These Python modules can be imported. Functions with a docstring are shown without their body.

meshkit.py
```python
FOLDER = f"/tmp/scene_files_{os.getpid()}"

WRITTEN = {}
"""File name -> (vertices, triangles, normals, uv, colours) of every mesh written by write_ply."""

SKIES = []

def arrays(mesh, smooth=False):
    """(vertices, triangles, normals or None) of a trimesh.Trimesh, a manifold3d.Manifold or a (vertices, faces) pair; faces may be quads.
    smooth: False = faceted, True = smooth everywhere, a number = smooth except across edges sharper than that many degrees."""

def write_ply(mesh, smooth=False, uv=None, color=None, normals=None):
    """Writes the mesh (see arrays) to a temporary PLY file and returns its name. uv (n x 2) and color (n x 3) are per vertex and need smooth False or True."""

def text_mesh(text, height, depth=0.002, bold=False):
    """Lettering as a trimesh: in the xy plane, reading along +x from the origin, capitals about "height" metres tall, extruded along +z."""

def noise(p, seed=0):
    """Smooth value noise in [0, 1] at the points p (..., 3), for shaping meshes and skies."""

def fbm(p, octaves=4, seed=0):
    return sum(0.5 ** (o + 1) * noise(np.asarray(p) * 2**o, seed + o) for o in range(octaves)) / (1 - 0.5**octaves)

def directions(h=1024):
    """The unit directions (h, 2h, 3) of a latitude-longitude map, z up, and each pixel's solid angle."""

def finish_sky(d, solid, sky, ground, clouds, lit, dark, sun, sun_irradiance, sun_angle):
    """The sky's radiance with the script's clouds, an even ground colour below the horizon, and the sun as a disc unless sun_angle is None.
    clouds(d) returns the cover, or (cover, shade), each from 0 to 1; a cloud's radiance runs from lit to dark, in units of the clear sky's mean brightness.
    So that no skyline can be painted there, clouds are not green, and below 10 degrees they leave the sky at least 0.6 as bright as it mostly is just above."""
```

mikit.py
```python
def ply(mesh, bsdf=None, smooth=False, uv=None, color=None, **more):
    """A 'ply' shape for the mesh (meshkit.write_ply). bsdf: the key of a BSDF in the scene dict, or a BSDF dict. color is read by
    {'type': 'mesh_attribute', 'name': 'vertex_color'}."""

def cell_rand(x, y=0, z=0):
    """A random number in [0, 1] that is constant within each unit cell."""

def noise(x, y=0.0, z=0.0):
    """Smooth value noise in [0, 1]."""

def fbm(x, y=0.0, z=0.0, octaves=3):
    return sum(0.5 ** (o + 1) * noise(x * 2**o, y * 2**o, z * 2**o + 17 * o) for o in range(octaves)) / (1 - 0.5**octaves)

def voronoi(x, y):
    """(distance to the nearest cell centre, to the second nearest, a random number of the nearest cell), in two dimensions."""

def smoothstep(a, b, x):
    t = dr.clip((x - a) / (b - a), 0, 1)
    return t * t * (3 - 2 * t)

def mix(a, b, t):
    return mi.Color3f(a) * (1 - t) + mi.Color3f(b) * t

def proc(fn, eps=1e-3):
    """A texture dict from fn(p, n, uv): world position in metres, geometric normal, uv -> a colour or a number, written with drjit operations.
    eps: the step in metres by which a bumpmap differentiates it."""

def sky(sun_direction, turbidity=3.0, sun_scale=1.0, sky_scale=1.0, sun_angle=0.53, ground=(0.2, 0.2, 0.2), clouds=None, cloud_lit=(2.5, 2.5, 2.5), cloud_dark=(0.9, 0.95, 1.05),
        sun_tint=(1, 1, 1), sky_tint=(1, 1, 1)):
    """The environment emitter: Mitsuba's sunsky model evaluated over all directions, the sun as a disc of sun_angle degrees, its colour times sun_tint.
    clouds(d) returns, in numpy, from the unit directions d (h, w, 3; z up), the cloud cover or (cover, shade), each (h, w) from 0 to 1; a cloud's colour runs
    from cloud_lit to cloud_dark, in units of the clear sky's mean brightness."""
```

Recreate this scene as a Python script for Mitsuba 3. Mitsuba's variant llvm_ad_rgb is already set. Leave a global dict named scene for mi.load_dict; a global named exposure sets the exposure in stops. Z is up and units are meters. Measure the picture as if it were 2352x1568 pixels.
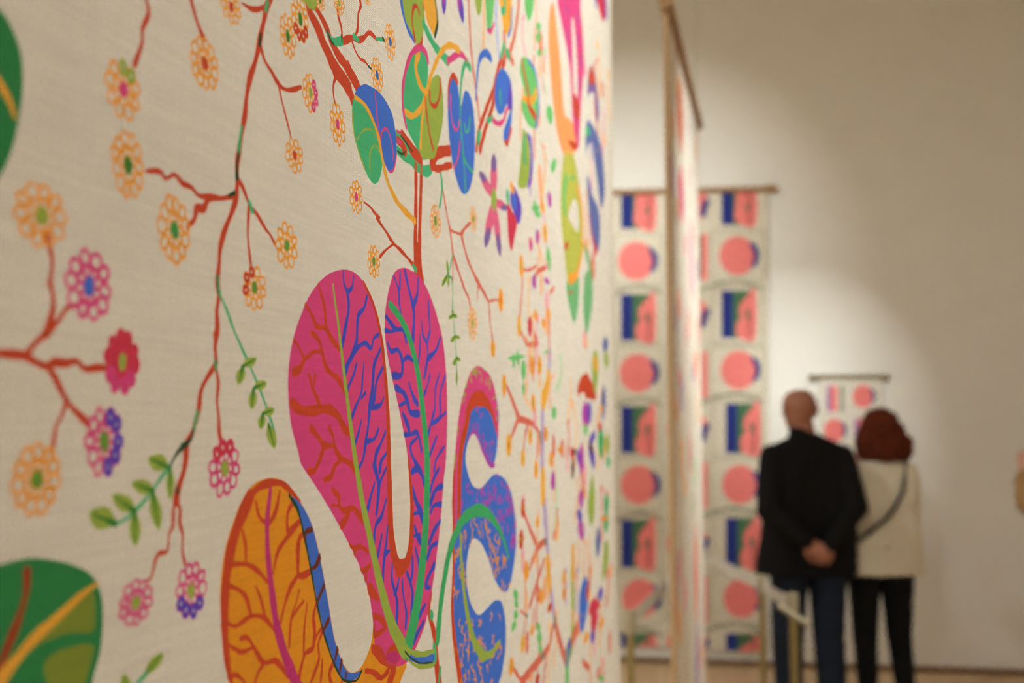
import math, random
import numpy as np, trimesh, manifold3d as m3, shapely, shapely.ops, shapely.affinity
from shapely.geometry import Polygon, LineString, Point
import drjit as dr, mitsuba as mi, mikit, meshkit
T = mi.ScalarTransform4f
scene, labels = {}, {}

# ------------------------------------------------------------------ camera, light, exposure
F_PX, PITCH, CAM_H = 2287.0, math.atan(173 / 2287.0), 1.6
WA = math.radians(8.05)                 # the far wall runs along the world's x axis; the camera and the cloths stand turned to it by this angle
CW, SW = math.cos(WA), math.sin(WA)
def turn(p):
    p = np.asarray(p, float)
    return np.stack([p[..., 0] * CW - p[..., 1] * SW, p[..., 0] * SW + p[..., 1] * CW, p[..., 2]], -1)
scene['camera'] = {'type': 'thinlens', 'fov': 2 * math.degrees(math.atan(1176 / F_PX)), 'fov_axis': 'x',
                   'aperture_radius': 0.0034, 'focus_distance': 0.69, 'near_clip': 0.02, 'far_clip': 60.0,
                   'to_world': T().look_at(origin=[0, 0, CAM_H], target=[-SW * math.cos(PITCH), CW * math.cos(PITCH), CAM_H + math.sin(PITCH)], up=[0, 0, 1])}
exposure = 0.0
WARM = np.array([0.80, 0.845, 0.815])
# key, lamp position, aim, strength, beam, cutoff (degrees)
SPOTS = [
    ('small_textile', (1.55, 3.9, 3.75), (1.86, 6.40, 1.72), 33.0, 1, 15.5),
    ('circle_textile', (0.1, 3.6, 3.75), (0.80, 6.6, 2.78), 33.0, 1, 25),
    ('near_textile', (1.30, 0.75, 3.3), (0.00, 1.15, 1.95), 8.8, 2, 42),
    ('far_end', (1.20, 1.45, 3.5), (0.06, 1.30, 1.70), 10.0, 2, 33),
    ('hung_textile', (1.6, 2.2, 3.75), (0.70, 3.70, 1.75), 36.0, 2, 20),
]
AMBIENT = [((-1.8, -2.0, 4.15), 262.0), ((2.6, -2.0, 4.15), 34.0), ((-2.2, 3.0, 4.15), 120.0)]

# ------------------------------------------------------------------ materials
def lin(c):
    c = np.asarray(c, float) / 255
    return np.where(c <= 0.04045, c / 12.92, ((c + 0.055) / 1.055) ** 2.4)
CLOTH_ALB = np.array([0.70, 0.65, 0.575])
CLOTH_PIX = lin((212, 192, 158))
INK = dict(cl=(212, 192, 158), ru=(188, 62, 30), ru2=(152, 48, 22), ru3=(205, 95, 68), go=(226, 140, 42), go2=(222, 150, 45), go3=(232, 165, 95),
           gl=(45, 114, 54), ol=(146, 155, 55), ol2=(118, 124, 38), ol3=(176, 166, 62), gd=(70, 118, 36), gm=(98, 135, 44), gt=(62, 132, 58), gn=(68, 158, 92),
           gn2=(104, 170, 84), gn3=(60, 150, 78), gt2=(108, 158, 92), gn4=(165, 188, 125), gk=(40, 62, 32), gk2=(115, 120, 90), pk=(205, 62, 100), pk2=(182, 48, 88), pk3=(225, 140, 140),
           bl=(64, 98, 160), bl2=(60, 90, 130), bl3=(120, 140, 190), bl4=(92, 96, 128), vi4=(122, 86, 122), pk4=(210, 88, 104), cb=(208, 187, 149), mg2=(160, 72, 112), vb=(64, 70, 148), vi=(92, 60, 142), vi2=(165, 132, 155), vi3=(150, 100, 130),
           rd=(196, 50, 62), mg=(168, 58, 132), br=(104, 42, 26), nv=(38, 45, 98), co=(228, 116, 98), co2=(190, 96, 80), gd2=(72, 100, 62), tn=(178, 162, 126), tn2=(138, 128, 96),
           **{'or': (216, 130, 26), 'or2': (226, 150, 96), 'or5': (232, 138, 72)})
INK['gd'] = (58, 112, 34)
INK_KEYS = list(INK)
PAL = np.array([np.clip(lin(INK[k]) / CLOTH_PIX * CLOTH_ALB, 0.004, 0.9) for k in INK_KEYS])
PAL_R, PAL_G, PAL_B = (mi.Float(np.ascontiguousarray(PAL[:, i]).astype(np.float32)) for i in range(3))
TX = 0.2633490552169255                 # the near cloths hang in the plane x = TX*y - 0.28
KX, GAP = math.sqrt(1 + TX * TX), 0.28

def fabric_fn(p, n, uv):
    """printed linen: the ink number comes with the mesh, the weave from the position on the cloth"""
    i = mi.UInt32(uv.x + 0.5)
    c = mi.Color3f(dr.gather(mi.Float, PAL_R, i), dr.gather(mi.Float, PAL_G, i), dr.gather(mi.Float, PAL_B, i))
    s, z = (p.y * CW - p.x * SW) * KX * 1000, p.z * 1000
    a = mikit.noise(s * 0.03, z * 1.05, 3.0) - 0.5       # weft slubs
    b = mikit.noise(s * 1.2, z * 0.03, 9.0) - 0.5        # warp
    wv = dr.sin(s * 6.2832 / 1.75) * dr.sin(z * 6.2832 / 1.25)
    g = mikit.noise(s * 0.02, z * 0.02, 5.0) - 0.5
    f = 1 + 0.13 * a + 0.05 * b + (0.36 + 0.3 * a) * wv + 0.05 * g
    return c * f

def weave_fn(p, n, uv):
    s, z = (p.y * CW - p.x * SW) * KX * 1000, p.z * 1000
    return 0.5 + 0.5 * dr.sin(s * 6.2832 / 0.95) * dr.sin(z * 6.2832 / 0.95) * 0.5 + 0.4 * mikit.noise(s * 0.05, z * 1.05, 3.0)

def wood_fn(p, n, uv):
    bx = p.x / 0.14
    w = mikit.cell_rand(dr.floor(bx), dr.floor(p.y / 1.6 + mikit.cell_rand(dr.floor(bx), 3) * 7))
    gr = mikit.fbm(p.x * 60, p.y * 2.5, 1.0)
    seam = dr.select(dr.abs(bx - dr.floor(bx) - 0.5) > 0.487, 0.6, 1.0)
    return mikit.mix((0.46, 0.33, 0.20), (0.60, 0.44, 0.28), 0.5 * w + 0.5 * gr) * seam

def wall_fn(p, n, uv):
    return mi.Color3f(0.80, 0.78, 0.735) * (0.985 + 0.03 * mikit.fbm(p.x * 3, p.y * 3, p.z * 3))

def knit_fn(p, n, uv):
    return mi.Color3f(0.76, 0.69, 0.56) * (0.85 + 0.3 * mikit.noise(p.x * 120, p.y * 120, p.z * 160))

def hair_fn(p, n, uv):
    return mi.Color3f(0.088, 0.016, 0.005) * (0.5 + 1.1 * mikit.noise(p.x * 160, p.y * 160, p.z * 18))

def fur_fn(p, n, uv):
    return mi.Color3f(0.36, 0.22, 0.10) * (0.6 + 0.8 * mikit.noise(p.x * 150, p.y * 150, p.z * 150))

def denim_fn(p, n, uv):
    return mi.Color3f(0.011, 0.016, 0.030) * (0.7 + 0.6 * mikit.noise(p.x * 90, p.y * 90, p.z * 60))

def mat(key, color, rough=0.7, metallic=0.0, spec=0.3, fn=None, **kw):
    tex = mikit.proc(fn) if fn else {'type': 'rgb', 'value': list(map(float, color))}
    scene[key] = {'type': 'twosided', 'b': {'type': 'principled', 'base_color': tex, 'roughness': rough, 'metallic': metallic, 'specular': spec, **kw}}
    return key
mat('mat_fabric', 0, 0.85, spec=0.15, fn=fabric_fn)
mat('mat_wall', 0, 0.9, spec=0.1, fn=wall_fn)
mat('mat_floor', 0, 0.45, spec=0.35, fn=wood_fn)
mat('mat_ceiling', (0.78, 0.77, 0.74), 0.95, spec=0.05)
mat('mat_skirting', (0.17, 0.085, 0.035), 0.5)
mat('mat_rodwood', (0.34, 0.19, 0.085), 0.5)
mat('mat_slat', (0.22, 0.17, 0.09), 0.5)
mat('mat_strip', (0.42, 0.27, 0.14), 0.6)
mat('mat_brass', (0.30, 0.235, 0.10), 0.38, metallic=0.75)
mat('mat_steel', (0.52, 0.49, 0.44), 0.35, metallic=0.6)
mat('mat_bar', (0.36, 0.31, 0.21), 0.4, metallic=0.3)
mat('mat_belt', (0.50, 0.47, 0.43), 0.45, spec=0.5)
mat('mat_black', (0.012, 0.012, 0.012), 0.5)
mat('mat_jacket', (0.0050, 0.0042, 0.0045), 0.8, spec=0.15)
mat('mat_denim', 0, 0.85, spec=0.15, fn=denim_fn)
mat('mat_legging', (0.005, 0.005, 0.0055), 0.8, spec=0.15)
mat('mat_skin', (0.34, 0.14, 0.09), 0.5, spec=0.4)
mat('mat_skin_pale', (0.55, 0.30, 0.22), 0.5, spec=0.4)
mat('mat_knit', 0, 0.95, spec=0.05, fn=knit_fn)
mat('mat_hair', 0, 0.75, spec=0.12, fn=hair_fn)
mat('mat_greyhair', (0.16, 0.13, 0.11), 0.6)
mat('mat_fur', 0, 0.95, spec=0.05, fn=fur_fn)
mat('mat_strap', (0.055, 0.048, 0.042), 0.6)
mat('mat_shoe', (0.02, 0.016, 0.013), 0.5)
mat('mat_eye', (0.75, 0.72, 0.68), 0.2)
mat('mat_lip', (0.42, 0.14, 0.12), 0.5)
mat('mat_wire', (0.35, 0.34, 0.33), 0.35, metallic=0.9)
mat('mat_lens', (0.9, 0.85, 0.75), 0.3)

# ------------------------------------------------------------------ registry
USED = {}
def key_of(name, parent=None):
    full = f'{parent}__{name}' if parent else name
    n = USED.get(full, -1) + 1
    USED[full] = n
    return full if n == 0 else f'{full}_{n:03d}'
def add(name, mesh, bsdf, parent=None, smooth=False, label=None, **kw):
    k = key_of(name, parent)
    if isinstance(mesh, trimesh.Trimesh): mesh = trimesh.Trimesh(turn(mesh.vertices), mesh.faces, process=False)
    scene[k] = mikit.ply(mesh, bsdf, smooth=smooth, **kw)
    if label: labels[k] = {'label': label}
    return k
def thing(name, label, cat, group=None):
    k = key_of(name)
    labels[k] = {'label': label, 'category': cat}
    if group: labels[k]['group'] = group
    return k
def struct(name, mesh, bsdf, smooth=False):
    scene[name] = mikit.ply(mesh, bsdf, smooth=smooth)
    labels[name] = {'kind': 'structure'}

def box(x0, x1, y0, y1, z0, z1):
    return trimesh.creation.box(bounds=[[x0, y0, z0], [x1, y1, z1]])
def tube(pts, r, n=12, r1=None):
    """a round bar along pts, closed ends"""
    pts = np.asarray(pts, float); m = len(pts); rr = np.linspace(r, r if r1 is None else r1, m)
    V, Fc = [], []
    up = None
    for i in range(m):
        t = pts[min(i + 1, m - 1)] - pts[max(i - 1, 0)]; t /= np.linalg.norm(t)
        if up is None:
            a = np.array([0, 0, 1.0]) if abs(t[2]) < 0.9 else np.array([1.0, 0, 0])
            up = np.cross(t, a)
        up = up - t * (up @ t); up /= np.linalg.norm(up); v = np.cross(t, up)
        for j in range(n):
            a = 2 * math.pi * j / n
            V.append(pts[i] + rr[i] * (math.cos(a) * up + math.sin(a) * v))
    for i in range(m - 1):
        for j in range(n):
            a, b = i * n + j, i * n + (j + 1) % n
            Fc += [[a, b, b + n], [a, b + n, a + n]]
    c0, c1 = len(V), len(V) + 1
    V += [pts[0], pts[-1]]
    for j in range(n):
        Fc += [[c0, (j + 1) % n, j], [c1, (m - 1) * n + j, (m - 1) * n + (j + 1) % n]]
    return trimesh.Trimesh(np.array(V), np.array(Fc), process=False)
def lathe(profile, n=40, at=(0, 0, 0)):
    prof = np.asarray(profile, float)
    V = [[r * math.cos(2 * math.pi * j / n), r * math.sin(2 * math.pi * j / n), z] for r, z in prof for j in range(n)]
    Fc = []
    for i in range(len(prof) - 1):
        for j in range(n):
            a, b = i * n + j, i * n + (j + 1) % n
            Fc += [[a, b, b + n], [a, b + n, a + n]]
    return trimesh.Trimesh(np.array(V) + at, np.array(Fc), process=False)
def concat(*m): return trimesh.util.concatenate(list(m))

# ------------------------------------------------------------------ room
W0 = np.array([1.6073715, 6.54361224])
WD, WN = np.array([CW, -SW]), np.array([-SW, -CW])
def wall_pt(u, z, off=0.0):
    q = W0 + WD * u + WN * off
    return np.array([q[0], q[1], z])
def wall_box(u0, u1, z0, z1, o0, o1):
    b = box(u0, u1, o0, o1, z0, z1)
    v = np.array(b.vertices)
    b.vertices = np.array([wall_pt(a, c, o) for a, o, c in v])
    b.fix_normals()
    return b
CEIL, XW, YW = 4.6, turn([*W0, 0])[0], turn([*W0, 0])[1]      # structure is given in the world's own axes
struct('floor', box(-4.8, 5.8, -4.2, YW, -0.08, 0), 'mat_floor')
struct('ceiling', box(-4.8, 5.8, -4.2, YW, CEIL, CEIL + 0.08), 'mat_ceiling')
struct('wall_far', box(-4.8, 5.8, YW, YW + 0.12, 0, CEIL), 'mat_wall')
struct('wall_left', box(-4.92, -4.8, -4.2, YW, 0, CEIL), 'mat_wall')
struct('wall_right', box(5.8, 5.92, -4.2, YW, 0, CEIL), 'mat_wall')
struct('wall_back', box(-4.8, 5.8, -4.32, -4.2, 0, CEIL), 'mat_wall')
struct('baseboard_far', box(-4.8, 5.8, YW - 0.012, YW, 0, 0.035), 'mat_skirting')

# ------------------------------------------------------------------ printed cloth
def spline(pts, closed, step):
    pts = np.asarray(pts, float)
    n = len(pts)
    if closed: P = np.vstack([pts[-1], pts, pts[0], pts[1]])
    else: P = np.vstack([2 * pts[0] - pts[1], pts, 2 * pts[-1] - pts[-2]])
    out = []
    for i in range(n if closed else n - 1):
        a, b, c, d = P[i:i + 4]
        m = int(np.clip(math.ceil(np.linalg.norm(c - b) / step), 1, 24))
        for t in np.arange(m) / m:
            out.append(0.5 * (2 * b + (c - a) * t + (2 * a - 5 * b + 4 * c - d) * t * t + (3 * b - a - 3 * c + d) * t ** 3))
    if not closed: out.append(pts[-1])
    return np.array(out)

def shape_of(s, step=0.0025):
    k = s[0]
    if k in 'pq':
        pts = np.array(s[1], float).reshape(-1, 2) * 1e-4
        g = Polygon(spline(pts, True, step) if k == 'p' else pts)
        return g if g.is_valid else g.buffer(0)
    w0, w1 = s[1] * 1e-4, s[2] * 1e-4
    pts = np.array(s[3], float).reshape(-1, 2) * 1e-4
    c = spline(pts, False, max(step, 0.6 * max(w0, w1)))
    d = np.gradient(c, axis=0) if len(c) > 1 else np.array([[1, 0.]])
    nn = np.stack([-d[:, 1], d[:, 0]], 1); nn /= np.maximum(np.linalg.norm(nn, axis=1, keepdims=True), 1e-12)
    L = np.concatenate([[0], np.cumsum(np.linalg.norm(np.diff(c, axis=0), axis=1))]); t = L / max(L[-1], 1e-9)
    w = (w0 + (w1 - w0) * t) / 2
    w = w * (1 + 0.22 * np.sin(L * 260 + w0 * 9e4) * min(1, 0.004 / max(w0, w1, 1e-6)))     # hand-drawn unevenness
    polys = []
    for i in range(len(c) - 1):
        q = Polygon([c[i] + nn[i] * w[i], c[i + 1] + nn[i + 1] * w[i + 1], c[i + 1] - nn[i + 1] * w[i + 1], c[i] - nn[i] * w[i]])
        polys.append(q if q.is_valid else q.convex_hull)
        polys.append(Point(c[i]).buffer(w[i], 4))
    polys.append(Point(c[-1]).buffer(w[-1], 4))
    return shapely.union_all(polys)

def triangulate(g):
    V, Fc, n = [], [], 0
    for p in getattr(g, 'geoms', [g]):
        if p.geom_type != 'Polygon' or p.area < 1e-9: continue
        v, f = trimesh.creation.triangulate_polygon(p, engine='earcut')
        if len(f): V.append(v); Fc.append(f + n); n += len(v)
    return (np.vstack(V), np.vstack(Fc)) if V else (None, None)

class Sheet:
    """a hanging cloth: its own coordinates (a along, b up) put into the room by at(a, b, off)"""
    def __init__(self, root, at, bound, step=0.0025, cells=None): self.root, self.at, self.bound, self.step, self.cells = root, at, bound, step, cells
    def sheet(self, name, col, z, g, parent):
        if self.cells is not None:      # the print follows the cloth's own cells where it curls
            cut = [g.intersection(c) for c in self.cells if c.intersects(g)]
            g = shapely.MultiPolygon([p for c in cut for p in getattr(c, 'geoms', [c]) if p.geom_type == 'Polygon' and p.area > 1e-8])
        v, f = triangulate(g)
        if v is None: return None
        V = np.array([self.at(a, b, 0.00006 + 0.00003 * z) for a, b in v])
        return add(name, trimesh.Trimesh(V, f, process=False), 'mat_fabric', parent, uv=np.stack([np.full(len(V), INK_KEYS.index(col)), np.zeros(len(V))], 1))
    def lay(self, name, col, z, g, parent, whole=False):
        """one entry for each separate piece (largest first); whole: all pieces in one"""
        g = g.intersection(self.bound).simplify(0.00012)
        pieces = sorted((p for p in getattr(g, 'geoms', [g]) if p.geom_type == 'Polygon' and p.area > 4e-7), key=lambda p: -p.area)
        if not pieces: return None
        if whole:
            k = self.sheet(name, col, z, shapely.MultiPolygon(pieces), parent)
            if k and len(pieces) > 1: labels[k] = {'kind': 'stuff'}
            return k
        keys = [self.sheet(name, col, z, p, parent) for p in pieces]
        return next((k for k in keys if k), None)
    def motif(self, kind, layers):
        base = None
        for name, col, z, shapes in layers:
            g = shapely.union_all([shape_of(s, self.step) for s in shapes])
            if name is None:
                base, g0 = self.lay(kind, col, z, g, self.root), g
                if base is None: return
            else:
                if kind == 'leaf' and any(w in name for w in ('vein', 'speck', 'midrib', 'mark', 'bar', 'arch', 'field')): g = g.intersection(g0.buffer(0.0008))
                else: g0 = g0.union(g)
                one = {'rust_veins': 'rust_vein', 'blue_veins': 'blue_vein', 'pink_veins': 'pink_vein', 'green_veins': 'green_vein', 'veins': 'vein', 'nodes': 'node', 'dark_nodes': 'dark_node',
                       'leaves': 'leaf', 'midribs': 'midrib', 'tips': 'tip', 'bars': 'bar', 'rust_marks': 'rust_mark', 'green_marks': 'green_mark', 'red_petals': 'red_petal', 'pink_parts': 'pink_part',
                       'dark_parts': 'dark_part', 'gold_lengths': 'gold_length'}.get(name, name)
                self.lay(one, col, z, g, base, 'specks' in name)
    def flower(self, cx, cy, rx, ry, rot, col, cc, style, acc, z, seed=0):
        rnd = random.Random(int(abs(cx) * 7 + abs(cy) * 3 + seed))
        cx, cy, rx, ry = (v * 1e-4 for v in (cx, cy, rx, ry))
        def put(g):
            g = shapely.affinity.scale(g, rx, ry, origin=(0, 0))
            g = shapely.affinity.rotate(g, rot, origin=(0, 0))
            return shapely.affinity.translate(g, cx, cy)
        def loop(x, y, a, b, ang, th):
            e = shapely.affinity.rotate(shapely.affinity.scale(Point(0, 0).buffer(1, 8), a, b, origin=(0, 0)), ang, origin=(0, 0))
            e = shapely.affinity.translate(e, x, y)
            return e if th is None else e.difference(e.buffer(-th))
        n = rnd.choice((9, 10, 10, 11)); ph = rnd.random() * 6.28
        heavy = style in 'hd'
        rings, accs, petals = [], [], []
        for i in range(n):
            a = ph + 2 * math.pi * i / n + rnd.uniform(-.06, .06)
            rr = 0.71 + rnd.uniform(-.05, .05)
            th = None if style == 'd' else (0.12 if heavy else 0.105) * rnd.uniform(.85, 1.25)
            e = loop(rr * math.cos(a), rr * math.sin(a), 0.295, 0.26 + 0.03 * math.sin(i * 2.1), math.degrees(a), th)
            deg = math.degrees(a) % 360
            inacc = acc and (acc[1] <= deg <= acc[2] or acc[1] <= deg - 360 <= acc[2])
            rings.append(e)
            if inacc: accs.append(loop(rr * math.cos(a), rr * math.sin(a), 0.275, 0.24, math.degrees(a), 0.19 if style == 'l' else 0.2))
        m = n - 2
        if style != 'd':
            for i in range(m):
                a = ph + 0.3 + 2 * math.pi * i / m
                rings.append(loop(0.40 * math.cos(a), 0.40 * math.sin(a), 0.20, 0.175, math.degrees(a), 0.085 if heavy else 0.072))
        else: rings.append(Point(0, 0).buffer(0.62, 6))
        k = self.lay('flower', col, z, put(shapely.union_all(rings)).buffer(0.00005), self.root, True)
        if k is None: return
        if accs: self.lay('tinted_petals', acc[0], z + 1, put(shapely.union_all(accs)), k, True)
        cpts = [(0.23 * rnd.uniform(.8, 1.2) * math.cos(t), 0.27 * rnd.uniform(.8, 1.2) * math.sin(t)) for t in np.linspace(0, 6.28, 9)[:-1]]
        self.lay('heart', cc, z + 2, put(Polygon(spline(cpts, True, 0.08)).buffer(0)), k)
    def draw(self, data):
        for kind, x in data:
            if kind == 'F': self.flower(*x)
            else: self.motif(kind, x)

def near_at(s, z, off=0.0):
    y = s / KX
    return np.array([TX * y - GAP + off / KX, y - off * TX / KX, z])
def slab(g, at, thick, ink):
    """a thin cloth of the outline g"""
    v, f = triangulate(g)
    n = len(v)
    V = np.vstack([[at(a, b, 0) for a, b in v], [at(a, b, -thick) for a, b in v]])
    Fc = [f, f[:, ::-1] + n]
    off = 0
    for p in getattr(g, 'geoms', [g]):
        ring = np.array(p.exterior.coords)[:-1]
        A, B = np.array([at(a, b, 0) for a, b in ring]), np.array([at(a, b, -thick) for a, b in ring])
        k, m = len(V), len(ring)
        V = np.vstack([V, A, B])
        i = np.arange(m); j = (i + 1) % m
        Fc += [np.stack([k + i, k + m + i, k + j], 1), np.stack([k + j, k + m + i, k + m + j], 1)]
    return trimesh.Trimesh(V, np.vstack(Fc), process=False), np.stack([np.full(len(V), INK_KEYS.index(ink)), np.zeros(len(V))], 1)

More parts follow.
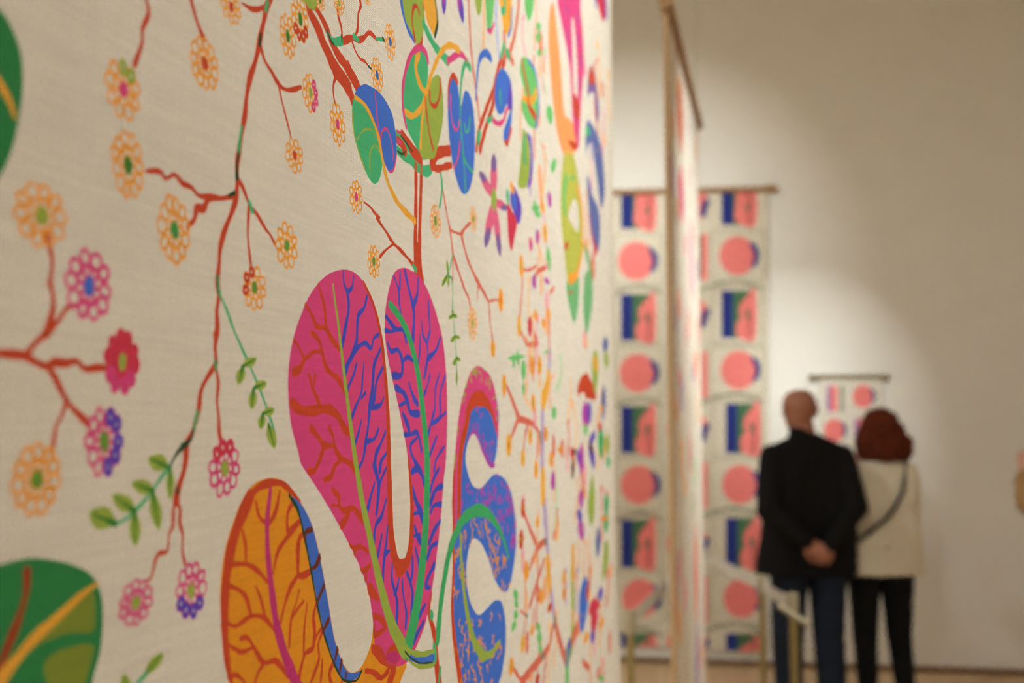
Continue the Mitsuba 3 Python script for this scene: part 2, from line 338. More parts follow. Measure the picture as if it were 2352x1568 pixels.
NEAR_PRINT = [
('leaf',[(None,'gl',1,[('p',[3654,17481,3717,17434,3760,17365,3778,17286,3776,17166,3745,17005,3686,16874,3597,16765,3470,16738,3362,16865,3315,17076,3347,17299,3452,17442,3569,17491])]),('vein','go2',2,[('s',45,22,[3540,17277,3613,17254,3668,17207,3714,17164,3745,17110])])]),
('leaf',[(None,'gl',1,[('p',[3645,15467,3758,15470,3913,15473,4059,15442,4176,15403,4258,15359,4310,15298,4338,15212,4335,15059,4292,14944,4255,14865,4082,14736,3850,14729,3640,14798,3488,15027,3447,15287,3530,15439])]),('olive_field','ol2',2,[('p',[3823,15056,3942,15128,4059,15195,4183,15262,4269,15291,4290,15211,4276,15129,4124,15152,3977,15141,3875,15103])]),('olive_field','ol2',2,[('p',[4022,15081,4126,15096,4279,15075,4269,14994,4226,14908,4116,14784,3992,14845,4028,14959,4000,15041])]),('vein','ru2',3,[('s',33,39,[3893,15427,3894,15357,3872,15288,3836,15215,3796,15144,3748,15062])]),('vein','go2',4,[('s',18,61,[4299,15317,4195,15286,4069,15231,3940,15169,3842,15106,3759,15044])])]),
('twig',[(None,'ru',1,[('s',48,39,[5668,18387,5600,18288,5574,18201,5538,18092,5512,18001,5479,17915,5435,17826,5404,17718,5392,17617,5366,17524,5337,17397,5320,17309,5327,17240,5318,17143,5283,17066,5212,16948,5174,16850,5167,16758,5156,16677,5173,16611,5156,16530,5166,16441,5145,16341]),('s',29,48,[5140,16417,5149,16345,5156,16267,5098,16209,5032,16130,5016,16044,4990,15979,4959,15915,4919,15874,4915,15801,4899,15739,4876,15699,4851,15649,4844,15608]),('s',23,21,[4844,15608,4824,15569,4824,15498,4794,15460,4791,15400,4771,15382,4720,15384,4688,15344,4674,15297,4635,15269]),('s',25,22,[4849,15613,4878,15564,4877,15502,4905,15448,4904,15376,4929,15310]),('s',25,31,[5157,16256,5185,16168,5177,16078,5199,15989,5201,15934,5225,15866]),('s',33,29,[5535,18047,5587,17978,5664,17941,5730,17905,5811,17889,5906,17910,6031,17969]),('s',26,18,[5749,17905,5786,17826,5843,17739,5916,17628]),('s',23,34,[4551,17100,4651,17122,4695,17098,4764,17135,4829,17108,4904,17107,4972,17080,5061,17094,5184,17111,5291,17149]),('s',36,42,[4884,16910,4939,16958,4956,17016,5014,17022,5052,17075,5112,17101]),('s',30,26,[5327,17252,5390,17207,5450,17142,5547,17094,5635,17037,5686,17015,5739,16974]),('s',28,23,[5451,17124,5444,17002,5454,16920,5482,16816]),('s',18,41,[5339,18200,5432,18207,5503,18233,5588,18283])]),('nodes','gn',2,[('s',34,34,[5612,18321,5589,18264]),('s',27,27,[5361,17535,5345,17471,5337,17397]),('s',29,37,[5155,16705,5161,16655,5179,16623]),('s',19,26,[5003,16027,4990,15979,4970,15926]),('s',32,32,[5450,17154,5487,17107]),('s',25,25,[5152,16278,5157,16245])]),('dark_nodes','gk',3,[('s',34,34,[5538,18105,5530,18045]),('s',22,35,[5335,17384,5319,17321,5322,17251]),('s',23,23,[5252,17141,5301,17166]),('s',20,33,[4969,15937,4956,15894,4883,15859]),('s',28,16,[4919,15874,4839,15830,4789,15775]),('s',23,23,[4846,15670,4856,15648]),('s',10,10,[5162,16284,5168,16234]),('s',10,10,[5148,16710,5153,16654,5171,16617])])]),
('sprig',[(None,'gn',2,[('s',21,21,[4789,15775,4714,15719,4626,15645,4525,15586,4450,15555,4391,15547])]),('leaves','ol',3,[('p',[4771,15771,4756,15808,4719,15830,4664,15832,4618,15818,4631,15786,4668,15760,4717,15755]),('p',[4789,15765,4766,15734,4759,15693,4773,15648,4796,15617,4816,15645,4826,15689,4816,15731]),('p',[4666,15667,4644,15701,4603,15723,4547,15727,4503,15717,4523,15688,4564,15662,4614,15655]),('p',[4658,15663,4637,15624,4642,15576,4674,15524,4715,15489,4733,15524,4732,15577,4704,15626]),('p',[4532,15590,4523,15628,4487,15658,4429,15674,4378,15674,4387,15641,4421,15607,4473,15590]),('p',[4533,15585,4503,15555,4496,15515,4514,15469,4544,15436,4570,15463,4582,15506,4568,15550]),('p',[4398,15551,4383,15598,4343,15626,4283,15629,4233,15613,4246,15573,4285,15540,4339,15533])]),('midribs','gd',4,[('s',25,9,[4771,15771,4640,15811]),('s',19,7,[4789,15765,4795,15639]),('s',21,7,[4666,15667,4527,15710]),('s',26,9,[4658,15663,4707,15515]),('s',24,9,[4532,15590,4400,15661]),('s',24,9,[4533,15585,4542,15458]),('s',31,11,[4398,15551,4257,15604])])]),
('sprig',[(None,'gn',2,[('s',20,20,[5173,16622,5250,16546,5319,16454,5400,16368,5508,16256,5633,16116,5725,15995,5778,15914])]),('leaves','ol',3,[('p',[5427,16266,5478,16262,5523,16271,5555,16294,5565,16319,5518,16321,5467,16313,5436,16293]),('p',[5420,16263,5377,16245,5354,16219,5358,16188,5379,16166,5417,16183,5446,16211,5446,16239]),('p',[5547,16156,5593,16146,5636,16149,5668,16168,5680,16190,5638,16199,5590,16196,5559,16181]),('p',[5536,16144,5498,16122,5482,16093,5494,16062,5521,16040,5555,16060,5576,16090,5568,16120]),('p',[5649,16017,5692,16005,5733,16007,5763,16023,5774,16044,5734,16054,5689,16054,5660,16040]),('p',[5642,16013,5603,15998,5586,15976,5595,15951,5621,15932,5655,15946,5678,15969,5672,15993]),('p',[5708,15958,5686,15924,5694,15885,5734,15846,5782,15821,5801,15852,5797,15895,5763,15932])]),('midribs','gd',4,[('s',20,7,[5427,16266,5544,16311]),('s',26,9,[5420,16263,5385,16181]),('s',19,7,[5547,16156,5659,16185]),('s',26,9,[5536,16144,5523,16055]),('s',18,6,[5649,16017,5755,16040]),('s',26,9,[5642,16013,5624,15944]),('s',29,10,[5708,15958,5771,15842])])]),
('sprig',[(None,'gn',2,[('s',23,23,[4560,14822,4621,14858,4660,14877])]),('leaves','ol',3,[('p',[4645,14872,4696,14867,4741,14878,4769,14904,4774,14932,4726,14935,4676,14925,4649,14902]),('p',[4522,14822,4541,14839,4540,14862,4517,14890,4487,14910,4471,14895,4469,14870,4488,14845]),('p',[4560,14822,4519,14840,4481,14844,4452,14834,4440,14816,4475,14801,4517,14793,4547,14801])]),('midribs','gd',4,[('s',20,7,[4645,14872,4754,14923]),('s',20,7,[4522,14822,4493,14897]),('s',15,5,[4560,14822,4458,14817])])]),
('twig',[(None,'ru',1,[('s',34,30,[3656,16225,3719,16229,3784,16230,3841,16230,3863,16246,3896,16282,3948,16324,3985,16431,3962,16524]),('s',33,24,[3948,16316,4025,16387,4061,16431,4105,16444]),('s',29,22,[3959,16511,3970,16604,3942,16677,3940,16720]),('s',38,29,[3841,16230,3900,16206,3966,16193,3996,16211,4071,16211,4129,16223,4177,16194,4246,16202,4316,16205]),('s',30,30,[3966,16197,4011,16147,4079,16062,4139,16018,4215,15969]),('s',24,22,[4079,16066,4050,16000,4021,15957,4007,15863])])]),
('twig',[(None,'ru',1,[('s',25,28,[4507,17888,4532,17820,4490,17732,4493,17672,4464,17600,4442,17552])])]),
('twig',[(None,'ru',1,[('s',26,37,[4854,18033,4896,17967,4927,17923,4978,17875])])]),
('F',[4370,17419,124,138,8,'go','pk','l',('ol',40,120),2]),
('F',[4416,17097,118,153,5,'go','gd','l',None,2]),
('F',[3901,16770,146,125,0,'go','ol','l',None,2]),
('F',[4776,16874,135,165,8,'go','gt','l',None,2]),
('F',[4188,16536,146,157,5,'pk','bl','h',None,2]),
('F',[4993,17750,133,140,12,'go','ru','l',None,2]),
('F',[5229,18136,108,94,5,'go','ru','l',None,2]),
('F',[5884,16986,138,140,2,'go','gm','l',None,2]),
('F',[5526,16695,128,128,5,'go','gm','l',('ru',80,190),2]),
('F',[5961,17534,117,105,0,'go','ru','l',None,2]),
('F',[5854,18215,105,131,12,'go','gd','l',None,2]),
('F',[6003,18381,118,145,6,'go','gd','l',('ru',200,340),2]),
('F',[6100,18562,133,76,0,'ol','ol','d',None,2]),
('F',[6268,18597,74,60,0,'go','gd','l',None,2]),
('F',[6545,18696,89,78,8,'go','ol','l',None,2]),
('F',[7008,18907,54,30,0,'go','ol','l',None,2]),
('F',[4418,16238,128,148,0,'rd','ol','d',('pk',180,330),2]),
('F',[4316,15899,130,152,5,'pk','gm','h',('vi',-100,70),2]),
('F',[3928,15766,137,140,8,'go','gm','h',None,2]),
('F',[5266,15742,154,153,5,'pk','ol','l',('rd',60,160),2]),
('F',[4562,15195,125,106,0,'pk','ol','h',None,2]),
('F',[4987,15177,134,143,0,'pk','ol','l',('vi',190,350),2]),
('F',[6155,17972,114,122,10,'go','ol','l',('pk',-90,80),2]),
('F',[6548,17891,124,142,10,'go','pk','l',None,2]),
('F',[7444,18774,112,137,5,'go','bl2','l',None,2]),
('F',[7200,18438,113,123,12,'go','bl2','l',None,2]),
('F',[6860,17479,113,118,8,'go','pk','l',None,2]),
('F',[7173,17089,122,123,6,'go','gm','l',None,2]),
('F',[8485,17626,143,143,3,'go','gm','l',None,2]),
('F',[9564,17853,119,120,0,'go','gm','l',None,2]),
('F',[9546,16869,159,155,0,'go','ol','l',None,2]),
('F',[10537,17193,110,135,0,'go','ru','d',None,2]),
('F',[10245,16680,95,91,0,'go','ol','d',None,2]),
('branch',[(None,'ru',1,[('s',82,111,[6109,18510,6141,18463,6211,18431,6274,18392,6324,18346,6398,18308,6457,18267,6550,18241,6629,18219,6709,18185]),('s',90,78,[6496,18228,6592,18214,6703,18176,6760,18147,6795,18115]),('s',45,97,[6169,18534,6239,18520,6319,18488,6385,18449,6427,18406,6495,18373,6564,18342,6625,18334,6688,18307,6779,18281,6863,18243]),('s',78,65,[6698,18335,6767,18292,6837,18258,6857,18216]),('s',34,22,[6520,18671,6539,18604,6584,18555,6603,18498]),('s',33,27,[6874,18863,6899,18826,6858,18755,6855,18684,6843,18628,6812,18577]),('s',53,30,[6604,18461,6682,18505,6762,18547,6863,18570,6948,18613,7043,18689,7123,18699,7195,18694]),('s',24,18,[6761,18520,6819,18474,6902,18450,6974,18461,7060,18446]),('s',33,20,[6517,18203,6478,18130,6480,18067,6508,18016])]),('nodes','gn',2,[('s',29,63,[6377,18438,6427,18417,6494,18420,6586,18458]),('s',45,45,[6789,18565,6863,18570]),('s',25,25,[7180,18696,7310,18740])]),('dark_nodes','gk',3,[('s',16,16,[6373,18444,6427,18406,6478,18392]),('s',17,17,[6590,18497,6600,18456]),('s',17,17,[7048,18447,7093,18445]),('s',21,21,[7296,18748,7323,18740])])]),
('leaf',[(None,'gn',2,[('p',[6817,18165,6979,18265,7156,18162,7318,17903,7290,17744,7220,17659,7119,17643,6995,17702,6874,17807,6789,17927,6774,18065])]),('blue_half','bl',3,[('p',[6850,18223,6931,18277,7027,18311,7254,18324,7471,18257,7564,18126,7590,17974,7542,17841,7469,17797,7387,17818,7319,17873,7263,17990,7133,18084,6983,18149,6828,18164])]),('veins','ol',4,[('s',15,15,[6860,17875,6940,17950,7036,17999,7135,18010,7173,17981]),('s',18,18,[7093,17706,7078,17811,7125,17893,7200,17923,7253,17896]),('s',18,18,[6786,18050,6801,17930,6885,17805,7007,17700])]),('pink_veins','pk',4,[('s',20,20,[7165,18305,7193,18193,7222,18080,7276,17984]),('s',20,20,[7276,17994,7314,18066,7393,18098,7462,18055,7520,17956,7521,17904]),('s',10,29,[7319,17852,7401,17801,7482,17800,7551,17853,7590,17963])])]),
('stem',[(None,'go2',5,[('s',33,61,[6822,18157,6983,18153,7133,18084,7237,17993,7306,17869,7402,17729,7556,17629,7714,17577,7987,17534])])]),
('leaf',[(None,'gn',2,[('p',[7989,18921,7882,18826,7779,18668,7723,18485,7732,18336,7803,18226,7927,18161,8118,18106,8139,18230,8161,18408,8225,18577,8256,18680,8280,18828,8258,18914,8150,18962])]),('olive_half','ol',3,[('p',[8340,18766,8426,18842,8532,18892,8605,18866,8662,18738,8672,18595,8630,18450,8524,18265,8421,18143,8135,18082,8107,18176,8155,18406,8240,18628])]),('veins','go2',4,[('s',72,60,[8047,18902,7986,18784,8032,18698,8140,18642,8230,18642]),('s',53,53,[7762,18339,7907,18350,8063,18436,8191,18567,8289,18737]),('s',45,45,[8218,18575,8136,18366,8108,18154])]),('rust_veins','ru',5,[('s',39,39,[8586,18872,8578,18736,8500,18627,8413,18583,8326,18597,8317,18676]),('s',34,34,[8207,18595,8261,18437,8331,18306,8419,18213])]),('pink_edge','pk',5,[('s',39,62,[7789,18222,7721,18332,7700,18477,7755,18649,7866,18820,7989,18915,8117,18970,8224,18966,8269,18917])])]),
('leaf',[(None,'bl',2,[('p',[8914,19009,8822,18901,8795,18706,8817,18503,8897,18289,9018,18132,9161,18038,9307,18032,9457,18130,9566,18314,9608,18593,9574,18852,9483,18985,9325,19014,9233,18932,9171,18816,9117,18882,9058,18991])]),('edge','ru',3,[('s',22,66,[8795,18681,8808,18859,8868,18972,8953,19026,9058,19004])]),('veins','pk',3,[('s',30,30,[8870,18829,8880,18658,8972,18559,9072,18575,9120,18665]),('s',32,32,[9135,18478,9095,18340,8977,18197])]),('green_veins','gn',4,[('s',33,33,[9151,18816,9161,18639,9239,18403,9319,18061]),('s',33,33,[9278,18672,9321,18620,9407,18670,9441,18786]),('s',30,30,[9218,18397,9346,18326,9543,18296])])]),
('leaf',[(None,'bl',2,[('p',[10605,19664,10388,19518,10299,19343,10321,19176,10443,19125,10607,19182,10746,19307,10861,19380,10979,19378,10775,19149,10635,18989,10663,18892,10776,18900,10920,19069,10990,19289,11008,19480,10908,19648])]),('edge','vi',3,[('p',[10908,19617,11008,19480,10990,19320,10804,19324,10832,19455])]),('vein','gn',4,[('s',54,54,[10496,19377,10524,19253])]),('tip','ru',4,[('s',62,62,[10691,18900,10804,18912,10949,19108])])]),
('leaf',[(None,'gn2',2,[('p',[11484,20104,11355,19968,11370,19832,11561,19713,11430,19581,11430,19466,11692,19387,11938,19399,12138,19489,12245,19699,12200,19960,12057,20131,11750,20159])]),('veins','go2',3,[('s',74,106,[11130,19663,11431,19633,11720,19666,11997,19772,12141,19914])]),('rust_vein','ru',4,[('s',73,105,[11432,20047,11588,19892,11748,19747,11747,19615,12081,19582])]),('edge','bl',4,[('s',46,69,[11750,20159,12085,20127,12247,19948,12256,19702,12138,19476])])]),
('leaf',[(None,'ol',2,[('p',[11481,19249,11403,18997,11301,18693,11237,18591,11326,18548,11556,18594,11716,18701,11809,18906,11788,19125,11665,19249])]),('edge','vi',3,[('p',[11665,19262,11810,19131,11825,18910,11715,18688,11662,18611,11879,18739,11952,18968,11909,19184,11811,19276])]),('vein','gn',4,[('s',105,105,[11533,19160,11558,18909])])]),
('leaf',[(None,'ol',2,[('p',[7647,19242,7694,19108,7801,19018,7957,18965,8068,18995,8148,19106,8195,19229,8143,19348,8108,19438])]),('edge','bl',3,[('s',46,40,[7641,19229,7685,19116,7786,19018,7957,18963])]),('vein','ru',4,[('s',35,35,[7963,18979,7897,19112,7920,19222,7998,19271,8063,19235])])]),
('leaf',[(None,'go2',2,[('p',[8134,19437,8183,19329,8239,19246,8367,19201,8437,19210,8488,19332,8468,19445,8413,19555])]),('edge','gk',3,[('s',21,50,[8413,19543,8486,19429,8506,19327,8437,19192])])]),
('stem',[(None,'ru',1,[('s',129,148,[8125,19422,8096,19225,8076,19102,8069,18927])])]),
('stem',[(None,'ru',1,[('s',69,81,[8009,17982,8014,17750,8012,17528,8007,17306,8027,17133]),('s',64,83,[8136,18025,8125,17774,8107,17546,8105,17322,8128,17147]),('s',159,127,[8071,17306,8072,17229,8122,17125,8155,17085])])]),
('stem',[(None,'gn',3,[('s',78,90,[8162,19193,8281,19145,8456,19104,8675,19098,8789,19101])]),('pink_length','pk',4,[('s',68,52,[8789,19101,8983,19214,9165,19299,9357,19301])]),('green_length','gn',4,[('s',81,40,[9444,19266,9314,19273,9209,19145,9157,18972,9143,18813])])]),
('stem',[(None,'go2',5,[('s',65,53,[9103,19315,8844,19265,8619,19127,8459,18961,8322,18784,8257,18657])])]),
('stem',[(None,'bl',2,[('s',35,96,[9636,19019,9671,19248,9739,19436,9857,19548,10003,19607,10153,19611])]),('tip','bl',2,[('p',[9856,19569,9883,19553,9948,19553,10044,19571,10128,19595,10101,19609,10034,19611,9947,19596])])]),
('stem',[(None,'ru3',1,[('s',54,54,[9384,19925,9422,19712,9464,19487,9556,19264,9672,19058,9758,18865])])]),
('stem',[(None,'go3',1,[('s',68,68,[9925,20151,9902,19902,9894,19715,9871,19581])])]),
('stem',[(None,'bl3',1,[('s',43,43,[10358,20333,10349,20078,10414,19881,10468,19723])])]),
('leaf',[(None,'ol',2,[('p',[9594,20040,9618,19941,9711,19875,9805,19975,9828,20139])])]),
('leaf',[(None,'gn2',2,[('p',[9964,20196,9975,20030,10011,19873,10126,19896,10228,20074,10263,20322])]),('edge','pk',3,[('s',48,48,[10026,19858,10152,19892,10265,20015])])]),
('leaf',[(None,'go2',2,[('p',[10466,20408,10548,20262,10632,20114,10803,20103,10949,20283,10978,20498,10919,20598])]),('vein','gn',3,[('s',81,81,[10565,20268,10688,20333,10687,20470])]),('edge','bl',3,[('s',47,47,[10831,20106,10949,20236,10990,20472])])]),
('leaf',[(None,'gn2',2,[('p',[11611,20890,11577,20710,11758,20633,11953,20812,12012,21059])])]),
('stem',[(None,'ru3',1,[('s',83,83,[11317,20734,11222,20454,11069,20157,10861,19894]),('s',90,90,[10660,20064,10689,19938,10746,19852]),('s',85,85,[10522,19743,10689,19923]),('s',96,96,[10522,19713,10803,19903,11038,19879])]),('nodes','gn',2,[('s',77,77,[10550,19782,10660,19943]),('s',99,99,[10745,19898,10861,19894])])]),
('branch',[(None,'ru',1,[('s',73,73,[9659,18539,9722,18719,9909,18952,10105,19166,10258,19330,10415,19586,10550,19737]),('s',86,76,[9779,18570,9959,18827,10182,19090,10321,19292,10578,19642,10689,19772])]),('nodes','gn',2,[('s',93,93,[9722,18651,9759,18729]),('s',68,68,[10057,18939,10208,19012])])]),
('stem',[(None,'pk',2,[('s',60,60,[10208,18998,10417,19015,10635,19108,10747,19246,10920,19375])])]),
('branch',[(None,'gn',1,[('s',71,80,[7592,18118,7673,18103,7792,18081,7914,18069]),('s',73,94,[7612,18001,7734,17990,7884,17995,8009,17982,8236,17987,8353,18033]),('s',53,59,[8135,18082,8300,18135,8473,18156])]),('rust_twist','ru',2,[('s',66,102,[7701,18154,7821,18121,7944,18088,8103,18073]),('s',73,83,[7610,18075,7703,18068,7763,18035]),('s',109,95,[8387,18088,8508,18201,8688,18272,8839,18317]),('s',59,65,[8370,18054,8545,18085,8728,18148,8899,18203]),('s',69,92,[7883,18072,8007,18060,8119,18055])]),('dark_twist','gk',3,[('s',20,20,[7673,18129,7791,18102,7929,18068]),('s',16,16,[7604,17993,7705,17993,7778,18034])]),('pink_twist','pk',3,[('s',29,29,[7597,18140,7672,18151]),('s',34,34,[7610,18075,7674,18071])])]),
('twig',[(None,'gn',1,[('s',29,36,[8581,18124,8637,18006,8639,17886,8587,17768]),('s',35,35,[8606,18067,8661,17951,8590,17777])]),('rust_length','ru3',1,[('s',32,46,[8675,17932,8767,17770,8874,17615,8956,17423]),('s',26,26,[8874,17623,9024,17628,9194,17643]),('s',49,33,[9194,17643,9318,17727,9473,17803]),('s',51,41,[9194,17636,9373,17458,9638,17309,9776,17232]),('s',60,45,[9638,17309,9860,17226,10092,17131]),('s',25,25,[10092,17131,10273,17168,10492,17193]),('s',48,36,[10092,17123,10153,16914,10245,16755]),('s',33,33,[9720,17273,9705,17119]),('s',48,38,[8956,17423,9125,17285,9300,17156,9428,17087,9481,16993]),('s',28,28,[8961,17409,8955,17187])])]),
('sprig',[(None,'gn',2,[('s',23,23,[8956,17423,8843,17230,8936,17185,8959,16909,9013,16723,9063,16506,9081,16286])]),('leaves','ol',3,[('p',[8820,17227,8840,17259,8840,17295,8817,17330,8787,17350,8770,17321,8768,17282,8786,17250]),('p',[8807,17225,8737,17197,8683,17162,8656,17124,8658,17098,8718,17123,8780,17160,8810,17197]),('p',[8834,17222,8805,17194,8794,17163,8805,17131,8827,17112,8852,17137,8867,17171,8860,17201]),('p',[8959,16894,8899,16887,8857,16874,8841,16855,8849,16840,8901,16846,8951,16859,8970,16877]),('p',[8959,16894,8958,16876,8983,16867,9033,16868,9082,16877,9082,16893,9057,16904,9013,16904]),('p',[8959,16901,8989,16913,8995,16923,8973,16928,8940,16929,8914,16918,8904,16908,8920,16902]),('p',[9018,16709,8954,16698,8910,16681,8895,16659,8907,16642,8963,16651,9014,16669,9033,16690]),('p',[9018,16709,9032,16692,9068,16684,9123,16688,9172,16698,9158,16713,9120,16723,9071,16721]),('p',[9068,16521,9004,16506,8964,16486,8956,16461,8975,16443,9030,16456,9078,16478,9090,16501]),('p',[9068,16521,9063,16503,9086,16492,9134,16491,9184,16498,9187,16514,9166,16527,9123,16529]),('p',[9079,16404,9052,16375,9042,16340,9051,16303,9071,16279,9094,16304,9108,16342,9102,16377])]),('midribs','gd',4,[('s',20,7,[8820,17227,8792,17332]),('s',27,10,[8807,17225,8680,17117]),('s',20,7,[8834,17222,8828,17129]),('s',27,10,[8959,16894,8865,16848]),('s',23,8,[8959,16894,9063,16879]),('s',26,9,[8959,16901,8943,16925]),('s',29,10,[9018,16709,8923,16652]),('s',18,6,[9018,16709,9148,16700]),('s',32,11,[9068,16521,8988,16454]),('s',24,9,[9068,16521,9166,16501]),('s',19,7,[9079,16404,9072,16297])])]),
('twig',[(None,'ru',1,[('s',15,26,[6990,17473,7100,17462,7175,17437,7278,17420]),('s',28,36,[7220,17408,7386,17345,7541,17282,7739,17242,8025,17167]),('s',19,25,[7541,17275,7389,17202,7284,17138])]),('node','gn',2,[('s',37,37,[7964,17174,8027,17150])])]),
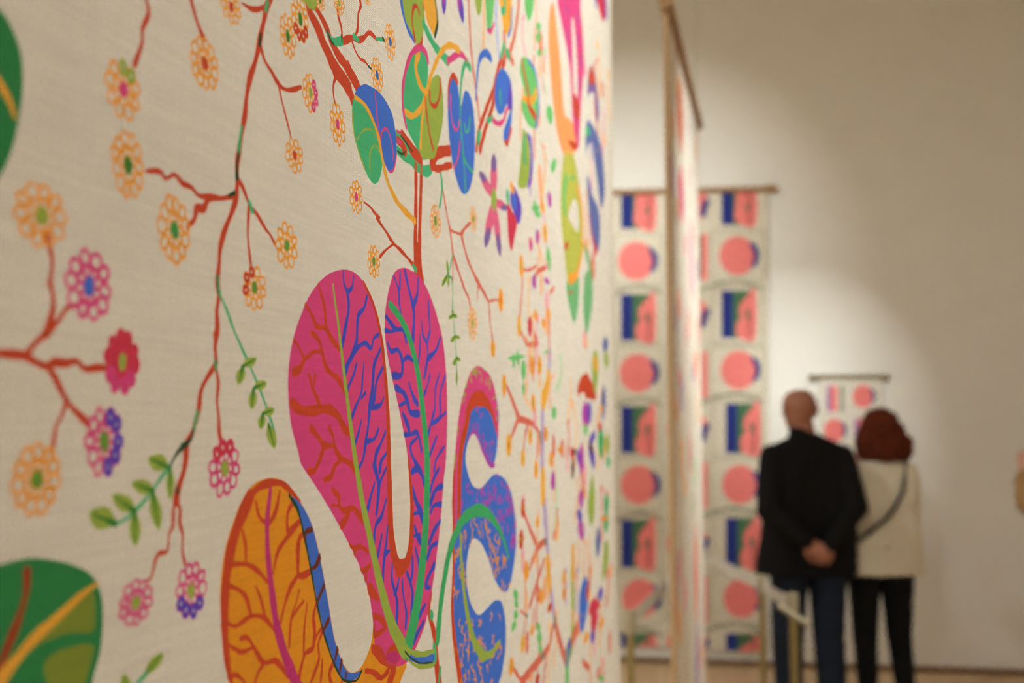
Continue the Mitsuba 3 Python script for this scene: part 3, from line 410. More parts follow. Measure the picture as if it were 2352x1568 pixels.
('leaf',[(None,'pk',2,[('p',[6674,16960,6425,16890,6216,16759,6074,16601,5974,16437,5929,16265,5935,16105,5978,15946,6067,15799,6114,15716,6293,15590,6575,15372,6907,15085,7123,14842,7214,14639,7242,14502,7308,14375,7544,14225,7793,14166,7968,14177,8134,14254,8306,14379,8435,14574,8566,14866,8673,15194,8734,15478,8790,15627,8822,15979,8794,16334,8697,16636,8532,16844,8322,17016,8123,17103,7873,17134,7696,17117,7556,17057,7471,16943,7412,16814,7390,16661,7420,16502,7519,16316,7605,16186,7729,15982,7844,15772,7908,15569,7955,15313,7948,15083,7892,14955,7791,14905,7705,14914,7611,15022,7552,15199,7530,15450,7508,15681,7469,15932,7428,16182,7355,16478,7278,16641,7168,16797,7018,16905,6875,16960])]),('rust_veins','ru',3,[('s',27,43,[6300,16812,6361,16733,6403,16651,6416,16556]),('s',29,49,[6126,16673,6220,16615,6289,16554,6416,16552,6499,16493,6615,16439]),('s',35,46,[6224,16510,6321,16471,6372,16397,6424,16313,6506,16273,6611,16242,6709,16164]),('s',24,30,[5995,16446,6063,16402,6137,16349,6247,16393,6371,16405]),('s',58,32,[5998,16260,6068,16279,6137,16349]),('s',26,48,[6195,16252,6245,16170,6303,16120,6354,16053]),('s',26,26,[6280,16255,6257,16187]),('s',65,60,[5987,16078,6076,16043,6203,16035,6354,16045,6493,16046,6618,16002,6705,15930,6794,15893]),('s',47,31,[6234,15931,6321,15883,6420,15826,6561,15818]),('s',33,47,[6486,15932,6549,15870,6572,15800,6669,15735,6822,15692,6891,15645]),('s',44,41,[6420,15822,6364,15747,6308,15682]),('s',41,31,[6669,15726,6586,15694,6546,15663]),('s',42,33,[6215,15678,6280,15670,6317,15706]),('s',48,35,[6427,15611,6526,15627,6566,15677]),('s',37,51,[6550,15539,6644,15488,6657,15425,6754,15390,6876,15398,7016,15311]),('s',19,18,[6542,15444,6657,15434]),('s',78,43,[6692,15308,6767,15345,6798,15377]),('s',34,34,[6816,15165,6906,15131,6997,15133,7117,15086]),('s',45,45,[6906,15113,6896,15087]),('s',43,34,[6956,14988,7049,14965,7168,14985]),('s',38,38,[7086,14894,7108,14956]),('s',88,48,[7160,14827,7247,14775,7311,14735]),('s',39,51,[7253,14556,7242,14502,7380,14493,7457,14516,7352,14594,7251,14623]),('s',43,59,[7208,14406,7332,14388,7463,14282,7515,14319,7650,14329,7734,14290])]),('blue_veins','vb',3,[('s',22,48,[6664,16946,6677,16870,6733,16813,6758,16715,6718,16601,6657,16451]),('s',20,33,[6830,16937,6810,16860,6733,16818]),('s',31,57,[7056,16823,7011,16741,6918,16684,6898,16579,6889,16494,6823,16406,6758,16348,6705,16282]),('s',26,41,[7275,16581,7187,16545,7139,16474,7041,16505,6924,16469,6845,16426]),('s',21,38,[6898,16355,6850,16278,6774,16202,6742,16156]),('s',20,36,[7021,16371,7000,16266,6980,16161,6901,16076,6835,16002,6803,15947]),('s',24,24,[7051,16163,6981,16124]),('s',29,63,[7316,16485,7204,16371,7182,16273,7172,16176,7138,16079]),('s',28,42,[7358,16349,7245,16246,7211,16128,7149,16098]),('s',20,51,[7390,16141,7313,16081,7138,16064]),('s',42,33,[7126,16069,7105,15936,7060,15813,7027,15720,6937,15643]),('s',26,40,[7292,15914,7218,15848,7072,15832]),('s',18,36,[6992,15983,6941,15891,6875,15809]),('s',24,53,[7422,15893,7333,15806,7246,15731,7237,15627]),('s',24,57,[7453,15743,7349,15688,7325,15631]),('s',61,45,[7223,15664,7262,15604,7302,15534,7293,15419,7270,15325]),('s',24,39,[7442,15634,7365,15569,7315,15524]),('s',29,43,[7227,15539,7155,15439,7098,15341]),('s',29,53,[7448,15407,7360,15297,7272,15257,7236,15185,7214,15092]),('s',25,40,[7376,15169,7327,15078,7279,14988]),('s',31,57,[7479,15216,7456,15101,7419,14988,7385,14799]),('s',18,46,[7537,15041,7431,15026]),('s',22,34,[7557,17037,7657,16946,7674,16843,7734,16723]),('s',23,29,[7683,17085,7677,16959]),('s',37,61,[7784,17110,7861,16992,7939,16894,7988,16790,7975,16648,7962,16539]),('s',31,56,[8075,17086,8062,16963,7986,16877]),('s',43,39,[7415,16723,7510,16682,7594,16648,7765,16652,7826,16572]),('s',33,27,[7404,16622,7512,16621,7622,16650]),('s',32,55,[7446,16534,7515,16478,7654,16497,7741,16419,7729,16314,7561,16302]),('s',34,38,[7742,16409,7858,16457,7980,16432]),('s',30,46,[8323,16937,8343,16791,8361,16702,8296,16595,8315,16495,8236,16313]),('s',25,38,[8162,16763,8196,16655,8297,16584]),('s',30,54,[8624,16666,8519,16554,8299,16461]),('s',25,38,[8132,16650,8119,16506,8089,16416]),('s',49,58,[7618,16217,7776,16180,7866,16108,7927,16034,8113,16024]),('s',32,23,[7692,16085,7836,16113]),('s',29,52,[7892,16257,7986,16153,8080,16100]),('s',26,38,[8368,16340,8303,16248,8238,16180]),('s',27,48,[8611,16362,8507,16231,8493,16071,8409,15957,8343,15868]),('s',28,49,[8757,16344,8632,16200,8634,16037]),('s',24,54,[8780,16038,8582,15980,8443,15946]),('s',39,62,[7765,16023,7870,15939,7901,15886]),('s',35,44,[7783,15867,7931,15864,8085,15873,8182,15740]),('s',27,49,[8085,15840,7933,15780,7996,15682,8154,15580]),('s',32,51,[8549,15842,8413,15721,8331,15646]),('s',25,38,[8766,15756,8552,15660,8485,15563]),('s',64,59,[7968,15577,8090,15602,8186,15554,8252,15474]),('s',32,58,[8624,15576,8486,15504,8386,15398]),('s',49,79,[7986,15448,8064,15347,8160,15263,8226,15181]),('s',36,42,[8020,15255,8192,15261]),('s',51,62,[8698,15422,8522,15400,8388,15298]),('s',49,36,[8665,15275,8490,15279,8406,15230]),('s',41,64,[8038,15158,8101,15076,8197,15011]),('s',29,25,[8009,15087,8164,15080]),('s',43,62,[8649,15139,8493,15076,8377,14990]),('s',45,51,[8564,14967,8428,14950,8329,14875]),('s',31,56,[8057,14986,8137,14869,8170,14779]),('s',61,39,[8498,14797,8381,14736,8301,14662,8400,14635]),('s',27,60,[7580,14936,7569,14829,7626,14740,7684,14631,7661,14435]),('s',27,38,[7727,14845,7681,14751,7627,14720]),('s',23,41,[7779,14797,7811,14659,7872,14536,7859,14425]),('s',30,54,[7850,14858,7956,14738,8003,14647,7976,14495]),('s',30,54,[7987,14942,7999,14825,7956,14738]),('s',34,62,[8303,14520,8176,14468,8084,14423]),('s',33,67,[8257,14389,8117,14332,8041,14295])]),('rust_edge','ru',4,[('s',25,116,[6994,16921,7168,16792,7286,16637,7360,16473,7434,16182,7475,15932,7494,15682,7514,15451,7541,15200,7606,15003,7714,14882]),('s',130,40,[7714,14882,7834,14891,7921,14951,7966,15081,7973,15312,7939,15504,7894,15665])]),('olive_midrib','ol',5,[('s',22,133,[6512,16840,6543,16736,6588,16625,6671,16361,6766,16075,6864,15800,6913,15669,7012,15441,7137,15214,7267,14971,7427,14706,7591,14489,7849,14255])]),('green_midrib','gn3',5,[('s',62,185,[7480,16819,7676,16749,7885,16609,8075,16361,8209,16036,8296,15758,8316,15591,8310,15338,8276,15067,8172,14704,8052,14460,7907,14272])])]),
('leaf',[(None,'or',1,[('p',[5723,15665,5572,15645,5459,15583,5365,15473,5290,15348,5250,15202,5249,15065,5276,14888,5321,14741,5388,14586,5654,14299,6421,14027,7173,13934,7630,13998,7824,14098,7880,14156,7624,14245,7410,14333,7294,14425,7229,14524,7195,14447,7078,14353,6952,14324,6829,14356,6708,14461,6599,14627,6500,14875,6394,15120,6273,15343,6112,15501,6005,15577,5868,15645])]),('rust_veins','ru',2,[('s',19,35,[5583,15548,5608,15486,5647,15445,5701,15425]),('s',25,40,[5854,15584,5809,15476,5748,15420]),('s',33,45,[6008,15505,5950,15447,5954,15353,5996,15348,6107,15392]),('s',45,24,[6013,15346,5938,15307,5850,15256,5812,15192,5790,15135]),('s',45,39,[6218,15316,6119,15302,6086,15250,6089,15170,6101,15080,6217,15071,6346,15118]),('s',41,25,[6101,15080,6007,15031,5935,14942,5881,14837]),('s',23,28,[5451,15407,5486,15324,5494,15229]),('s',26,28,[5354,15245,5487,15229,5605,15184,5729,15099]),('s',24,31,[5332,15140,5435,15102,5508,15047,5547,14968,5570,14942]),('s',24,28,[5292,14974,5387,14928,5484,14937,5570,14946,5705,14909,5834,14808]),('s',18,26,[5601,15097,5656,15022,5713,14915]),('s',17,30,[6113,14990,6063,14912,6014,14842,5994,14690]),('s',27,21,[6168,14917,6099,14889,6031,14855]),('s',22,25,[6214,14893,6183,14753,6179,14602]),('s',26,36,[6495,14741,6342,14680,6297,14616,6197,14606,6138,14516,6114,14460]),('s',22,23,[5310,14860,5392,14815,5476,14779,5591,14778]),('s',26,35,[5459,14850,5516,14845,5576,14796,5699,14674,5840,14648,5992,14528]),('s',31,31,[5699,14666,5641,14629,5613,14587]),('s',23,19,[5330,14684,5425,14674,5511,14612]),('s',26,33,[6437,14694,6372,14624,6385,14531,6276,14419]),('s',23,27,[6433,14519,6426,14438,6409,14386]),('s',35,43,[6604,14472,6535,14412,6567,14346]),('s',34,37,[6336,14871,6301,14795,6322,14709,6297,14616]),('s',38,48,[7115,14289,7237,14250,7389,14176,7518,14192]),('s',66,110,[7232,14410,7411,14304,7625,14206,7547,14099]),('s',22,31,[6909,14267,6922,14211]),('s',29,21,[6733,14338,6703,14267])]),('rust_edge','ru',3,[('s',29,55,[6095,15505,6006,15561,5869,15626,5724,15635,5603,15617,5502,15562]),('s',97,73,[5516,15571,5421,15461,5350,15348,5308,15220,5291,15071,5295,14953]),('s',75,27,[5295,14960,5308,14847,5335,14738,5386,14621])]),('blue_edge','bl',4,[('p',[5981,15543,6097,15438,6193,15253,6272,15079,6354,14884,6457,14681,6593,14483,6722,14345,6842,14291,6965,14280,7039,14309,6952,14319,6818,14354,6704,14459,6593,14626,6494,14877,6388,15120,6267,15343,6122,15484])]),('dark_line','gk',5,[('s',25,16,[5963,15552,6079,15451,6174,15272,6263,15072,6339,14887,6448,14675,6583,14481,6722,14336,6842,14284]),('s',15,15,[6842,14284,6965,14267,7044,14311])]),('bars','br',6,[('s',37,26,[6255,15324,6182,15320,6174,15280]),('s',42,30,[6374,15148,6328,15104,6272,15091]),('s',43,30,[6438,14962,6382,14913,6345,14878]),('s',40,28,[6505,14739,6476,14720,6434,14686]),('s',40,28,[6653,14538,6614,14478]),('s',37,26,[6719,14454,6689,14391]),('s',34,24,[6786,14351,6776,14309])]),('pink_midrib','pk2',5,[('s',41,95,[5742,15596,5713,15431,5727,15242,5778,15046,5841,14845,5954,14645,6115,14435,6225,14311])]),('pink_patch','pk2',5,[('p',[7463,14311,7542,14318,7678,14288,7750,14227,7653,14214,7517,14256])])]),
('stem',[(None,'ru',2,[('s',48,150,[8435,14574,8377,14453,8456,14328,8543,14189,8563,14029,8636,13825,8674,13668])]),('nodes','gn',3,[('p',[8420,14456,8488,14421,8479,14368,8438,14364,8398,14405]),('p',[8492,14189,8551,14143,8580,14047,8530,13993,8485,14047,8476,14137]),('s',49,49,[8670,13926,8636,13825])])]),
('stem',[(None,'ol',6,[('s',67,32,[7820,14271,7967,14218,8214,14150,8511,14113]),('s',18,46,[7879,14217,8029,14121,8248,14046,8495,14012])]),('blue_band','bl',7,[('s',40,59,[7968,14182,8121,14126,8312,14087,8495,14062])]),('dark_line','gk',8,[('s',14,14,[7843,14256,7968,14182,8184,14090,8478,14027])])]),
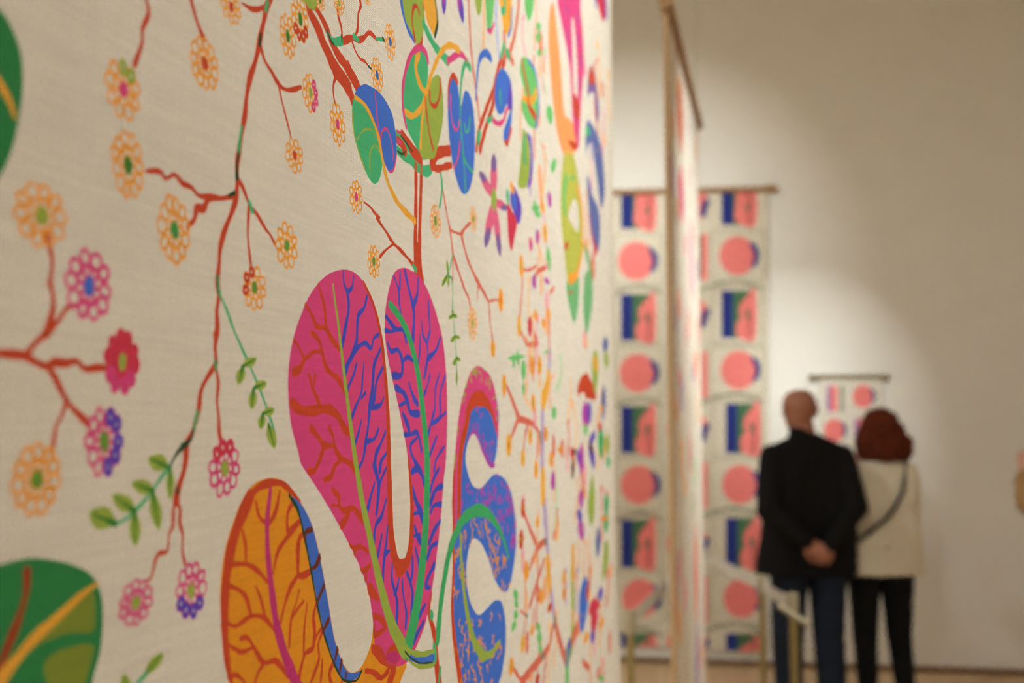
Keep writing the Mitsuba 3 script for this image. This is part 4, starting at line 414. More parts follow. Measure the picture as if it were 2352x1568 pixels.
('leaf',[(None,'bl',2,[('p',[9755,16473,9514,16415,9311,16248,9189,16082,9105,15906,9042,15668,8981,15355,8991,14955,9028,14667,8977,14393,9036,14100,9171,13787,9271,13476,9730,13231,10234,13214,10475,13362,10600,13442,10728,13661,10728,13911,10598,14119,10410,14185,10229,14192,9997,14163,9786,14156,9614,14233,9458,14380,9380,14570,9404,14729,9520,14861,9661,14877,9880,14790,10108,14618,10287,14432,10471,14305,10662,14221,10860,14225,10996,14341,11135,14566,11150,14846,10996,15158,10725,15350,10405,15425,10222,15421,10045,15375,9820,15326,9603,15356,9431,15473,9343,15627,9417,15775,9546,15856,9706,15830,9957,15651,10191,15520,10294,15540,10404,15701,10465,15952,10465,16026,10352,16226,10127,16401])]),('pink_arch','pk',3,[('s',94,377,[9024,14952,9044,15524,9240,15964,9362,16159,9567,16317,9767,16379]),('s',448,78,[9744,16378,9981,16355,10217,16207,10352,16042,10428,15818])]),('rust_arch','ru',4,[('s',105,143,[9153,15139,9195,15663,9365,15933,9440,16069,9595,16155,9757,16174]),('s',168,45,[9735,16173,9982,16153,10218,16042,10353,15876])]),('rust_edge','ru',4,[('s',46,120,[8996,14955,9009,14669,8977,14393,9036,14100,9171,13787,9270,13562]),('s',65,46,[9014,14967,8990,15355,9051,15668])]),('olive_specks','ol',5,[('s',11,18,[9305,16463,9240,16426,9298,16395]),('s',11,19,[9360,16391,9348,16367,9387,16346]),('s',14,23,[10117,16398,10150,16366,10151,16333]),('s',11,19,[9118,15928,9108,15886,9117,15843]),('s',11,18,[9152,15919,9119,15890]),('s',10,17,[9303,16295,9226,16245,9344,16199]),('s',12,20,[9258,16226,9299,16177,9266,16126]),('s',12,20,[9467,16493,9418,16435,9454,16381]),('s',11,18,[9529,16485,9445,16442]),('s',11,19,[9179,16163,9118,16108,9145,16055]),('s',10,17,[9237,16153,9162,16114]),('s',12,20,[9418,16542,9389,16489,9432,16441]),('s',12,20,[9376,16529,9399,16495]),('s',12,20,[9541,16548,9516,16511,9569,16478]),('s',12,20,[9503,16538,9524,16515]),('s',11,18,[9057,16155,9114,16122,9092,16087]),('s',11,18,[9106,16149,9079,16125]),('s',13,21,[9913,16560,9846,16500,9929,16448]),('s',13,22,[9854,16546,9878,16508]),('s',14,24,[10113,16377,10117,16351,10103,16323]),('s',12,20,[9582,16503,9512,16454,9562,16410]),('s',14,23,[10400,16176,10482,16125,10359,16071]),('s',12,20,[9637,16463,9596,16420,9656,16381]),('s',11,19,[9682,16457,9627,16425]),('s',10,16,[9297,16380,9196,16325,9331,16278]),('s',15,25,[10416,16235,10447,16196,10428,16156]),('s',14,23,[10466,16228,10425,16200]),('s',13,22,[10045,16516,10077,16483,10016,16445]),('s',15,25,[10388,16266,10395,16227,10429,16188]),('s',14,23,[10445,16260,10396,16231]),('s',13,21,[9510,16556,9522,16517,9522,16478]),('s',11,18,[9571,16551,9507,16520]),('s',12,20,[9817,16530,9707,16468,9778,16415]),('s',12,20,[9857,16521,9780,16477]),('s',11,19,[9108,16278,9147,16228,9119,16177]),('s',10,17,[9059,16266,9122,16232]),('s',12,20,[9644,16519,9675,16495,9636,16466]),('s',10,17,[9049,15650,9066,15630,9023,15613]),('s',14,24,[10153,16355,10158,16312,10124,16267]),('s',13,21,[10294,16273,10382,16227,10250,16177]),('s',12,21,[9462,16494,9464,16448,9471,16402]),('s',11,19,[9408,16482,9462,16452]),('s',11,18,[9179,16240,9249,16204,9207,16166]),('s',9,15,[9130,16231,9202,16207]),('s',12,20,[9637,16433,9701,16402,9664,16367]),('s',12,20,[9691,16429,9658,16404]),('s',11,19,[9531,16398,9469,16357,9533,16321]),('s',12,19,[9368,16354,9319,16306,9368,16262]),('s',11,18,[9412,16346,9353,16312]),('s',12,20,[10039,16376,9981,16342,10050,16313]),('s',11,18,[9329,16343,9387,16302,9291,16256]),('s',11,19,[9262,16471,9215,16431,9248,16394]),('s',13,22,[9786,16433,9849,16386,9822,16336]),('s',11,18,[9059,15606,9036,15583,9050,15558]),('s',11,18,[9145,16327,9074,16270,9110,16216]),('s',10,16,[9199,16318,9116,16277]),('s',12,20,[9663,16550,9692,16519,9632,16485]),('s',12,20,[9710,16546,9676,16522]),('s',11,18,[9019,15834,9072,15799,9036,15765]),('s',11,18,[9058,15827,9034,15803]),('s',10,17,[9036,16103,8952,16055,9013,16009]),('s',9,16,[9087,16094,9009,16061]),('s',11,18,[9102,15906,9069,15881,9076,15855]),('s',11,18,[9072,15690,9045,15668,9057,15644]),('s',13,22,[10043,16547,10066,16522,10029,16494]),('s',12,20,[10032,16525,10093,16504,10034,16477]),('s',10,16,[9090,16014,9037,15984,9105,15953]),('s',11,18,[9055,16008,9073,15987]),('s',12,20,[9577,16441,9599,16418,9564,16393]),('s',9,15,[9525,16434,9589,16420]),('s',13,22,[10416,16101,10537,16039,10369,15977]),('s',10,17,[9213,16465,9260,16440,9189,16409]),('s',11,19,[9248,16461,9230,16441]),('s',10,17,[9021,15661,9036,15642,9001,15625]),('s',9,15,[9063,15656,9026,15644]),('s',12,20,[9448,16535,9432,16508,9421,16481]),('s',11,18,[9059,16326,9076,16295,9033,16261]),('s',10,16,[9009,16318,9060,16297]),('s',10,17,[9115,16156,9065,16129,9087,16103]),('s',8,13,[9167,16151,9098,16132])]),('magenta_specks','mg',5,[('s',20,33,[10929,15153,10999,15106,10975,15067]),('s',19,32,[11008,15139,10959,15114]),('s',21,35,[11158,14691,11154,14648,11201,14599]),('s',15,25,[9694,15236,9728,15215,9709,15199]),('s',9,16,[9636,15237,9705,15219]),('s',21,35,[11024,15041,11059,15001,11073,14963]),('s',17,28,[9969,15197,10010,15149,9955,15110]),('s',16,27,[10032,15183,9991,15155]),('s',21,35,[11036,14782,11051,14749,11068,14716]),('s',19,32,[10611,14888,10614,14862,10627,14833]),('s',15,24,[10552,14889,10619,14864]),('s',16,27,[10490,14980,10434,14963,10474,14937]),('s',11,19,[10561,14968,10473,14961]),('s',15,25,[10254,15241,10217,15224,10276,15200]),('s',17,29,[10070,15195,10095,15158,10109,15122]),('s',14,24,[10012,15193,10076,15163]),('s',21,35,[11154,14631,11161,14609,11178,14585]),('s',17,28,[11217,14619,11167,14610]),('s',17,28,[11066,14764,10966,14732,11112,14672]),('s',16,27,[11134,14748,11034,14729]),('s',18,30,[10372,15023,10362,14977,10416,14924]),('s',17,28,[10423,15009,10369,14981]),('s',18,30,[10765,15300,10873,15249,10785,15211]),('s',16,26,[10697,15296,10798,15258]),('s',18,31,[10334,15303,10324,15258,10316,15213]),('s',17,28,[10398,15289,10338,15262]),('s',18,30,[10405,15446,10379,15421,10367,15395]),('s',14,23,[10457,15438,10389,15423]),('s',19,32,[10931,15131,10890,15092,10982,15042]),('s',20,33,[10872,15127,10904,15095]),('s',17,28,[10581,15059,10505,15031,10568,14989]),('s',19,31,[10785,15054,10850,15019,10812,14993]),('s',17,28,[10074,15265,10103,15242,10112,15220]),('s',15,26,[10113,15082,10027,15043,10118,14987]),('s',17,29,[10330,15328,10272,15298,10299,15262]),('s',17,29,[10275,15325,10309,15299]),('s',18,30,[10454,15203,10454,15177,10408,15154]),('s',12,21,[9257,15156,9297,15129,9229,15112]),('s',13,21,[9302,15148,9269,15134]),('s',16,27,[9858,15213,9865,15184,9825,15159]),('s',13,22,[9919,15202,9863,15187]),('s',16,27,[9996,15191,9939,15154,9964,15111]),('s',18,30,[10483,15219,10537,15173,10474,15136]),('s',16,26,[10436,15214,10515,15178]),('s',16,27,[10804,15200,10883,15160,10758,15137]),('s',19,32,[10856,15189,10829,15168]),('s',13,22,[9236,15268,9207,15247,9246,15220]),('s',11,18,[9285,15259,9231,15247]),('s',17,28,[10462,15060,10520,15031,10480,15011]),('s',13,22,[10409,15060,10478,15037]),('s',20,33,[10987,15090,11029,15050,10968,15018]),('s',16,27,[9809,15315,9849,15276,9849,15241]),('s',15,25,[9856,15304,9816,15282]),('s',16,27,[9940,15344,9884,15309,9921,15268]),('s',16,26,[9876,15341,9920,15311]),('s',18,29,[10094,15344,10092,15318,10084,15293]),('s',14,24,[10051,15341,10100,15320]),('s',17,29,[10125,15097,10100,15077,10112,15053]),('s',17,29,[10219,15090,10237,15057,10183,15031]),('s',20,33,[10780,14887,10835,14844,10833,14806]),('s',20,33,[10831,14874,10808,14850]),('s',16,26,[10191,15272,10132,15234,10230,15184]),('s',19,32,[11022,14713,10930,14677,10999,14621]),('s',16,27,[11096,14695,10984,14675]),('s',13,22,[9429,15402,9360,15362,9461,15310]),('s',13,21,[9473,15390,9400,15364]),('s',17,29,[10608,15349,10563,15323,10624,15290]),('s',16,27,[10546,15347,10595,15324]),('s',17,28,[9994,15272,9977,15256,9973,15239]),('s',20,33,[10756,15063,10750,15023,10753,14982]),('s',19,32,[10627,15172,10607,15154,10593,15135]),('s',18,31,[11198,14882,11107,14855,11189,14811]),('s',15,25,[9566,15182,9585,15144,9534,15111]),('s',20,33,[11114,14925,11167,14867,11065,14825]),('s',21,35,[11171,14909,11142,14875]),('s',18,30,[10961,14691,11046,14647,10963,14625]),('s',18,30,[10631,15014,10595,14977,10681,14927]),('s',16,27,[10683,15001,10611,14979]),('s',15,26,[9849,15313,9891,15285,9854,15263]),('s',18,30,[10358,15269,10310,15228,10328,15182]),('s',18,30,[10312,15263,10330,15231]),('s',19,32,[10732,15191,10746,15170,10771,15148]),('s',14,23,[9234,15241,9259,15216,9229,15197]),('s',15,26,[9670,15350,9732,15308,9704,15271]),('s',20,33,[10801,15046,10817,15011,10824,14977]),('s',16,26,[10879,15033,10802,15016]),('s',16,27,[9975,15212,10025,15177,9987,15150]),('s',18,30,[10172,15204,10171,15183,10159,15162]),('s',15,26,[9557,15323,9556,15305,9536,15287]),('s',12,21,[9513,15323,9551,15307]),('s',20,33,[10928,15063,10876,15027,10921,14982]),('s',18,29,[10102,15240,10117,15209,10111,15179]),('s',14,24,[10158,15230,10101,15213]),('s',18,30,[11119,14925,11175,14896,11101,14880]),('s',18,30,[11010,14745,11108,14697,11014,14671]),('s',19,32,[11081,14729,11039,14709]),('s',12,20,[10200,15616,10133,15590,10217,15557]),('s',11,18,[9620,15906,9669,15881,9601,15858]),('s',11,18,[9669,15901,9632,15884]),('s',13,22,[10207,15678,10245,15648,10176,15622]),('s',12,20,[9817,16040,9857,16016,9797,15992]),('s',12,19,[9870,16035,9833,16018]),('s',14,23,[10175,15764,10144,15730,10144,15696]),('s',13,21,[10123,15758,10169,15733]),('s',15,25,[10399,15722,10421,15696,10402,15671]),('s',12,20,[9761,15887,9723,15853,9791,15819]),('s',13,21,[9929,15777,10001,15736,9932,15698]),('s',11,18,[9873,15770,9951,15741]),('s',11,19,[9728,16098,9674,16070,9731,16044]),('s',9,14,[9793,16093,9710,16073]),('s',11,18,[9579,15948,9522,15910,9610,15871]),('s',10,16,[9642,15940,9556,15914]),('s',12,20,[9996,15765,10063,15725,9971,15689]),('s',11,19,[9949,15758,10022,15730]),('s',14,23,[10094,15690,10099,15665,10111,15640]),('s',13,22,[9886,15868,9880,15836,9844,15804]),('s',13,22,[10049,15678,10007,15646,10020,15612]),('s',14,23,[9994,15679,10005,15651,10035,15622]),('s',13,21,[9722,15947,9764,15913,9741,15879]),('s',10,17,[9662,15941,9734,15916]),('s',14,23,[10270,15770,10254,15746,10284,15721]),('s',10,17,[10200,15767,10265,15748]),('s',13,22,[9897,15834,9887,15797,9891,15760]),('s',12,20,[9939,15826,9894,15800]),('s',13,22,[10082,15640,10085,15619,10045,15600]),('s',13,22,[9920,15750,9933,15716,9899,15683])]),('magenta_edge','mg',5,[('s',28,56,[9417,15790,9520,15849,9679,15839,9929,15652,10162,15526,10281,15532])]),('orange_specks','or',5,[('s',12,20,[9189,14694,9135,14667,9171,14627]),('s',13,22,[9372,14956,9341,14923,9344,14887]),('s',14,23,[10121,14915,10028,14878,10110,14822]),('s',13,21,[10179,14899,10089,14876]),('s',17,28,[10491,14789,10492,14752,10499,14715]),('s',13,22,[9557,15057,9505,15028,9536,14990]),('s',13,21,[9333,14991,9304,14960,9359,14920]),('s',15,25,[10029,14966,10007,14935,10055,14897]),('s',14,23,[9968,14965,10014,14938]),('s',16,27,[10496,14793,10445,14763,10483,14723]),('s',16,26,[10448,14697,10404,14677,10415,14651]),('s',17,28,[10572,14355,10638,14295,10616,14249]),('s',17,28,[10617,14338,10597,14307]),('s',15,24,[9715,15005,9716,14982,9729,14958]),('s',11,19,[9661,15006,9711,14985]),('s',14,23,[9599,14979,9547,14945,9570,14904]),('s',17,28,[10458,14511,10454,14475,10462,14438]),('s',13,22,[10529,14493,10453,14479]),('s',16,26,[10457,14602,10405,14581,10440,14547]),('s',13,22,[10501,14590,10437,14579]),('s',16,26,[10250,14539,10216,14518,10213,14492]),('s',15,25,[9879,14934,9897,14896,9898,14859]),('s',17,29,[10716,14562,10703,14514,10747,14458]),('s',17,28,[10763,14546,10715,14518]),('s',15,24,[9777,14941,9815,14902,9798,14870]),('s',13,21,[9737,14938,9793,14908]),('s',16,27,[10535,14293,10552,14262,10493,14244]),('s',12,20,[10464,14299,10547,14266]),('s',15,25,[10023,14988,10013,14962,10050,14931]),('s',15,25,[10128,14692,10167,14653,10106,14626]),('s',13,21,[9509,14900,9553,14860,9475,14836]),('s',14,23,[9548,14888,9527,14867]),('s',17,28,[10393,14566,10389,14542,10394,14517]),('s',14,23,[10349,14567,10393,14544]),('s',16,27,[10351,14618,10418,14567,10398,14526]),('s',16,26,[10412,14602,10369,14577]),('s',13,21,[9235,14961,9278,14923,9261,14893]),('s',11,19,[9199,14959,9246,14931]),('s',15,25,[10335,14721,10265,14691,10329,14645]),('s',16,27,[10290,14719,10307,14690]),('s',13,22,[9650,15079,9603,15047,9650,15005]),('s',13,22,[9595,15077,9629,15048]),('s',15,25,[10176,14818,10111,14780,10174,14726]),('s',15,25,[10119,14815,10157,14779]),('s',16,27,[10221,14771,10246,14726,10234,14686]),('s',13,21,[10152,14771,10240,14731]),('s',14,23,[10334,14460,10310,14443,10383,14411]),('s',10,17,[10403,14446,10324,14443]),('s',17,28,[10612,14552,10659,14503,10591,14469]),('s',16,27,[10680,14534,10628,14511]),('s',12,21,[9315,14704,9270,14672,9326,14624]),('s',15,25,[10310,14656,10361,14611,10265,14586]),('s',15,25,[10371,14640,10327,14619]),('s',15,26,[10688,14568,10747,14528,10656,14509]),('s',17,28,[10696,14575,10665,14552,10704,14520]),('s',16,27,[10649,14576,10679,14553]),('s',16,27,[10886,14275,10846,14254,10909,14216]),('s',13,22,[10946,14260,10872,14253]),('s',16,26,[10175,14639,10228,14594,10214,14557]),('s',16,26,[10373,14507,10316,14476,10348,14432]),('s',12,21,[10445,14489,10346,14476]),('s',16,27,[10595,14610,10639,14579,10611,14557]),('s',13,22,[9334,14987,9343,14967,9370,14945]),('s',10,17,[9290,14988,9331,14970]),('s',15,25,[9844,15019,9852,14987,9830,14958]),('s',17,28,[10739,14277,10679,14248,10702,14205]),('s',13,22,[9306,14873,9319,14850,9334,14827]),('s',14,24,[10395,14836,10306,14802,10414,14745]),('s',15,25,[10001,15023,9959,14982,9987,14934]),('s',15,25,[9957,15018,9991,14983]),('s',14,23,[9482,14052,9478,14026,9502,13993]),('s',11,19,[9427,14058,9474,14030]),('s',14,23,[9681,13645,9665,13618,9699,13579]),('s',12,19,[9285,14143,9233,14127,9279,14092]),('s',13,21,[9248,14145,9268,14123]),('s',14,23,[10228,13745,10328,13682,10214,13667]),('s',15,24,[9855,13880,9822,13842,9842,13793]),('s',14,24,[9814,13880,9849,13841]),('s',15,26,[10207,14107,10229,14063,10170,14035]),('s',15,24,[10163,14107,10210,14071]),('s',14,23,[9636,13905,9634,13884,9612,13867]),('s',10,16,[9696,13888,9632,13887]),('s',14,24,[9835,13673,9801,13650,9830,13611]),('s',11,19,[9886,13655,9815,13650]),('s',11,18,[9015,14546,8998,14528,9048,14500]),('s',10,17,[9049,14536,9011,14528]),('s',12,21,[9139,14863,9168,14817,9113,14781]),('s',12,20,[9185,14849,9143,14824]),('s',13,21,[9807,14116,9867,14072,9774,14058]),('s',11,18,[9745,14121,9829,14082]),('s',13,21,[9239,13896,9208,13862,9223,13817]),('s',14,23,[9750,13951,9820,13892,9750,13863]),('s',13,22,[9494,13667,9484,13652,9466,13638]),('s',12,20,[9411,13931,9481,13882,9425,13861]),('s',11,18,[9367,13934,9434,13896]),('s',13,21,[9117,14001,9126,13973,9146,13943]),('s',15,24,[10227,13467,10175,13437,10264,13371]),('s',13,21,[10287,13443,10200,13435]),('s',13,22,[9497,14085,9533,14054,9509,14035]),('s',10,17,[9456,14088,9513,14060]),('s',15,24,[10435,13666,10486,13627,10412,13617]),('s',12,21,[9307,14084,9353,14046,9314,14026]),('s',12,19,[9020,14533,9063,14485,8989,14458]),('s',13,22,[9557,14164,9599,14115,9535,14087]),('s',13,21,[9596,13755,9542,13733,9610,13683]),('s',12,20,[9345,14617,9287,14589,9368,14539]),('s',13,22,[9297,14617,9322,14587]),('s',11,18,[9215,13856,9187,13842,9246,13808]),('s',13,22,[9644,13614,9699,13572,9673,13551]),('s',10,17,[9589,13623,9659,13585]),('s',14,23,[9465,14131,9474,14107,9459,14088]),('s',10,17,[9518,14117,9462,14112]),('s',13,21,[9535,13759,9523,13744,9567,13716]),('s',9,16,[9577,13746,9525,13745]),('s',13,21,[9394,14186,9363,14171,9355,14152]),('s',9,16,[9440,14173,9382,14169]),('s',14,24,[9849,13944,9827,13927,9819,13908]),('s',12,20,[9209,13721,9234,13694,9191,13682]),('s',15,26,[10130,13422,10112,13393,10093,13364]),('s',13,21,[10192,13399,10124,13393]),('s',16,26,[10233,13884,10266,13838,10233,13806]),('s',14,24,[10302,13862,10247,13846]),('s',13,22,[9360,14035,9340,14005,9341,13971]),('s',11,18,[9413,14017,9353,14006]),('s',13,21,[9381,14282,9357,14256,9409,14216]),('s',12,19,[9426,14268,9379,14255]),('s',15,25,[10179,13656,10158,13639,10182,13612]),('s',12,20,[9204,14230,9160,14207,9186,14170]),('s',13,21,[9247,14016,9289,13975,9271,13947]),('s',10,17,[9192,14021,9262,13984]),('s',13,22,[9798,13758,9727,13731,9815,13667]),('s',13,21,[9842,13740,9778,13724]),('s',16,27,[10330,13783,10355,13746,10364,13712]),('s',13,22,[10275,13789,10337,13753]),('s',13,22,[9442,13736,9473,13703,9470,13680]),('s',12,20,[9483,13721,9451,13712]),('s',14,23,[9650,13680,9637,13664,9627,13648]),('s',14,23,[9464,14231,9461,14202,9469,14172]),('s',13,21,[9194,14622,9183,14605,9196,14585]),('s',13,21,[9925,13922,9843,13906,9907,13858]),('s',14,23,[9430,13901,9457,13854,9439,13817]),('s',13,22,[9283,13970,9264,13936,9295,13891]),('s',11,19,[9077,14011,9017,13993,9061,13953]),('s',13,22,[9467,14120,9456,14098,9428,14079]),('s',11,19,[9417,14125,9463,14099]),('s',15,25,[10466,14033,10530,13998,10513,13978]),('s',14,23,[9801,13965,9749,13930,9803,13873]),('s',13,22,[9365,14556,9362,14520,9397,14478]),('s',12,20,[9329,14554,9371,14522]),('s',13,22,[9529,14135,9558,14110,9537,14095]),('s',12,20,[9087,14852,9121,14811,9068,14781]),('s',11,18,[9052,14849,9106,14816]),('s',13,21,[9996,13857,9937,13842,10016,13796]),('s',16,26,[10437,13764,10468,13726,10402,13708]),('s',14,23,[10379,13771,10442,13735]),('s',12,20,[9257,14166,9276,14145,9237,14136]),('s',13,22,[9373,13759,9380,13731,9360,13710]),('s',12,20,[9322,13607,9257,13583,9296,13532]),('s',16,26,[10075,13636,10073,13607,10078,13575]),('s',14,23,[10030,13641,10073,13610]),('s',13,22,[9378,14094,9358,14072,9344,14049]),('s',13,21,[9877,13534,9967,13471,9864,13457]),('s',15,24,[9929,13513,9905,13491]),('s',13,22,[9488,13956,9434,13928,9472,13881]),('s',13,21,[9434,13960,9474,13924]),('s',12,21,[9393,13681,9338,13664,9368,13625]),('s',14,23,[9472,14051,9476,14014,9465,13981]),('s',13,21,[9188,14012,9199,13982,9168,13962]),('s',12,20,[9045,14821,9026,14786,9070,14743]),('s',12,19,[9081,14809,9041,14788]),('s',10,16,[9360,13720,9311,13712,9398,13669]),('s',11,18,[9310,13729,9347,13705]),('s',13,22,[9845,13787,9792,13764,9868,13712]),('s',14,23,[9887,13489,9928,13451,9884,13435]),('s',11,18,[9827,13499,9903,13460]),('s',13,21,[9244,13696,9276,13660,9272,13633]),('s',14,24,[9850,13605,9897,13548,9826,13521]),('s',14,23,[9464,14113,9468,14083,9489,14050]),('s',13,21,[9277,14435,9322,14390,9299,14357]),('s',12,21,[9132,14495,9095,14465,9099,14427]),('s',11,18,[9181,14480,9122,14464]),('s',17,28,[10543,13722,10572,13671,10550,13631]),('s',14,23,[10471,13729,10558,13679]),('s',13,22,[9911,13836,9838,13811,9928,13751]),('s',14,24,[9849,13841,9884,13805]),('s',14,24,[9768,13868,9752,13836,9772,13797]),('s',12,20,[9708,13874,9768,13836]),('s',12,19,[9255,14635,9191,14616,9221,14583]),('s',12,20,[9202,14637,9236,14612]),('s',12,20,[9276,13876,9240,13852,9302,13805])]),('green_line','gn3',6,[('s',106,115,[8596,14179,8692,14498,8880,14828,9107,15014,9349,15106,9712,15136]),('s',131,40,[9712,15136,10047,15074,10407,14914,10674,14726,10859,14533])]),('olive_line','ol',6,[('s',59,118,[9204,14960,9247,14634,9409,14242,9628,13946,9916,13749]),('s',95,48,[9916,13749,10202,13712,10505,13758])])]),
('blossom',[(None,'pk4',2,[('p',[10268,18193,10366,18318,10398,18459,10351,18590,10266,18663,10182,18548,10138,18397,10171,18274]),('p',[10268,18193,10243,18264,10128,18323,9936,18358,9766,18362,9790,18302,9897,18237,10065,18200]),('p',[10268,18193,10098,18054,9983,17898,9943,17745,9972,17650,10117,17767,10255,17936,10306,18087]),('p',[10268,18193,10237,18055,10276,17897,10387,17741,10510,17644,10536,17770,10502,17946,10405,18093]),('p',[10268,18193,10304,18151,10420,18135,10611,18152,10787,18187,10748,18225,10624,18246,10453,18233])]),('tips','vi4',3,[('p',[10267,18465,10345,18528,10371,18591,10334,18641,10266,18663,10199,18607,10163,18539,10189,18490]),('p',[9971,18293,9994,18334,9958,18363,9864,18371,9766,18362,9749,18327,9778,18294,9857,18283]),('p',[10094,17874,9987,17813,9927,17748,9927,17686,9972,17650,10065,17703,10140,17775,10148,17835]),('p',[10407,17877,10362,17812,10368,17743,10430,17680,10510,17644,10550,17702,10551,17779,10498,17840]),('p',[10563,18190,10550,18156,10591,18144,10687,18159,10787,18187,10797,18217,10759,18233,10674,18223])]),('heart','ol',4,[('p',[10267,18312,10189,18241,10164,18166,10201,18100,10269,18065,10337,18128,10374,18211,10347,18275])])]),
('blossom',[(None,'vi',2,[('p',[10996,18513,10911,18312,11067,18216,11286,18129,11399,18245,11399,18378,11212,18469])]),('red_petals','rd',2,[('p',[10801,18289,10787,18124,10856,17868,10981,17781,11103,17948,11212,18152,10996,18220])]),('orange_tip','go',3,[('p',[10939,18537,10910,18491,10927,18448,10991,18414,11067,18400,11091,18441,11080,18490,11024,18523])]),('green_tip','gn',3,[('p',[10787,18429,10750,18377,10746,18321,10780,18269,10828,18240,10860,18287,10869,18349,10842,18399])]),('blue_petal','bl',3,[('p',[11031,18429,10986,18373,10993,18317,11057,18271,11139,18249,11178,18300,11178,18363,11124,18407])])]),
('blossom',[(None,'vi',2,[('p',[8666,19674,8622,19611,8610,19549,8636,19499,8680,19476,8719,19533,8737,19602,8717,19651]),('p',[9075,19848,9047,19768,9068,19693,9141,19635,9224,19611,9248,19683,9232,19768,9169,19825])]),('pink_parts','mg',3,[('p',[8666,19674,8638,19636,8630,19597,8643,19566,8668,19551,8692,19586,8704,19628,8694,19659]),('p',[9055,19839,9037,19790,9049,19744,9091,19708,9139,19692,9154,19736,9146,19789,9110,19824])])]),
('leaf',[(None,'or5',2,[('p',[13029,21383,12860,21122,12823,20743,12948,20349,13143,19970,13414,19676,13773,19559,14234,19678,14644,19849,14732,20037,14486,20164,14166,20168,13858,20124,13713,20297,13575,20713,13367,21096,13198,21347])]),('rust_marks','ru',3,[('p',[14081,19843,14730,19954,14644,19849,14316,19795])])]),
('leaf',[(None,'pk',3,[('p',[13447,21648,13622,21348,13954,21129,14220,20857,14331,20442,14406,20222,14565,20024,14814,19911,14955,20350,15053,20717,15246,21207,15259,21644,15047,22079,14876,22248])]),('pale_slit','cl',4,[('p',[14359,21670,14399,21326,14439,20931,14511,20539,14730,20590,14773,20962,14650,21418,14482,21719])]),('veins','mg2',5,[('s',93,93,[13966,21706,14041,21625]),('s',94,94,[14036,21383,14112,21300]),('s',95,95,[14124,21144,14201,21059]),('s',104,104,[14782,21938,14865,21853]),('s',105,105,[14816,21597,14900,21511]),('s',106,106,[14956,21328,15041,21239]),('s',105,105,[14885,20966,14970,20876])]),('rust_marks','ru',5,[('s',319,319,[14577,20502,14744,20470])])]),
('leaf',[(None,'ol3',2,[('p',[13848,19625,13659,19362,13545,19032,13538,18656,13712,18312,13962,17848,14271,17842,14680,18023,15075,18376,15045,18868,14968,19218,14719,19524,14395,19735])]),('pale_eye','cl',3,[('p',[14460,19096,14177,18910,14058,18761,14290,18696,14697,18659,14827,18781,14789,18970,14666,19091])]),('edge','go',3,[('s',74,162,[15215,18585,14855,18230,14597,18015,14116,17895]),('s',124,124,[14714,19314,14967,19171,15090,18897,15081,18562])]),('rust_marks','ru',3,[('p',[13974,18405,13841,18357,13766,18307,13767,18264,13821,18242,13937,18284,14030,18339,14040,18381])]),('green_marks','gn2',3,[('s',177,177,[13916,19258,13762,19008,13795,18785]),('p',[14306,19397,14196,19351,14168,19321,14234,19314,14345,19326,14442,19367,14487,19403,14436,19412])])]),
('leaf',[(None,'gt2',2,[('p',[13963,17866,13885,17750,13958,17622,14145,17458,14417,17314,14667,17496,14800,17768,14764,18006,14272,17908])]),('rust_marks','ru',3,[('p',[13997,17687,14101,17692,14216,17708,14325,17734,14388,17758,14290,17753,14163,17737,14061,17713])])]),
('leaf',[(None,'gt2',2,[('p',[15170,18578,15390,18378,15571,18252,15291,18128,15149,17859,15139,17528,15355,17232,15639,17442,15890,17777,15902,18126,15671,18421,15305,18601])])]),
('leaf',[(None,'vi4',2,[('p',[15891,21553,15619,21246,15610,20961,15905,21109,16157,21153,16303,20925,16453,20767,16622,21021,16422,21330,16119,21523])]),('rust_tip','ru',3,[('p',[15891,21553,15666,21227,15960,21252,16268,21391,16068,21506])])]),
('leaf',[(None,'bl4',2,[('p',[15598,20572,15404,20342,15439,19972,15537,20119,15878,20298,16071,20135,16367,19846,16618,19536,16831,19451,17122,19738,17081,20109,16817,20458,16342,20588,15937,20600])]),('green_mark','gn',3,[('p',[15453,20442,15322,20361,15315,20309,15449,20297,15637,20320,15754,20393,15781,20457,15669,20472])])]),
('leaf',[(None,'bl4',2,[('p',[15475,19657,15560,19366,15693,19082,15926,18811,16219,18631,16534,18737,16650,18976,16607,19262,16350,19410,15948,19468,15711,19643])]),('red_edge','rd',3,[('s',58,154,[15646,19107,15876,18803,16270,18639])])]),
('leaf',[(None,'bl',2,[('p',[15114,13698,14770,13550,14681,13319,14731,13034,14920,12950,15094,13024,15319,13203,15417,13442,15288,13624])]),('rust_edge','ru',3,[('s',91,236,[15518,13750,15513,13589,15326,13425])])]),
('leaf',[(None,'ol',2,[('p',[16011,17028,15829,16845,15850,16606,16036,16354,16295,16553,16408,16822,16292,17010])]),('rust_mark','go2',3,[('p',[16058,16961,15941,16891,15931,16812,16041,16736,16198,16689,16302,16752,16330,16839,16239,16913])])]),
('leaf',[(None,'ol',2,[('p',[15798,15115,15509,14868,15410,14630,15631,14363,15921,14501,15982,14833])])]),
('leaf',[(None,'bl4',2,[('p',[16930,16520,16721,16387,16626,16225,16669,16053,16797,15938,16980,16053,17107,16229,17084,16394])]),('gold_mark','go2',3,[('p',[16754,16208,16633,16168,16569,16118,16580,16064,16639,16028,16745,16062,16825,16116,16825,16167])])]),
('leaf',[(None,'bl4',2,[('p',[16311,14287,16124,14203,16043,14080,16090,13932,16212,13820,16376,13893,16486,14025,16457,14164])])]),
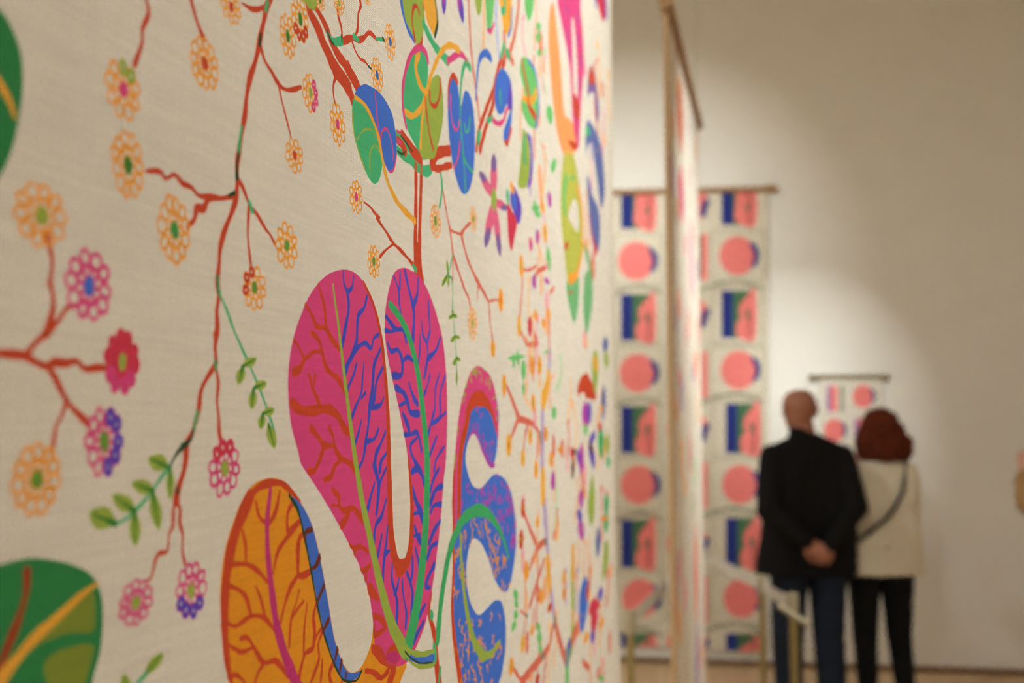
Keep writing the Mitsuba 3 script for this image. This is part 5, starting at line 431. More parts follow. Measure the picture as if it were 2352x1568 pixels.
('blossom',[(None,'mg',2,[('p',[15252,16238,15043,16142,14978,16024,15079,15898,15266,15813,15452,15897,15551,16026,15473,16147])]),('violet_side','vi',3,[('p',[15600,16244,15462,16162,15405,16059,15445,15950,15541,15876,15662,15948,15740,16059,15714,16163])]),('green_tip','gn2',3,[('p',[15224,15895,15106,15855,15081,15804,15161,15751,15290,15714,15394,15750,15437,15805,15373,15856])]),('rust_stem','ru',2,[('s',167,313,[14721,16372,14978,16476,15331,16479]),('s',402,172,[15331,16470,15700,16414,16085,16338])])]),
('blossom',[(None,'vi',2,[('p',[16016,15786,15766,15746,15596,15686,15536,15614,15577,15559,15792,15593,15996,15655,16071,15724]),('p',[15581,15659,15494,15558,15538,15430,15724,15289,15946,15192,16022,15284,15991,15425,15829,15557])]),('rust_heart','br',3,[('p',[15580,15642,15538,15591,15580,15528,15710,15461,15857,15416,15892,15462,15857,15531,15744,15594])])]),
('blossom',[(None,'rd',2,[('p',[16072,13250,15740,13257,15517,13223,15440,13149,15496,13074,15779,13065,16049,13095,16148,13161]),('p',[15970,13151,15712,13098,15586,12995,15623,12851,15763,12728,15990,12772,16156,12878,16143,13013]),('p',[16368,13131,16094,13161,15904,13158,15832,13119,15871,13069,16106,13043,16333,13040,16421,13072])]),('violet_tip','vi',2,[('p',[16531,13327,16328,13314,16228,13270,16257,13197,16368,13131,16546,13142,16676,13186,16666,13252]),('p',[15767,12826,15619,12807,15550,12758,15578,12684,15666,12619,15795,12635,15885,12684,15872,12752])])]),
('leaf',[(None,'gn3',2,[('p',[16579,15850,16367,15735,16305,15590,16414,15430,16611,15317,16799,15417,16896,15577,16811,15730])]),('edge','rd',3,[('s',116,116,[16370,15817,16633,15867])])]),
('leaf',[(None,'ol',2,[('p',[17233,15733,17043,15656,16978,15556,17059,15444,17216,15366,17383,15434,17478,15542,17419,15648])]),('edge','gn',3,[('p',[17273,15364,17136,15319,17104,15258,17196,15189,17343,15139,17465,15179,17517,15244,17444,15310])])]),
('leaf',[(None,'gn3',2,[('p',[17132,14749,16934,14686,16855,14592,16918,14479,17061,14393,17235,14449,17345,14549,17303,14655]),('p',[17119,14456,16926,14392,16837,14296,16875,14179,16992,14090,17162,14146,17280,14248,17260,14357])]),('orange_band','or',3,[('p',[16573,14382,16711,14336,16892,14307,17090,14302,17226,14318,17093,14361,16895,14395,16714,14402])])]),
('leaf',[(None,'ol',2,[('p',[16878,13979,16759,13729,16609,13453,16745,13397,17078,13524,17256,13716,17209,13939])])]),
('leaf',[(None,'bl4',2,[('p',[17133,17337,16908,17261,16821,17178,16897,17100,17064,17055,17263,17122,17385,17214,17332,17290])]),('olive_edge','ol',3,[('p',[17122,17099,16976,17019,16948,16930,17055,16842,17222,16789,17352,16860,17402,16959,17316,17043])])]),
('leaf',[(None,'mg',2,[('p',[14911,15626,14756,15522,14703,15388,14769,15239,14897,15134,15034,15225,15111,15371,15063,15512])]),('violet_edge','vi',3,[('p',[14617,15555,14554,15505,14549,15439,14608,15367,14693,15318,14747,15363,14762,15434,14714,15501])])]),
('leaf',[(None,'rd',2,[('p',[14180,15599,14091,15555,14083,15500,14170,15439,14292,15397,14371,15436,14392,15496,14321,15553])]),('dark_edge','gk',3,[('p',[14415,15576,14335,15553,14299,15520,14320,15482,14372,15455,14443,15476,14489,15511,14477,15547])]),('rust_tail','br',2,[('p',[14333,15441,14226,15380,14174,15298,14189,15206,14247,15141,14340,15196,14408,15284,14402,15370])])]),
('leaf',[(None,'mg',2,[('p',[14850,14963,14732,14909,14701,14832,14769,14743,14885,14677,14988,14725,15038,14807,14985,14891]),('p',[14797,14571,14650,14512,14625,14423,14739,14314,14914,14230,15046,14283,15094,14378,15001,14481])]),('dark_parts','vi',3,[('p',[14718,14707,14600,14672,14577,14618,14662,14552,14796,14500,14900,14532,14941,14589,14872,14651])])]),
('leaf',[(None,'rd',2,[('p',[16427,22899,16637,22797,17019,22701,17376,22960,17385,23183,17154,23205])]),('violet_edge','vi',3,[('s',193,107,[16372,22839,16420,22709]),('s',193,193,[17385,23183,17435,22964])])]),
('branch',[(None,'vi2',1,[('s',130,154,[12837,16796,12770,16502,12490,16222,12428,15967,12443,15754,12405,15490,12421,15291]),('s',156,132,[12479,15155,12536,14952,12564,14727]),('s',135,123,[12566,14893,12623,14621,12712,14344,12862,13920,13047,13536])]),('gold_lengths','go2',2,[('s',182,266,[12770,16516,12674,16348,12490,16208]),('s',237,237,[12451,15289,12448,15052]),('s',211,211,[12680,14242,12799,13930])]),('rust_length','ru3',2,[('s',134,161,[13111,13442,13306,13224,13575,12971,13750,12833])]),('nodes','gk2',3,[('s',117,117,[13079,13489,13091,13419]),('s',78,78,[12532,14512,12622,14488])])]),
('branch',[(None,'ol',1,[('s',166,303,[14180,13915,14249,13547,14242,13251,14197,12994,14007,12919,13858,12851])]),('gold_length','go2',2,[('s',218,218,[14263,14172,14294,13838])]),('rust_length','ru3',2,[('s',190,190,[14553,13100,14236,12986])]),('violet_length','vi',2,[('s',172,286,[14008,12976,13858,12851])]),('green_foot','gn2',2,[('s',246,246,[13822,12845,13836,12470])])]),
('twig',[(None,'ru3',1,[('s',53,106,[10758,16330,11032,16160,11271,15994]),('s',88,74,[11223,15982,11675,15950,12053,15891,12280,15784]),('s',89,53,[11247,15970,11079,15864,10963,15783]),('s',71,50,[11702,15919,11545,15772,11494,15626]),('s',68,56,[12193,15785,12134,15501])]),('node','gk2',2,[('s',94,94,[12338,15796,12349,15716])])]),
('F',[10670,16327,97,126,0,'go','ol','d',None,2]),
('F',[10858,15704,113,122,0,'go2','ru','d',None,2]),
('F',[11468,15541,106,104,0,'go2','ol','d',None,2]),
('F',[11807,15779,107,101,0,'go','ol','d',None,2]),
('F',[12094,15387,118,116,0,'go','ol','d',None,2]),
('F',[11956,16161,121,116,0,'go','ol','d',None,2]),
('F',[11882,16595,120,116,0,'go','pk','d',None,2]),
('F',[12287,16616,128,126,0,'go2','ru','d',None,2]),
('F',[13449,15576,174,43,0,'or','ru','d',None,2]),
('F',[12895,15470,128,103,0,'go','ol','d',None,2]),
('F',[13007,15202,143,124,0,'mg','rd','d',None,2]),
('F',[12606,15791,122,101,0,'or','or','d',None,2]),
('F',[11467,14993,100,109,0,'ru','go','d',None,2]),
('F',[13085,16050,152,91,0,'gn2','gn','d',None,2]),
('F',[11399,17674,111,138,0,'go','ol','d',None,2]),
('F',[11298,16992,99,129,0,'go2','ol','d',None,2]),
('F',[11798,17036,119,122,0,'rd','ru','d',None,2]),
('F',[12091,17194,96,72,0,'go','or','d',None,2]),
('F',[12010,17579,112,92,0,'mg','pk','d',None,2]),
('F',[11847,18000,99,85,0,'pk','mg','d',None,2]),
('F',[12185,18151,104,94,0,'mg','pk','d',None,2]),
('F',[12690,17682,157,42,0,'mg','pk','d',None,2]),
('F',[12862,18740,129,107,0,'mg','rd','d',None,2]),
('F',[12604,18267,124,125,0,'go','ol','d',None,2]),
('F',[12454,18570,121,90,0,'go','or','d',None,2]),
('F',[12500,17139,103,68,0,'go','go','d',None,2]),
('F',[12779,17276,127,84,0,'go','go','d',None,2]),
('F',[11391,14660,109,114,0,'ru','ol','d',None,2]),
('F',[11616,14292,123,116,0,'go','or','d',None,2]),
('F',[12157,14775,102,77,0,'go','ol','d',None,2]),
('F',[12348,13887,116,97,0,'go','or','d',None,2]),
('F',[11884,13595,96,68,0,'go','ol','d',None,2]),
('F',[11452,13534,104,101,0,'go2','ol','d',None,2]),
('F',[10963,13407,109,96,0,'go','ol','d',None,2]),
('F',[12142,12978,122,69,0,'ru','rd','d',None,2]),
('F',[12796,13677,137,60,0,'ru','or','d',None,2]),
('F',[13664,13905,128,107,0,'go','ol','d',None,2]),
('F',[13660,13705,128,92,0,'or','ru','d',None,2]),
('F',[16508,12762,258,94,0,'go','go','d',None,2]),
('F',[15219,12810,219,86,0,'go','go','d',None,2]),
('twig',[(None,'ru3',1,[('s',35,44,[11527,17655,11791,17692,12068,17772]),('s',68,68,[12067,17653,12239,17743,12630,17841]),('s',64,64,[12846,17549,13109,17652]),('s',47,73,[11397,16939,11680,16823,12174,16871]),('s',75,75,[12006,16976,12203,16873])])]),
('twig',[(None,'ru3',1,[('s',60,100,[11542,14922,11827,14708,12154,14493]),('s',100,100,[12561,14502,12384,14504,12182,14477]),('s',111,61,[12182,14477,11933,14383,11772,14293]),('s',73,83,[12499,14293,12208,14128,11957,13991,11769,13876]),('s',33,33,[11364,13901,11614,13807]),('s',105,131,[12790,13226,12487,13188,11978,13167,11411,13136]),('s',110,110,[12981,13414,12790,13226]),('s',59,59,[11032,13379,11411,13136]),('s',53,53,[11983,13812,11901,13629]),('s',49,49,[11614,13807,11487,13616]),('s',104,104,[14951,12525,15471,12308]),('s',81,81,[12606,13122,12455,12864])]),('nodes','gk2',2,[('s',42,42,[11588,13818,11665,13791]),('s',76,76,[12370,13176,12458,13182])])]),
('sprig',[(None,'gn2',2,[('p',[11125,14178,11055,14159,11042,14125,11093,14079,11172,14042,11233,14058,11257,14094,11217,14136])])]),
('sprig',[(None,'gn2',2,[('p',[11148,14057,11089,14045,11079,14020,11125,13985,11196,13956,11248,13967,11267,13993,11229,14025])])]),
('sprig',[(None,'gn2',2,[('p',[11172,13948,11087,13943,11051,13921,11075,13885,11134,13851,11209,13856,11257,13878,11242,13911])])]),
('sprig',[(None,'gn2',2,[('p',[11125,13853,11031,13847,10977,13824,10974,13785,11009,13749,11090,13755,11158,13778,11168,13813])])]),
('sprig',[(None,'gn2',2,[('p',[12175,13625,12104,13612,12092,13582,12147,13538,12230,13500,12293,13512,12316,13543,12272,13583])])]),
('sprig',[(None,'gn2',2,[('p',[12259,13507,12159,13494,12121,13460,12155,13407,12229,13360,12316,13371,12370,13406,12346,13454])])]),
('sprig',[(None,'gn2',2,[('p',[12258,13367,12196,13350,12190,13316,12245,13266,12325,13225,12378,13240,12394,13276,12349,13321])])]),
('sprig',[(None,'gn2',2,[('p',[16477,11983,16298,11999,16248,11977,16349,11918,16523,11853,16682,11839,16760,11857,16681,11909])])]),
('sprig',[(None,'gn2',2,[('p',[10803,16611,10974,16604,11190,16615,11422,16646,11575,16680,11401,16685,11160,16674,10953,16647])])]),
('sprig',[(None,'gn2',2,[('p',[11033,16684,10990,16644,10986,16597,11024,16549,11080,16519,11116,16556,11127,16607,11096,16652])])]),
('sprig',[(None,'gn2',2,[('p',[11224,16733,11180,16689,11175,16637,11215,16586,11272,16553,11310,16592,11322,16648,11289,16697])])]),
('sprig',[(None,'gn2',2,[('p',[11498,16638,11414,16582,11386,16515,11424,16447,11497,16402,11570,16452,11610,16525,11582,16591])])]),
('sprig',[(None,'gn2',2,[('p',[11497,16390,11447,16353,11431,16308,11453,16260,11496,16229,11539,16262,11563,16311,11546,16356])])]),
('sprig',[(None,'gn2',2,[('p',[12526,16777,12611,16774,12690,16782,12751,16801,12774,16820,12696,16821,12608,16814,12549,16798])])]),
('sprig',[(None,'gn2',2,[('p',[11877,18425,11990,18421,12122,18441,12254,18486,12334,18532,12226,18533,12080,18513,11959,18474])])]),
('sprig',[(None,'gn2',2,[('p',[12017,18560,11971,18497,11990,18436,12079,18388,12187,18366,12227,18423,12215,18491,12138,18539])])]),
('sprig',[(None,'gn2',2,[('p',[12275,18479,12229,18448,12219,18419,12252,18397,12303,18389,12344,18417,12360,18449,12334,18470])])]),
('sprig',[(None,'gn2',2,[('p',[12727,18120,12660,18037,12663,17947,12743,17864,12850,17816,12908,17891,12916,17991,12849,18071])])]),
('sprig',[(None,'gn2',2,[('p',[12236,20804,12153,20744,12137,20706,12199,20698,12295,20715,12368,20768,12397,20814,12347,20826])])]),
('sprig',[(None,'gn2',2,[('p',[12265,20704,12170,20634,12132,20578,12164,20544,12234,20539,12318,20600,12369,20665,12348,20700])])]),
('sprig',[(None,'gn2',2,[('p',[12293,20491,12204,20437,12174,20399,12215,20385,12292,20393,12370,20440,12413,20485,12383,20502])])]),
('sprig',[(None,'gn2',2,[('p',[12813,19957,12697,19861,12685,19784,12789,19739,12940,19735,13043,19820,13074,19910,12988,19957])])]),
('sprig',[(None,'gn2',2,[('p',[13202,19367,13033,19285,12937,19206,12933,19142,12997,19112,13144,19183,13265,19272,13282,19336])])]),
('sprig',[(None,'go3',1,[('s',79,103,[14157,16500,14156,16305,13996,16013])])]),
('twig',[(None,'ru3',1,[('s',106,139,[16303,21705,16255,21531,16352,21327]),('p',[16303,21705,16432,21767,16514,21822,16527,21859,16486,21869,16372,21813,16276,21751,16255,21715])])]),
('F',[15213,15904,177,92,0,'or2','go3','d',None,1]),
('F',[14883,14406,126,153,0,'or2','go3','d',None,1]),
('F',[15193,17140,163,144,0,'pk3','go3','d',None,1]),
('F',[17416,13440,216,138,0,'or2','go3','d',None,1]),
('F',[12301,16407,75,80,0,'go3','go3','d',None,1]),
('twig',[(None,'ru3',1,[('s',114,150,[17133,13403,17217,13212,17027,12979]),('p',[17133,13403,17244,13410,17294,13433,17265,13472,17190,13506,17094,13499,17032,13475,17048,13442])])]),
('F',[12967,15479,97,105,0,'ru3','go3','d',None,1]),
('F',[16058,21354,144,109,0,'ru3','go3','d',None,1]),
('twig',[(None,'or2',1,[('s',65,85,[12893,16459,12862,16324,12856,16123]),('p',[12893,16459,12992,16475,13072,16500,13117,16530,13119,16553,13030,16538,12939,16511,12893,16484])])]),
('twig',[(None,'ru3',1,[('s',57,75,[12170,14023,12145,13847,12066,13593])])]),
('F',[15326,21297,199,120,0,'pk3','go3','d',None,1]),
('sprig',[(None,'pk3',1,[('s',62,80,[12512,20413,12421,20237,12555,20064]),('p',[12512,20413,12595,20458,12654,20504,12675,20541,12659,20557,12584,20516,12516,20466,12493,20431])])]),
('F',[12737,17922,113,106,0,'pk3','go3','d',None,1]),
('twig',[(None,'or2',1,[('s',92,121,[15643,12701,15491,12440,15573,11981]),('p',[15643,12701,15790,12707,15906,12734,15964,12781,15957,12824,15824,12816,15693,12789,15632,12748])])]),
('sprig',[(None,'gn4',1,[('s',68,89,[13133,15219,13242,14976,13133,14634])])]),
('F',[12689,17124,113,138,0,'or2','go3','d',None,1]),
('F',[17149,20704,138,141,0,'go3','go3','d',None,1]),
('F',[12388,18740,102,175,0,'or2','go3','d',None,1]),
('twig',[(None,'or2',1,[('s',108,141,[16600,12078,16763,11774,16632,11414]),('p',[16600,12078,16670,12099,16673,12145,16601,12211,16503,12264,16444,12244,16431,12197,16488,12139])])]),
('sprig',[(None,'pk3',1,[('s',62,82,[12467,18512,12562,18415,12555,18240])])]),
('twig',[(None,'or2',1,[('s',92,120,[15476,14192,15441,14009,15676,13695])])]),
('twig',[(None,'or2',1,[('s',108,141,[16587,16443,16636,16233,16293,15917])])]),
('twig',[(None,'ru3',1,[('s',108,141,[16632,14756,16638,14476,16580,14067]),('p',[16632,14756,16730,14787,16766,14833,16728,14889,16650,14929,16566,14900,16518,14851,16543,14801])])]),
('twig',[(None,'ru3',1,[('s',57,74,[12244,13286,12135,13105,12154,12794]),('p',[12244,13286,12310,13299,12347,13326,12346,13367,12317,13400,12259,13387,12214,13359,12211,13323])])]),
('F',[16844,15487,175,217,0,'or2','go3','d',None,1]),
('sprig',[(None,'pk3',1,[('s',98,128,[16066,12879,15921,12711,15873,12428]),('p',[16066,12879,16209,12873,16316,12886,16363,12918,16348,12950,16220,12954,16098,12942,16047,12915])])]),
('F',[12382,20591,130,163,0,'ru3','go3','d',None,1]),
('twig',[(None,'ru3',1,[('s',77,100,[13953,15888,14046,15720,13861,15478]),('p',[13953,15888,14032,15909,14071,15937,14058,15969,14012,15991,13943,15972,13895,15942,13901,15912])])]),
('twig',[(None,'or2',1,[('s',94,123,[15489,19435,15368,19155,15414,18785])])]),
('F',[13245,14572,131,179,0,'go3','go3','d',None,1]),
('sprig',[(None,'go3',1,[('s',88,115,[15088,15589,14996,15298,15245,14841])])]),
('twig',[(None,'vi2',1,[('s',99,130,[15881,16822,15883,16649,15987,16393])])]),
('F',[15941,18326,193,215,0,'ru3','go3','d',None,1]),
('F',[12706,17344,112,170,0,'pk3','go3','d',None,1]),
('F',[15265,17116,179,130,0,'or2','go3','d',None,1]),
('F',[12543,13948,117,162,0,'or2','go3','d',None,1]),
('sprig',[(None,'pk3',1,[('s',107,140,[16662,12063,16742,11809,16484,11528]),('p',[16662,12063,16757,12073,16791,12106,16750,12160,16671,12207,16590,12197,16544,12164,16572,12117])])]),
('sprig',[(None,'go3',1,[('s',58,76,[12346,18229,12244,18067,12459,17885])])]),
('twig',[(None,'ru3',1,[('s',105,138,[16250,21166,16238,20918,16522,20633])])]),
('twig',[(None,'or2',1,[('s',64,83,[12551,19293,12633,19163,12555,18917]),('p',[12551,19293,12586,19326,12581,19352,12532,19366,12470,19366,12440,19338,12440,19308,12480,19293])])]),
('twig',[(None,'vi2',1,[('s',73,96,[13755,13933,13773,13788,13759,13578]),('p',[13755,13933,13824,13942,13851,13963,13827,13994,13775,14019,13717,14011,13681,13989,13697,13962])])]),
('sprig',[(None,'go3',1,[('s',83,108,[14408,16078,14556,15790,14413,15366]),('p',[14408,16078,14427,16121,14387,16171,14289,16222,14187,16253,14173,16214,14207,16160,14291,16113])])]),
('sprig',[(None,'go3',1,[('s',63,82,[12807,13377,12797,13141,12710,12808]),('p',[12807,13377,12856,13400,12866,13440,12833,13492,12780,13531,12738,13509,12721,13468,12746,13421])])]),
('F',[16134,13006,162,127,0,'pk3','go3','d',None,1]),
('F',[12323,18908,111,175,0,'or2','go3','d',None,1]),
('twig',[(None,'or2',1,[('s',67,88,[13088,15371,13106,15209,13082,14970])])]),
('F',[15033,14978,161,191,0,'ru3','go3','d',None,1]),
('sprig',[(None,'go3',1,[('s',106,138,[16308,15975,16438,15671,16298,15223])])]),
('sprig',[(None,'pk3',1,[('s',113,148,[16690,20252,16846,19978,16730,19486]),('p',[16690,20252,16835,20328,16931,20407,16954,20474,16915,20506,16786,20435,16675,20349,16645,20286])])]),
('F',[16972,21489,144,159,0,'ru3','go3','d',None,1]),
('twig',[(None,'or2',1,[('s',83,109,[14596,15129,14649,14899,14431,14581])])]),
('sprig',[(None,'go3',1,[('s',124,162,[17592,21897,17569,21571,17789,21158]),('p',[17592,21897,17751,21992,17854,22082,17876,22152,17830,22180,17689,22093,17568,21993,17538,21926])])]),
('F',[14925,13187,139,103,0,'or2','go3','d',None,1]),
('F',[16258,12058,208,98,0,'ru3','go3','d',None,1]),
('F',[12528,20362,97,121,0,'or2','go3','d',None,1]),
('sprig',[(None,'go3',1,[('s',92,121,[15444,13689,15475,13480,15670,13138]),('p',[15444,13689,15564,13696,15645,13719,15667,13757,15638,13790,15531,13783,15437,13759,15409,13726])])]),
('sprig',[(None,'go3',1,[('s',105,137,[16315,13232,16495,12889,16288,12468])])]),
('sprig',[(None,'go3',1,[('s',67,87,[13192,13462,13145,13248,13034,12941]),('p',[13192,13462,13237,13485,13240,13524,13195,13574,13134,13612,13096,13591,13086,13550,13122,13505])])]),
('twig',[(None,'ru3',1,[('s',107,139,[16248,19376,16417,19093,16049,18558])])]),
('F',[13584,15588,123,135,0,'ru3','go3','d',None,1]),
('F',[15145,15132,169,205,0,'pk3','go3','d',None,1]),
('sprig',[(None,'go3',1,[('s',63,82,[12639,19182,12578,18981,12445,18675]),('p',[12639,19182,12678,19219,12677,19252,12631,19275,12570,19281,12537,19247,12532,19211,12569,19188])])]),
('twig',[(None,'vi2',1,[('s',82,107,[14444,13820,14520,13617,14480,13340]),('p',[14444,13820,14563,13823,14655,13841,14699,13873,14691,13903,14584,13898,14479,13880,14432,13852])])]),
('twig',[(None,'ru3',1,[('s',65,85,[12829,17201,12825,17018,12795,16742]),('p',[12829,17201,12875,17232,12881,17265,12842,17295,12785,17311,12745,17283,12733,17247,12763,17219])])]),
('sprig',[(None,'gn4',1,[('s',71,93,[13488,16738,13561,16587,13277,16348]),('p',[13488,16738,13565,16762,13604,16790,13596,16820,13556,16839,13489,16817,13440,16786,13442,16758])])]),
('F',[13917,15355,91,113,0,'pk3','go3','d',None,1]),
('F',[17311,12305,142,217,0,'ru3','go3','d',None,1]),
('twig',[(None,'ru3',1,[('s',66,87,[13181,14781,13299,14649,13030,14498]),('p',[13181,14781,13259,14787,13306,14803,13309,14827,13279,14848,13210,14841,13155,14825,13146,14804])])]),
('F',[12392,17612,77,161,0,'or2','go3','d',None,1]),
('F',[12685,17432,114,121,0,'pk3','go3','d',None,1]),
('F',[15485,18566,178,197,0,'or2','go3','d',None,1]),
('sprig',[(None,'pk3',1,[('s',101,132,[15856,19977,15888,19674,15693,19169])])]),
('twig',[(None,'vi2',1,[('s',99,130,[15649,20443,15801,20305,15928,20066])])]),
('twig',[(None,'or2',1,[('s',61,80,[12378,20618,12324,20425,12270,20149])])]),
('sprig',[(None,'pk3',1,[('s',117,152,[17137,21208,17051,20826,16893,20254])])]),
('sprig',[(None,'go3',1,[('s',113,147,[16631,22048,16725,21766,16563,21243]),('p',[16631,22048,16668,22108,16626,22149,16504,22161,16373,22148,16345,22095,16379,22048,16481,22032])])]),
('twig',[(None,'or2',1,[('s',63,82,[12763,14155,12729,14016,12730,13800]),('p',[12763,14155,12850,14158,12915,14173,12941,14199,12930,14223,12851,14219,12778,14204,12748,14182])])]),
('sprig',[(None,'gn4',1,[('s',61,80,[12533,20482,12413,20257,12655,20061]),('p',[12533,20482,12625,20536,12694,20593,12725,20641,12717,20665,12634,20615,12555,20553,12521,20508])])]),
('F',[14928,15204,142,176,0,'or2','go3','d',None,1]),
('F',[13055,15626,98,170,0,'ru3','go3','d',None,1]),
('F',[14682,13107,171,186,0,'or2','go3','d',None,1]),
('twig',[(None,'ru3',1,[('s',115,151,[17263,14691,17209,14540,17149,14315]),('p',[17263,14691,17303,14715,17267,14747,17152,14781,17025,14804,16994,14782,17022,14749,17118,14717])])]),
('twig',[(None,'or2',1,[('s',83,109,[14683,14248,14662,13989,14459,13632])])]),
('F',[16380,20300,130,118,0,'go3','go3','d',None,1]),
('twig',[(None,'or2',1,[('s',88,115,[15166,14120,15082,13913,15060,13592]),('p',[15166,14120,15218,14146,15213,14186,15144,14234,15056,14269,15013,14245,15010,14204,15066,14160])])]),
('F',[12280,15678,74,151,0,'or2','go3','d',None,1]),
('F',[14268,13287,116,129,0,'or2','go3','d',None,1]),
('twig',[(None,'ru3',1,[('s',57,75,[11985,16948,12055,16748,11950,16438])])]),
('twig',[(None,'ru3',1,[('s',58,75,[12140,14483,12185,14252,12144,13924])])]),
('sprig',[(None,'go3',1,[('s',54,71,[11752,17503,11714,17294,11812,16998]),('p',[11752,17503,11802,17537,11822,17575,11803,17612,11764,17632,11721,17601,11695,17559,11708,17525])])]),
('F',[11602,13954,84,131,0,'or2','go3','d',None,1]),
('twig',[(None,'ru3',1,[('s',58,76,[12105,19524,12035,19333,12034,19076]),('p',[12105,19524,12164,19564,12191,19602,12178,19632,12141,19643,12090,19607,12056,19565,12062,19536])])]),
('sprig',[(None,'go3',1,[('s',56,73,[11917,17114,11972,16957,11803,16703]),('p',[11917,17114,11970,17141,11992,17172,11975,17201,11936,17218,11891,17193,11862,17161,11873,17133])])]),
('sprig',[(None,'pk3',1,[('s',59,77,[12126,17073,12185,16846,12178,16499]),('p',[12126,17073,12208,17109,12266,17155,12288,17202,12274,17232,12201,17198,12134,17149,12109,17106])])]),
('twig',[(None,'vi2',1,[('s',56,73,[11740,19113,11800,18911,11831,18592]),('p',[11740,19113,11822,19161,11884,19215,11913,19266,11905,19294,11831,19249,11761,19190,11730,19143])])]),
('F',[12173,13947,116,110,0,'ru3','go3','d',None,1]),
('F',[11939,19658,75,103,0,'pk3','go3','d',None,1]),
('F',[11481,15041,90,112,0,'pk3','go3','d',None,1]),
('twig',[(None,'or2',1,[('s',59,78,[12110,21019,12135,20793,12052,20409]),('p',[12110,21019,12196,21085,12259,21152,12285,21209,12274,21237,12197,21177,12125,21104,12096,21049])])]),
('twig',[(None,'ru3',1,[('s',58,76,[12029,20303,12009,20111,12130,19871])])]),
('twig',[(None,'or2',1,[('s',51,67,[11445,14419,11535,14242,11584,13986]),('p',[11445,14419,11481,14438,11487,14466,11456,14501,11412,14526,11381,14509,11370,14480,11394,14448])])]),
('F',[11851,13074,97,70,0,'or2','go3','d',None,1]),
('twig',[(None,'ru3',1,[('s',52,68,[11468,17668,11443,17433,11313,17075])])]),
('sprig',[(None,'go3',1,[('s',50,66,[11580,16376,11510,16279,11710,16139])])]),
('twig',[(None,'or2',1,[('s',57,75,[12226,14915,12158,14715,12135,14410])])]),
('F',[11649,13509,89,130,0,'ru3','go3','d',None,1]),
('twig',[(None,'or2',1,[('s',52,68,[11463,19642,11369,19418,11363,19126]),('p',[11463,19642,11525,19687,11561,19732,11563,19771,11538,19789,11484,19748,11440,19698,11434,19661])])]),
('sprig',[(None,'pk3',1,[('s',53,69,[11473,20507,11457,20339,11610,20151]),('p',[11473,20507,11531,20551,11562,20591,11557,20620,11528,20631,11477,20591,11439,20547,11439,20518])])]),
('F',[12056,14375,86,98,0,'go3','go3','d',None,1]),
('F',[12030,16003,83,146,0,'pk3','go3','d',None,1]),
('F',[11861,18795,75,100,0,'pk3','go3','d',None,1]),
('twig',[(None,'or2',1,[('s',54,71,[11708,16804,11715,16591,11625,16269]),('p',[11708,16804,11733,16837,11720,16874,11669,16909,11610,16930,11591,16900,11599,16860,11641,16826])])]),
('sprig',[(None,'go3',1,[('s',54,71,[11926,16786,11824,16655,11947,16472])])]),
('F',[12108,19885,95,115,0,'go3','go3','d',None,1]),
('twig',[(None,'or2',1,[('s',59,78,[12245,18053,12260,17935,12148,17738]),('p',[12245,18053,12251,18076,12216,18093,12142,18100,12069,18097,12065,18077,12097,18057,12161,18049])])]),
('F',[12245,19657,113,167,0,'or2','go3','d',None,1]),
('F',[11472,14428,73,146,0,'pk3','go3','d',None,1]),
('F',[3768,17837,103,132,1,'pk','pk','l',None,2]),
('F',[4099,18148,112,133,4,'pk','ol','l',None,2]),
('F',[4578,18191,125,133,-5,'go','ol','l',None,2]),
('F',[5161,18680,142,134,5,'go','pk','l',None,2]),
('F',[6045,19029,166,134,7,'go','ru','l',None,2]),
('F',[7372,19561,204,135,-10,'go','gd','l',None,2]),
('F',[8548,20556,238,137,3,'pk','gd','l',None,2]),
('F',[4062,14761,108,127,2,'go','gd','l',None,2]),
('F',[4650,14471,124,126,-6,'go','ol','l',None,2]),
('F',[5055,14540,135,126,-6,'pk','ru','l',None,2]),
('F',[3397,16487,92,130,-10,'go','ol','l',None,2]),
('F',[3237,17520,88,132,-5,'go','gd','l',None,2]),
('F',[3499,15937,94,129,0,'go','pk','l',None,2]),
('F',[3321,15691,89,128,-5,'go','gd','l',None,2]),
('F',[7283,13605,193,125,2,'pk','gd','l',None,2]),
('F',[10234,12797,270,123,1,'go','ol','l',None,2]),
('F',[8559,13424,227,124,-6,'go','gd','l',None,2]),
('twig',[(None,'ru',1,[('s',20,20,[3785,17948,3848,18086,3821,18159,3910,18317])])]),
('twig',[(None,'ru',1,[('s',29,29,[4606,18329,4702,18506,4663,18592,4798,18799])])]),
('twig',[(None,'ru',1,[('s',16,16,[3410,16577,3459,16675,3437,16745,3506,16852])])])
]

def hang_wires(root, pts):
    for q in pts:
        add('wire', tube([q, [q[0], q[1], CEIL]], 0.0012, 6), 'mat_wire', root)

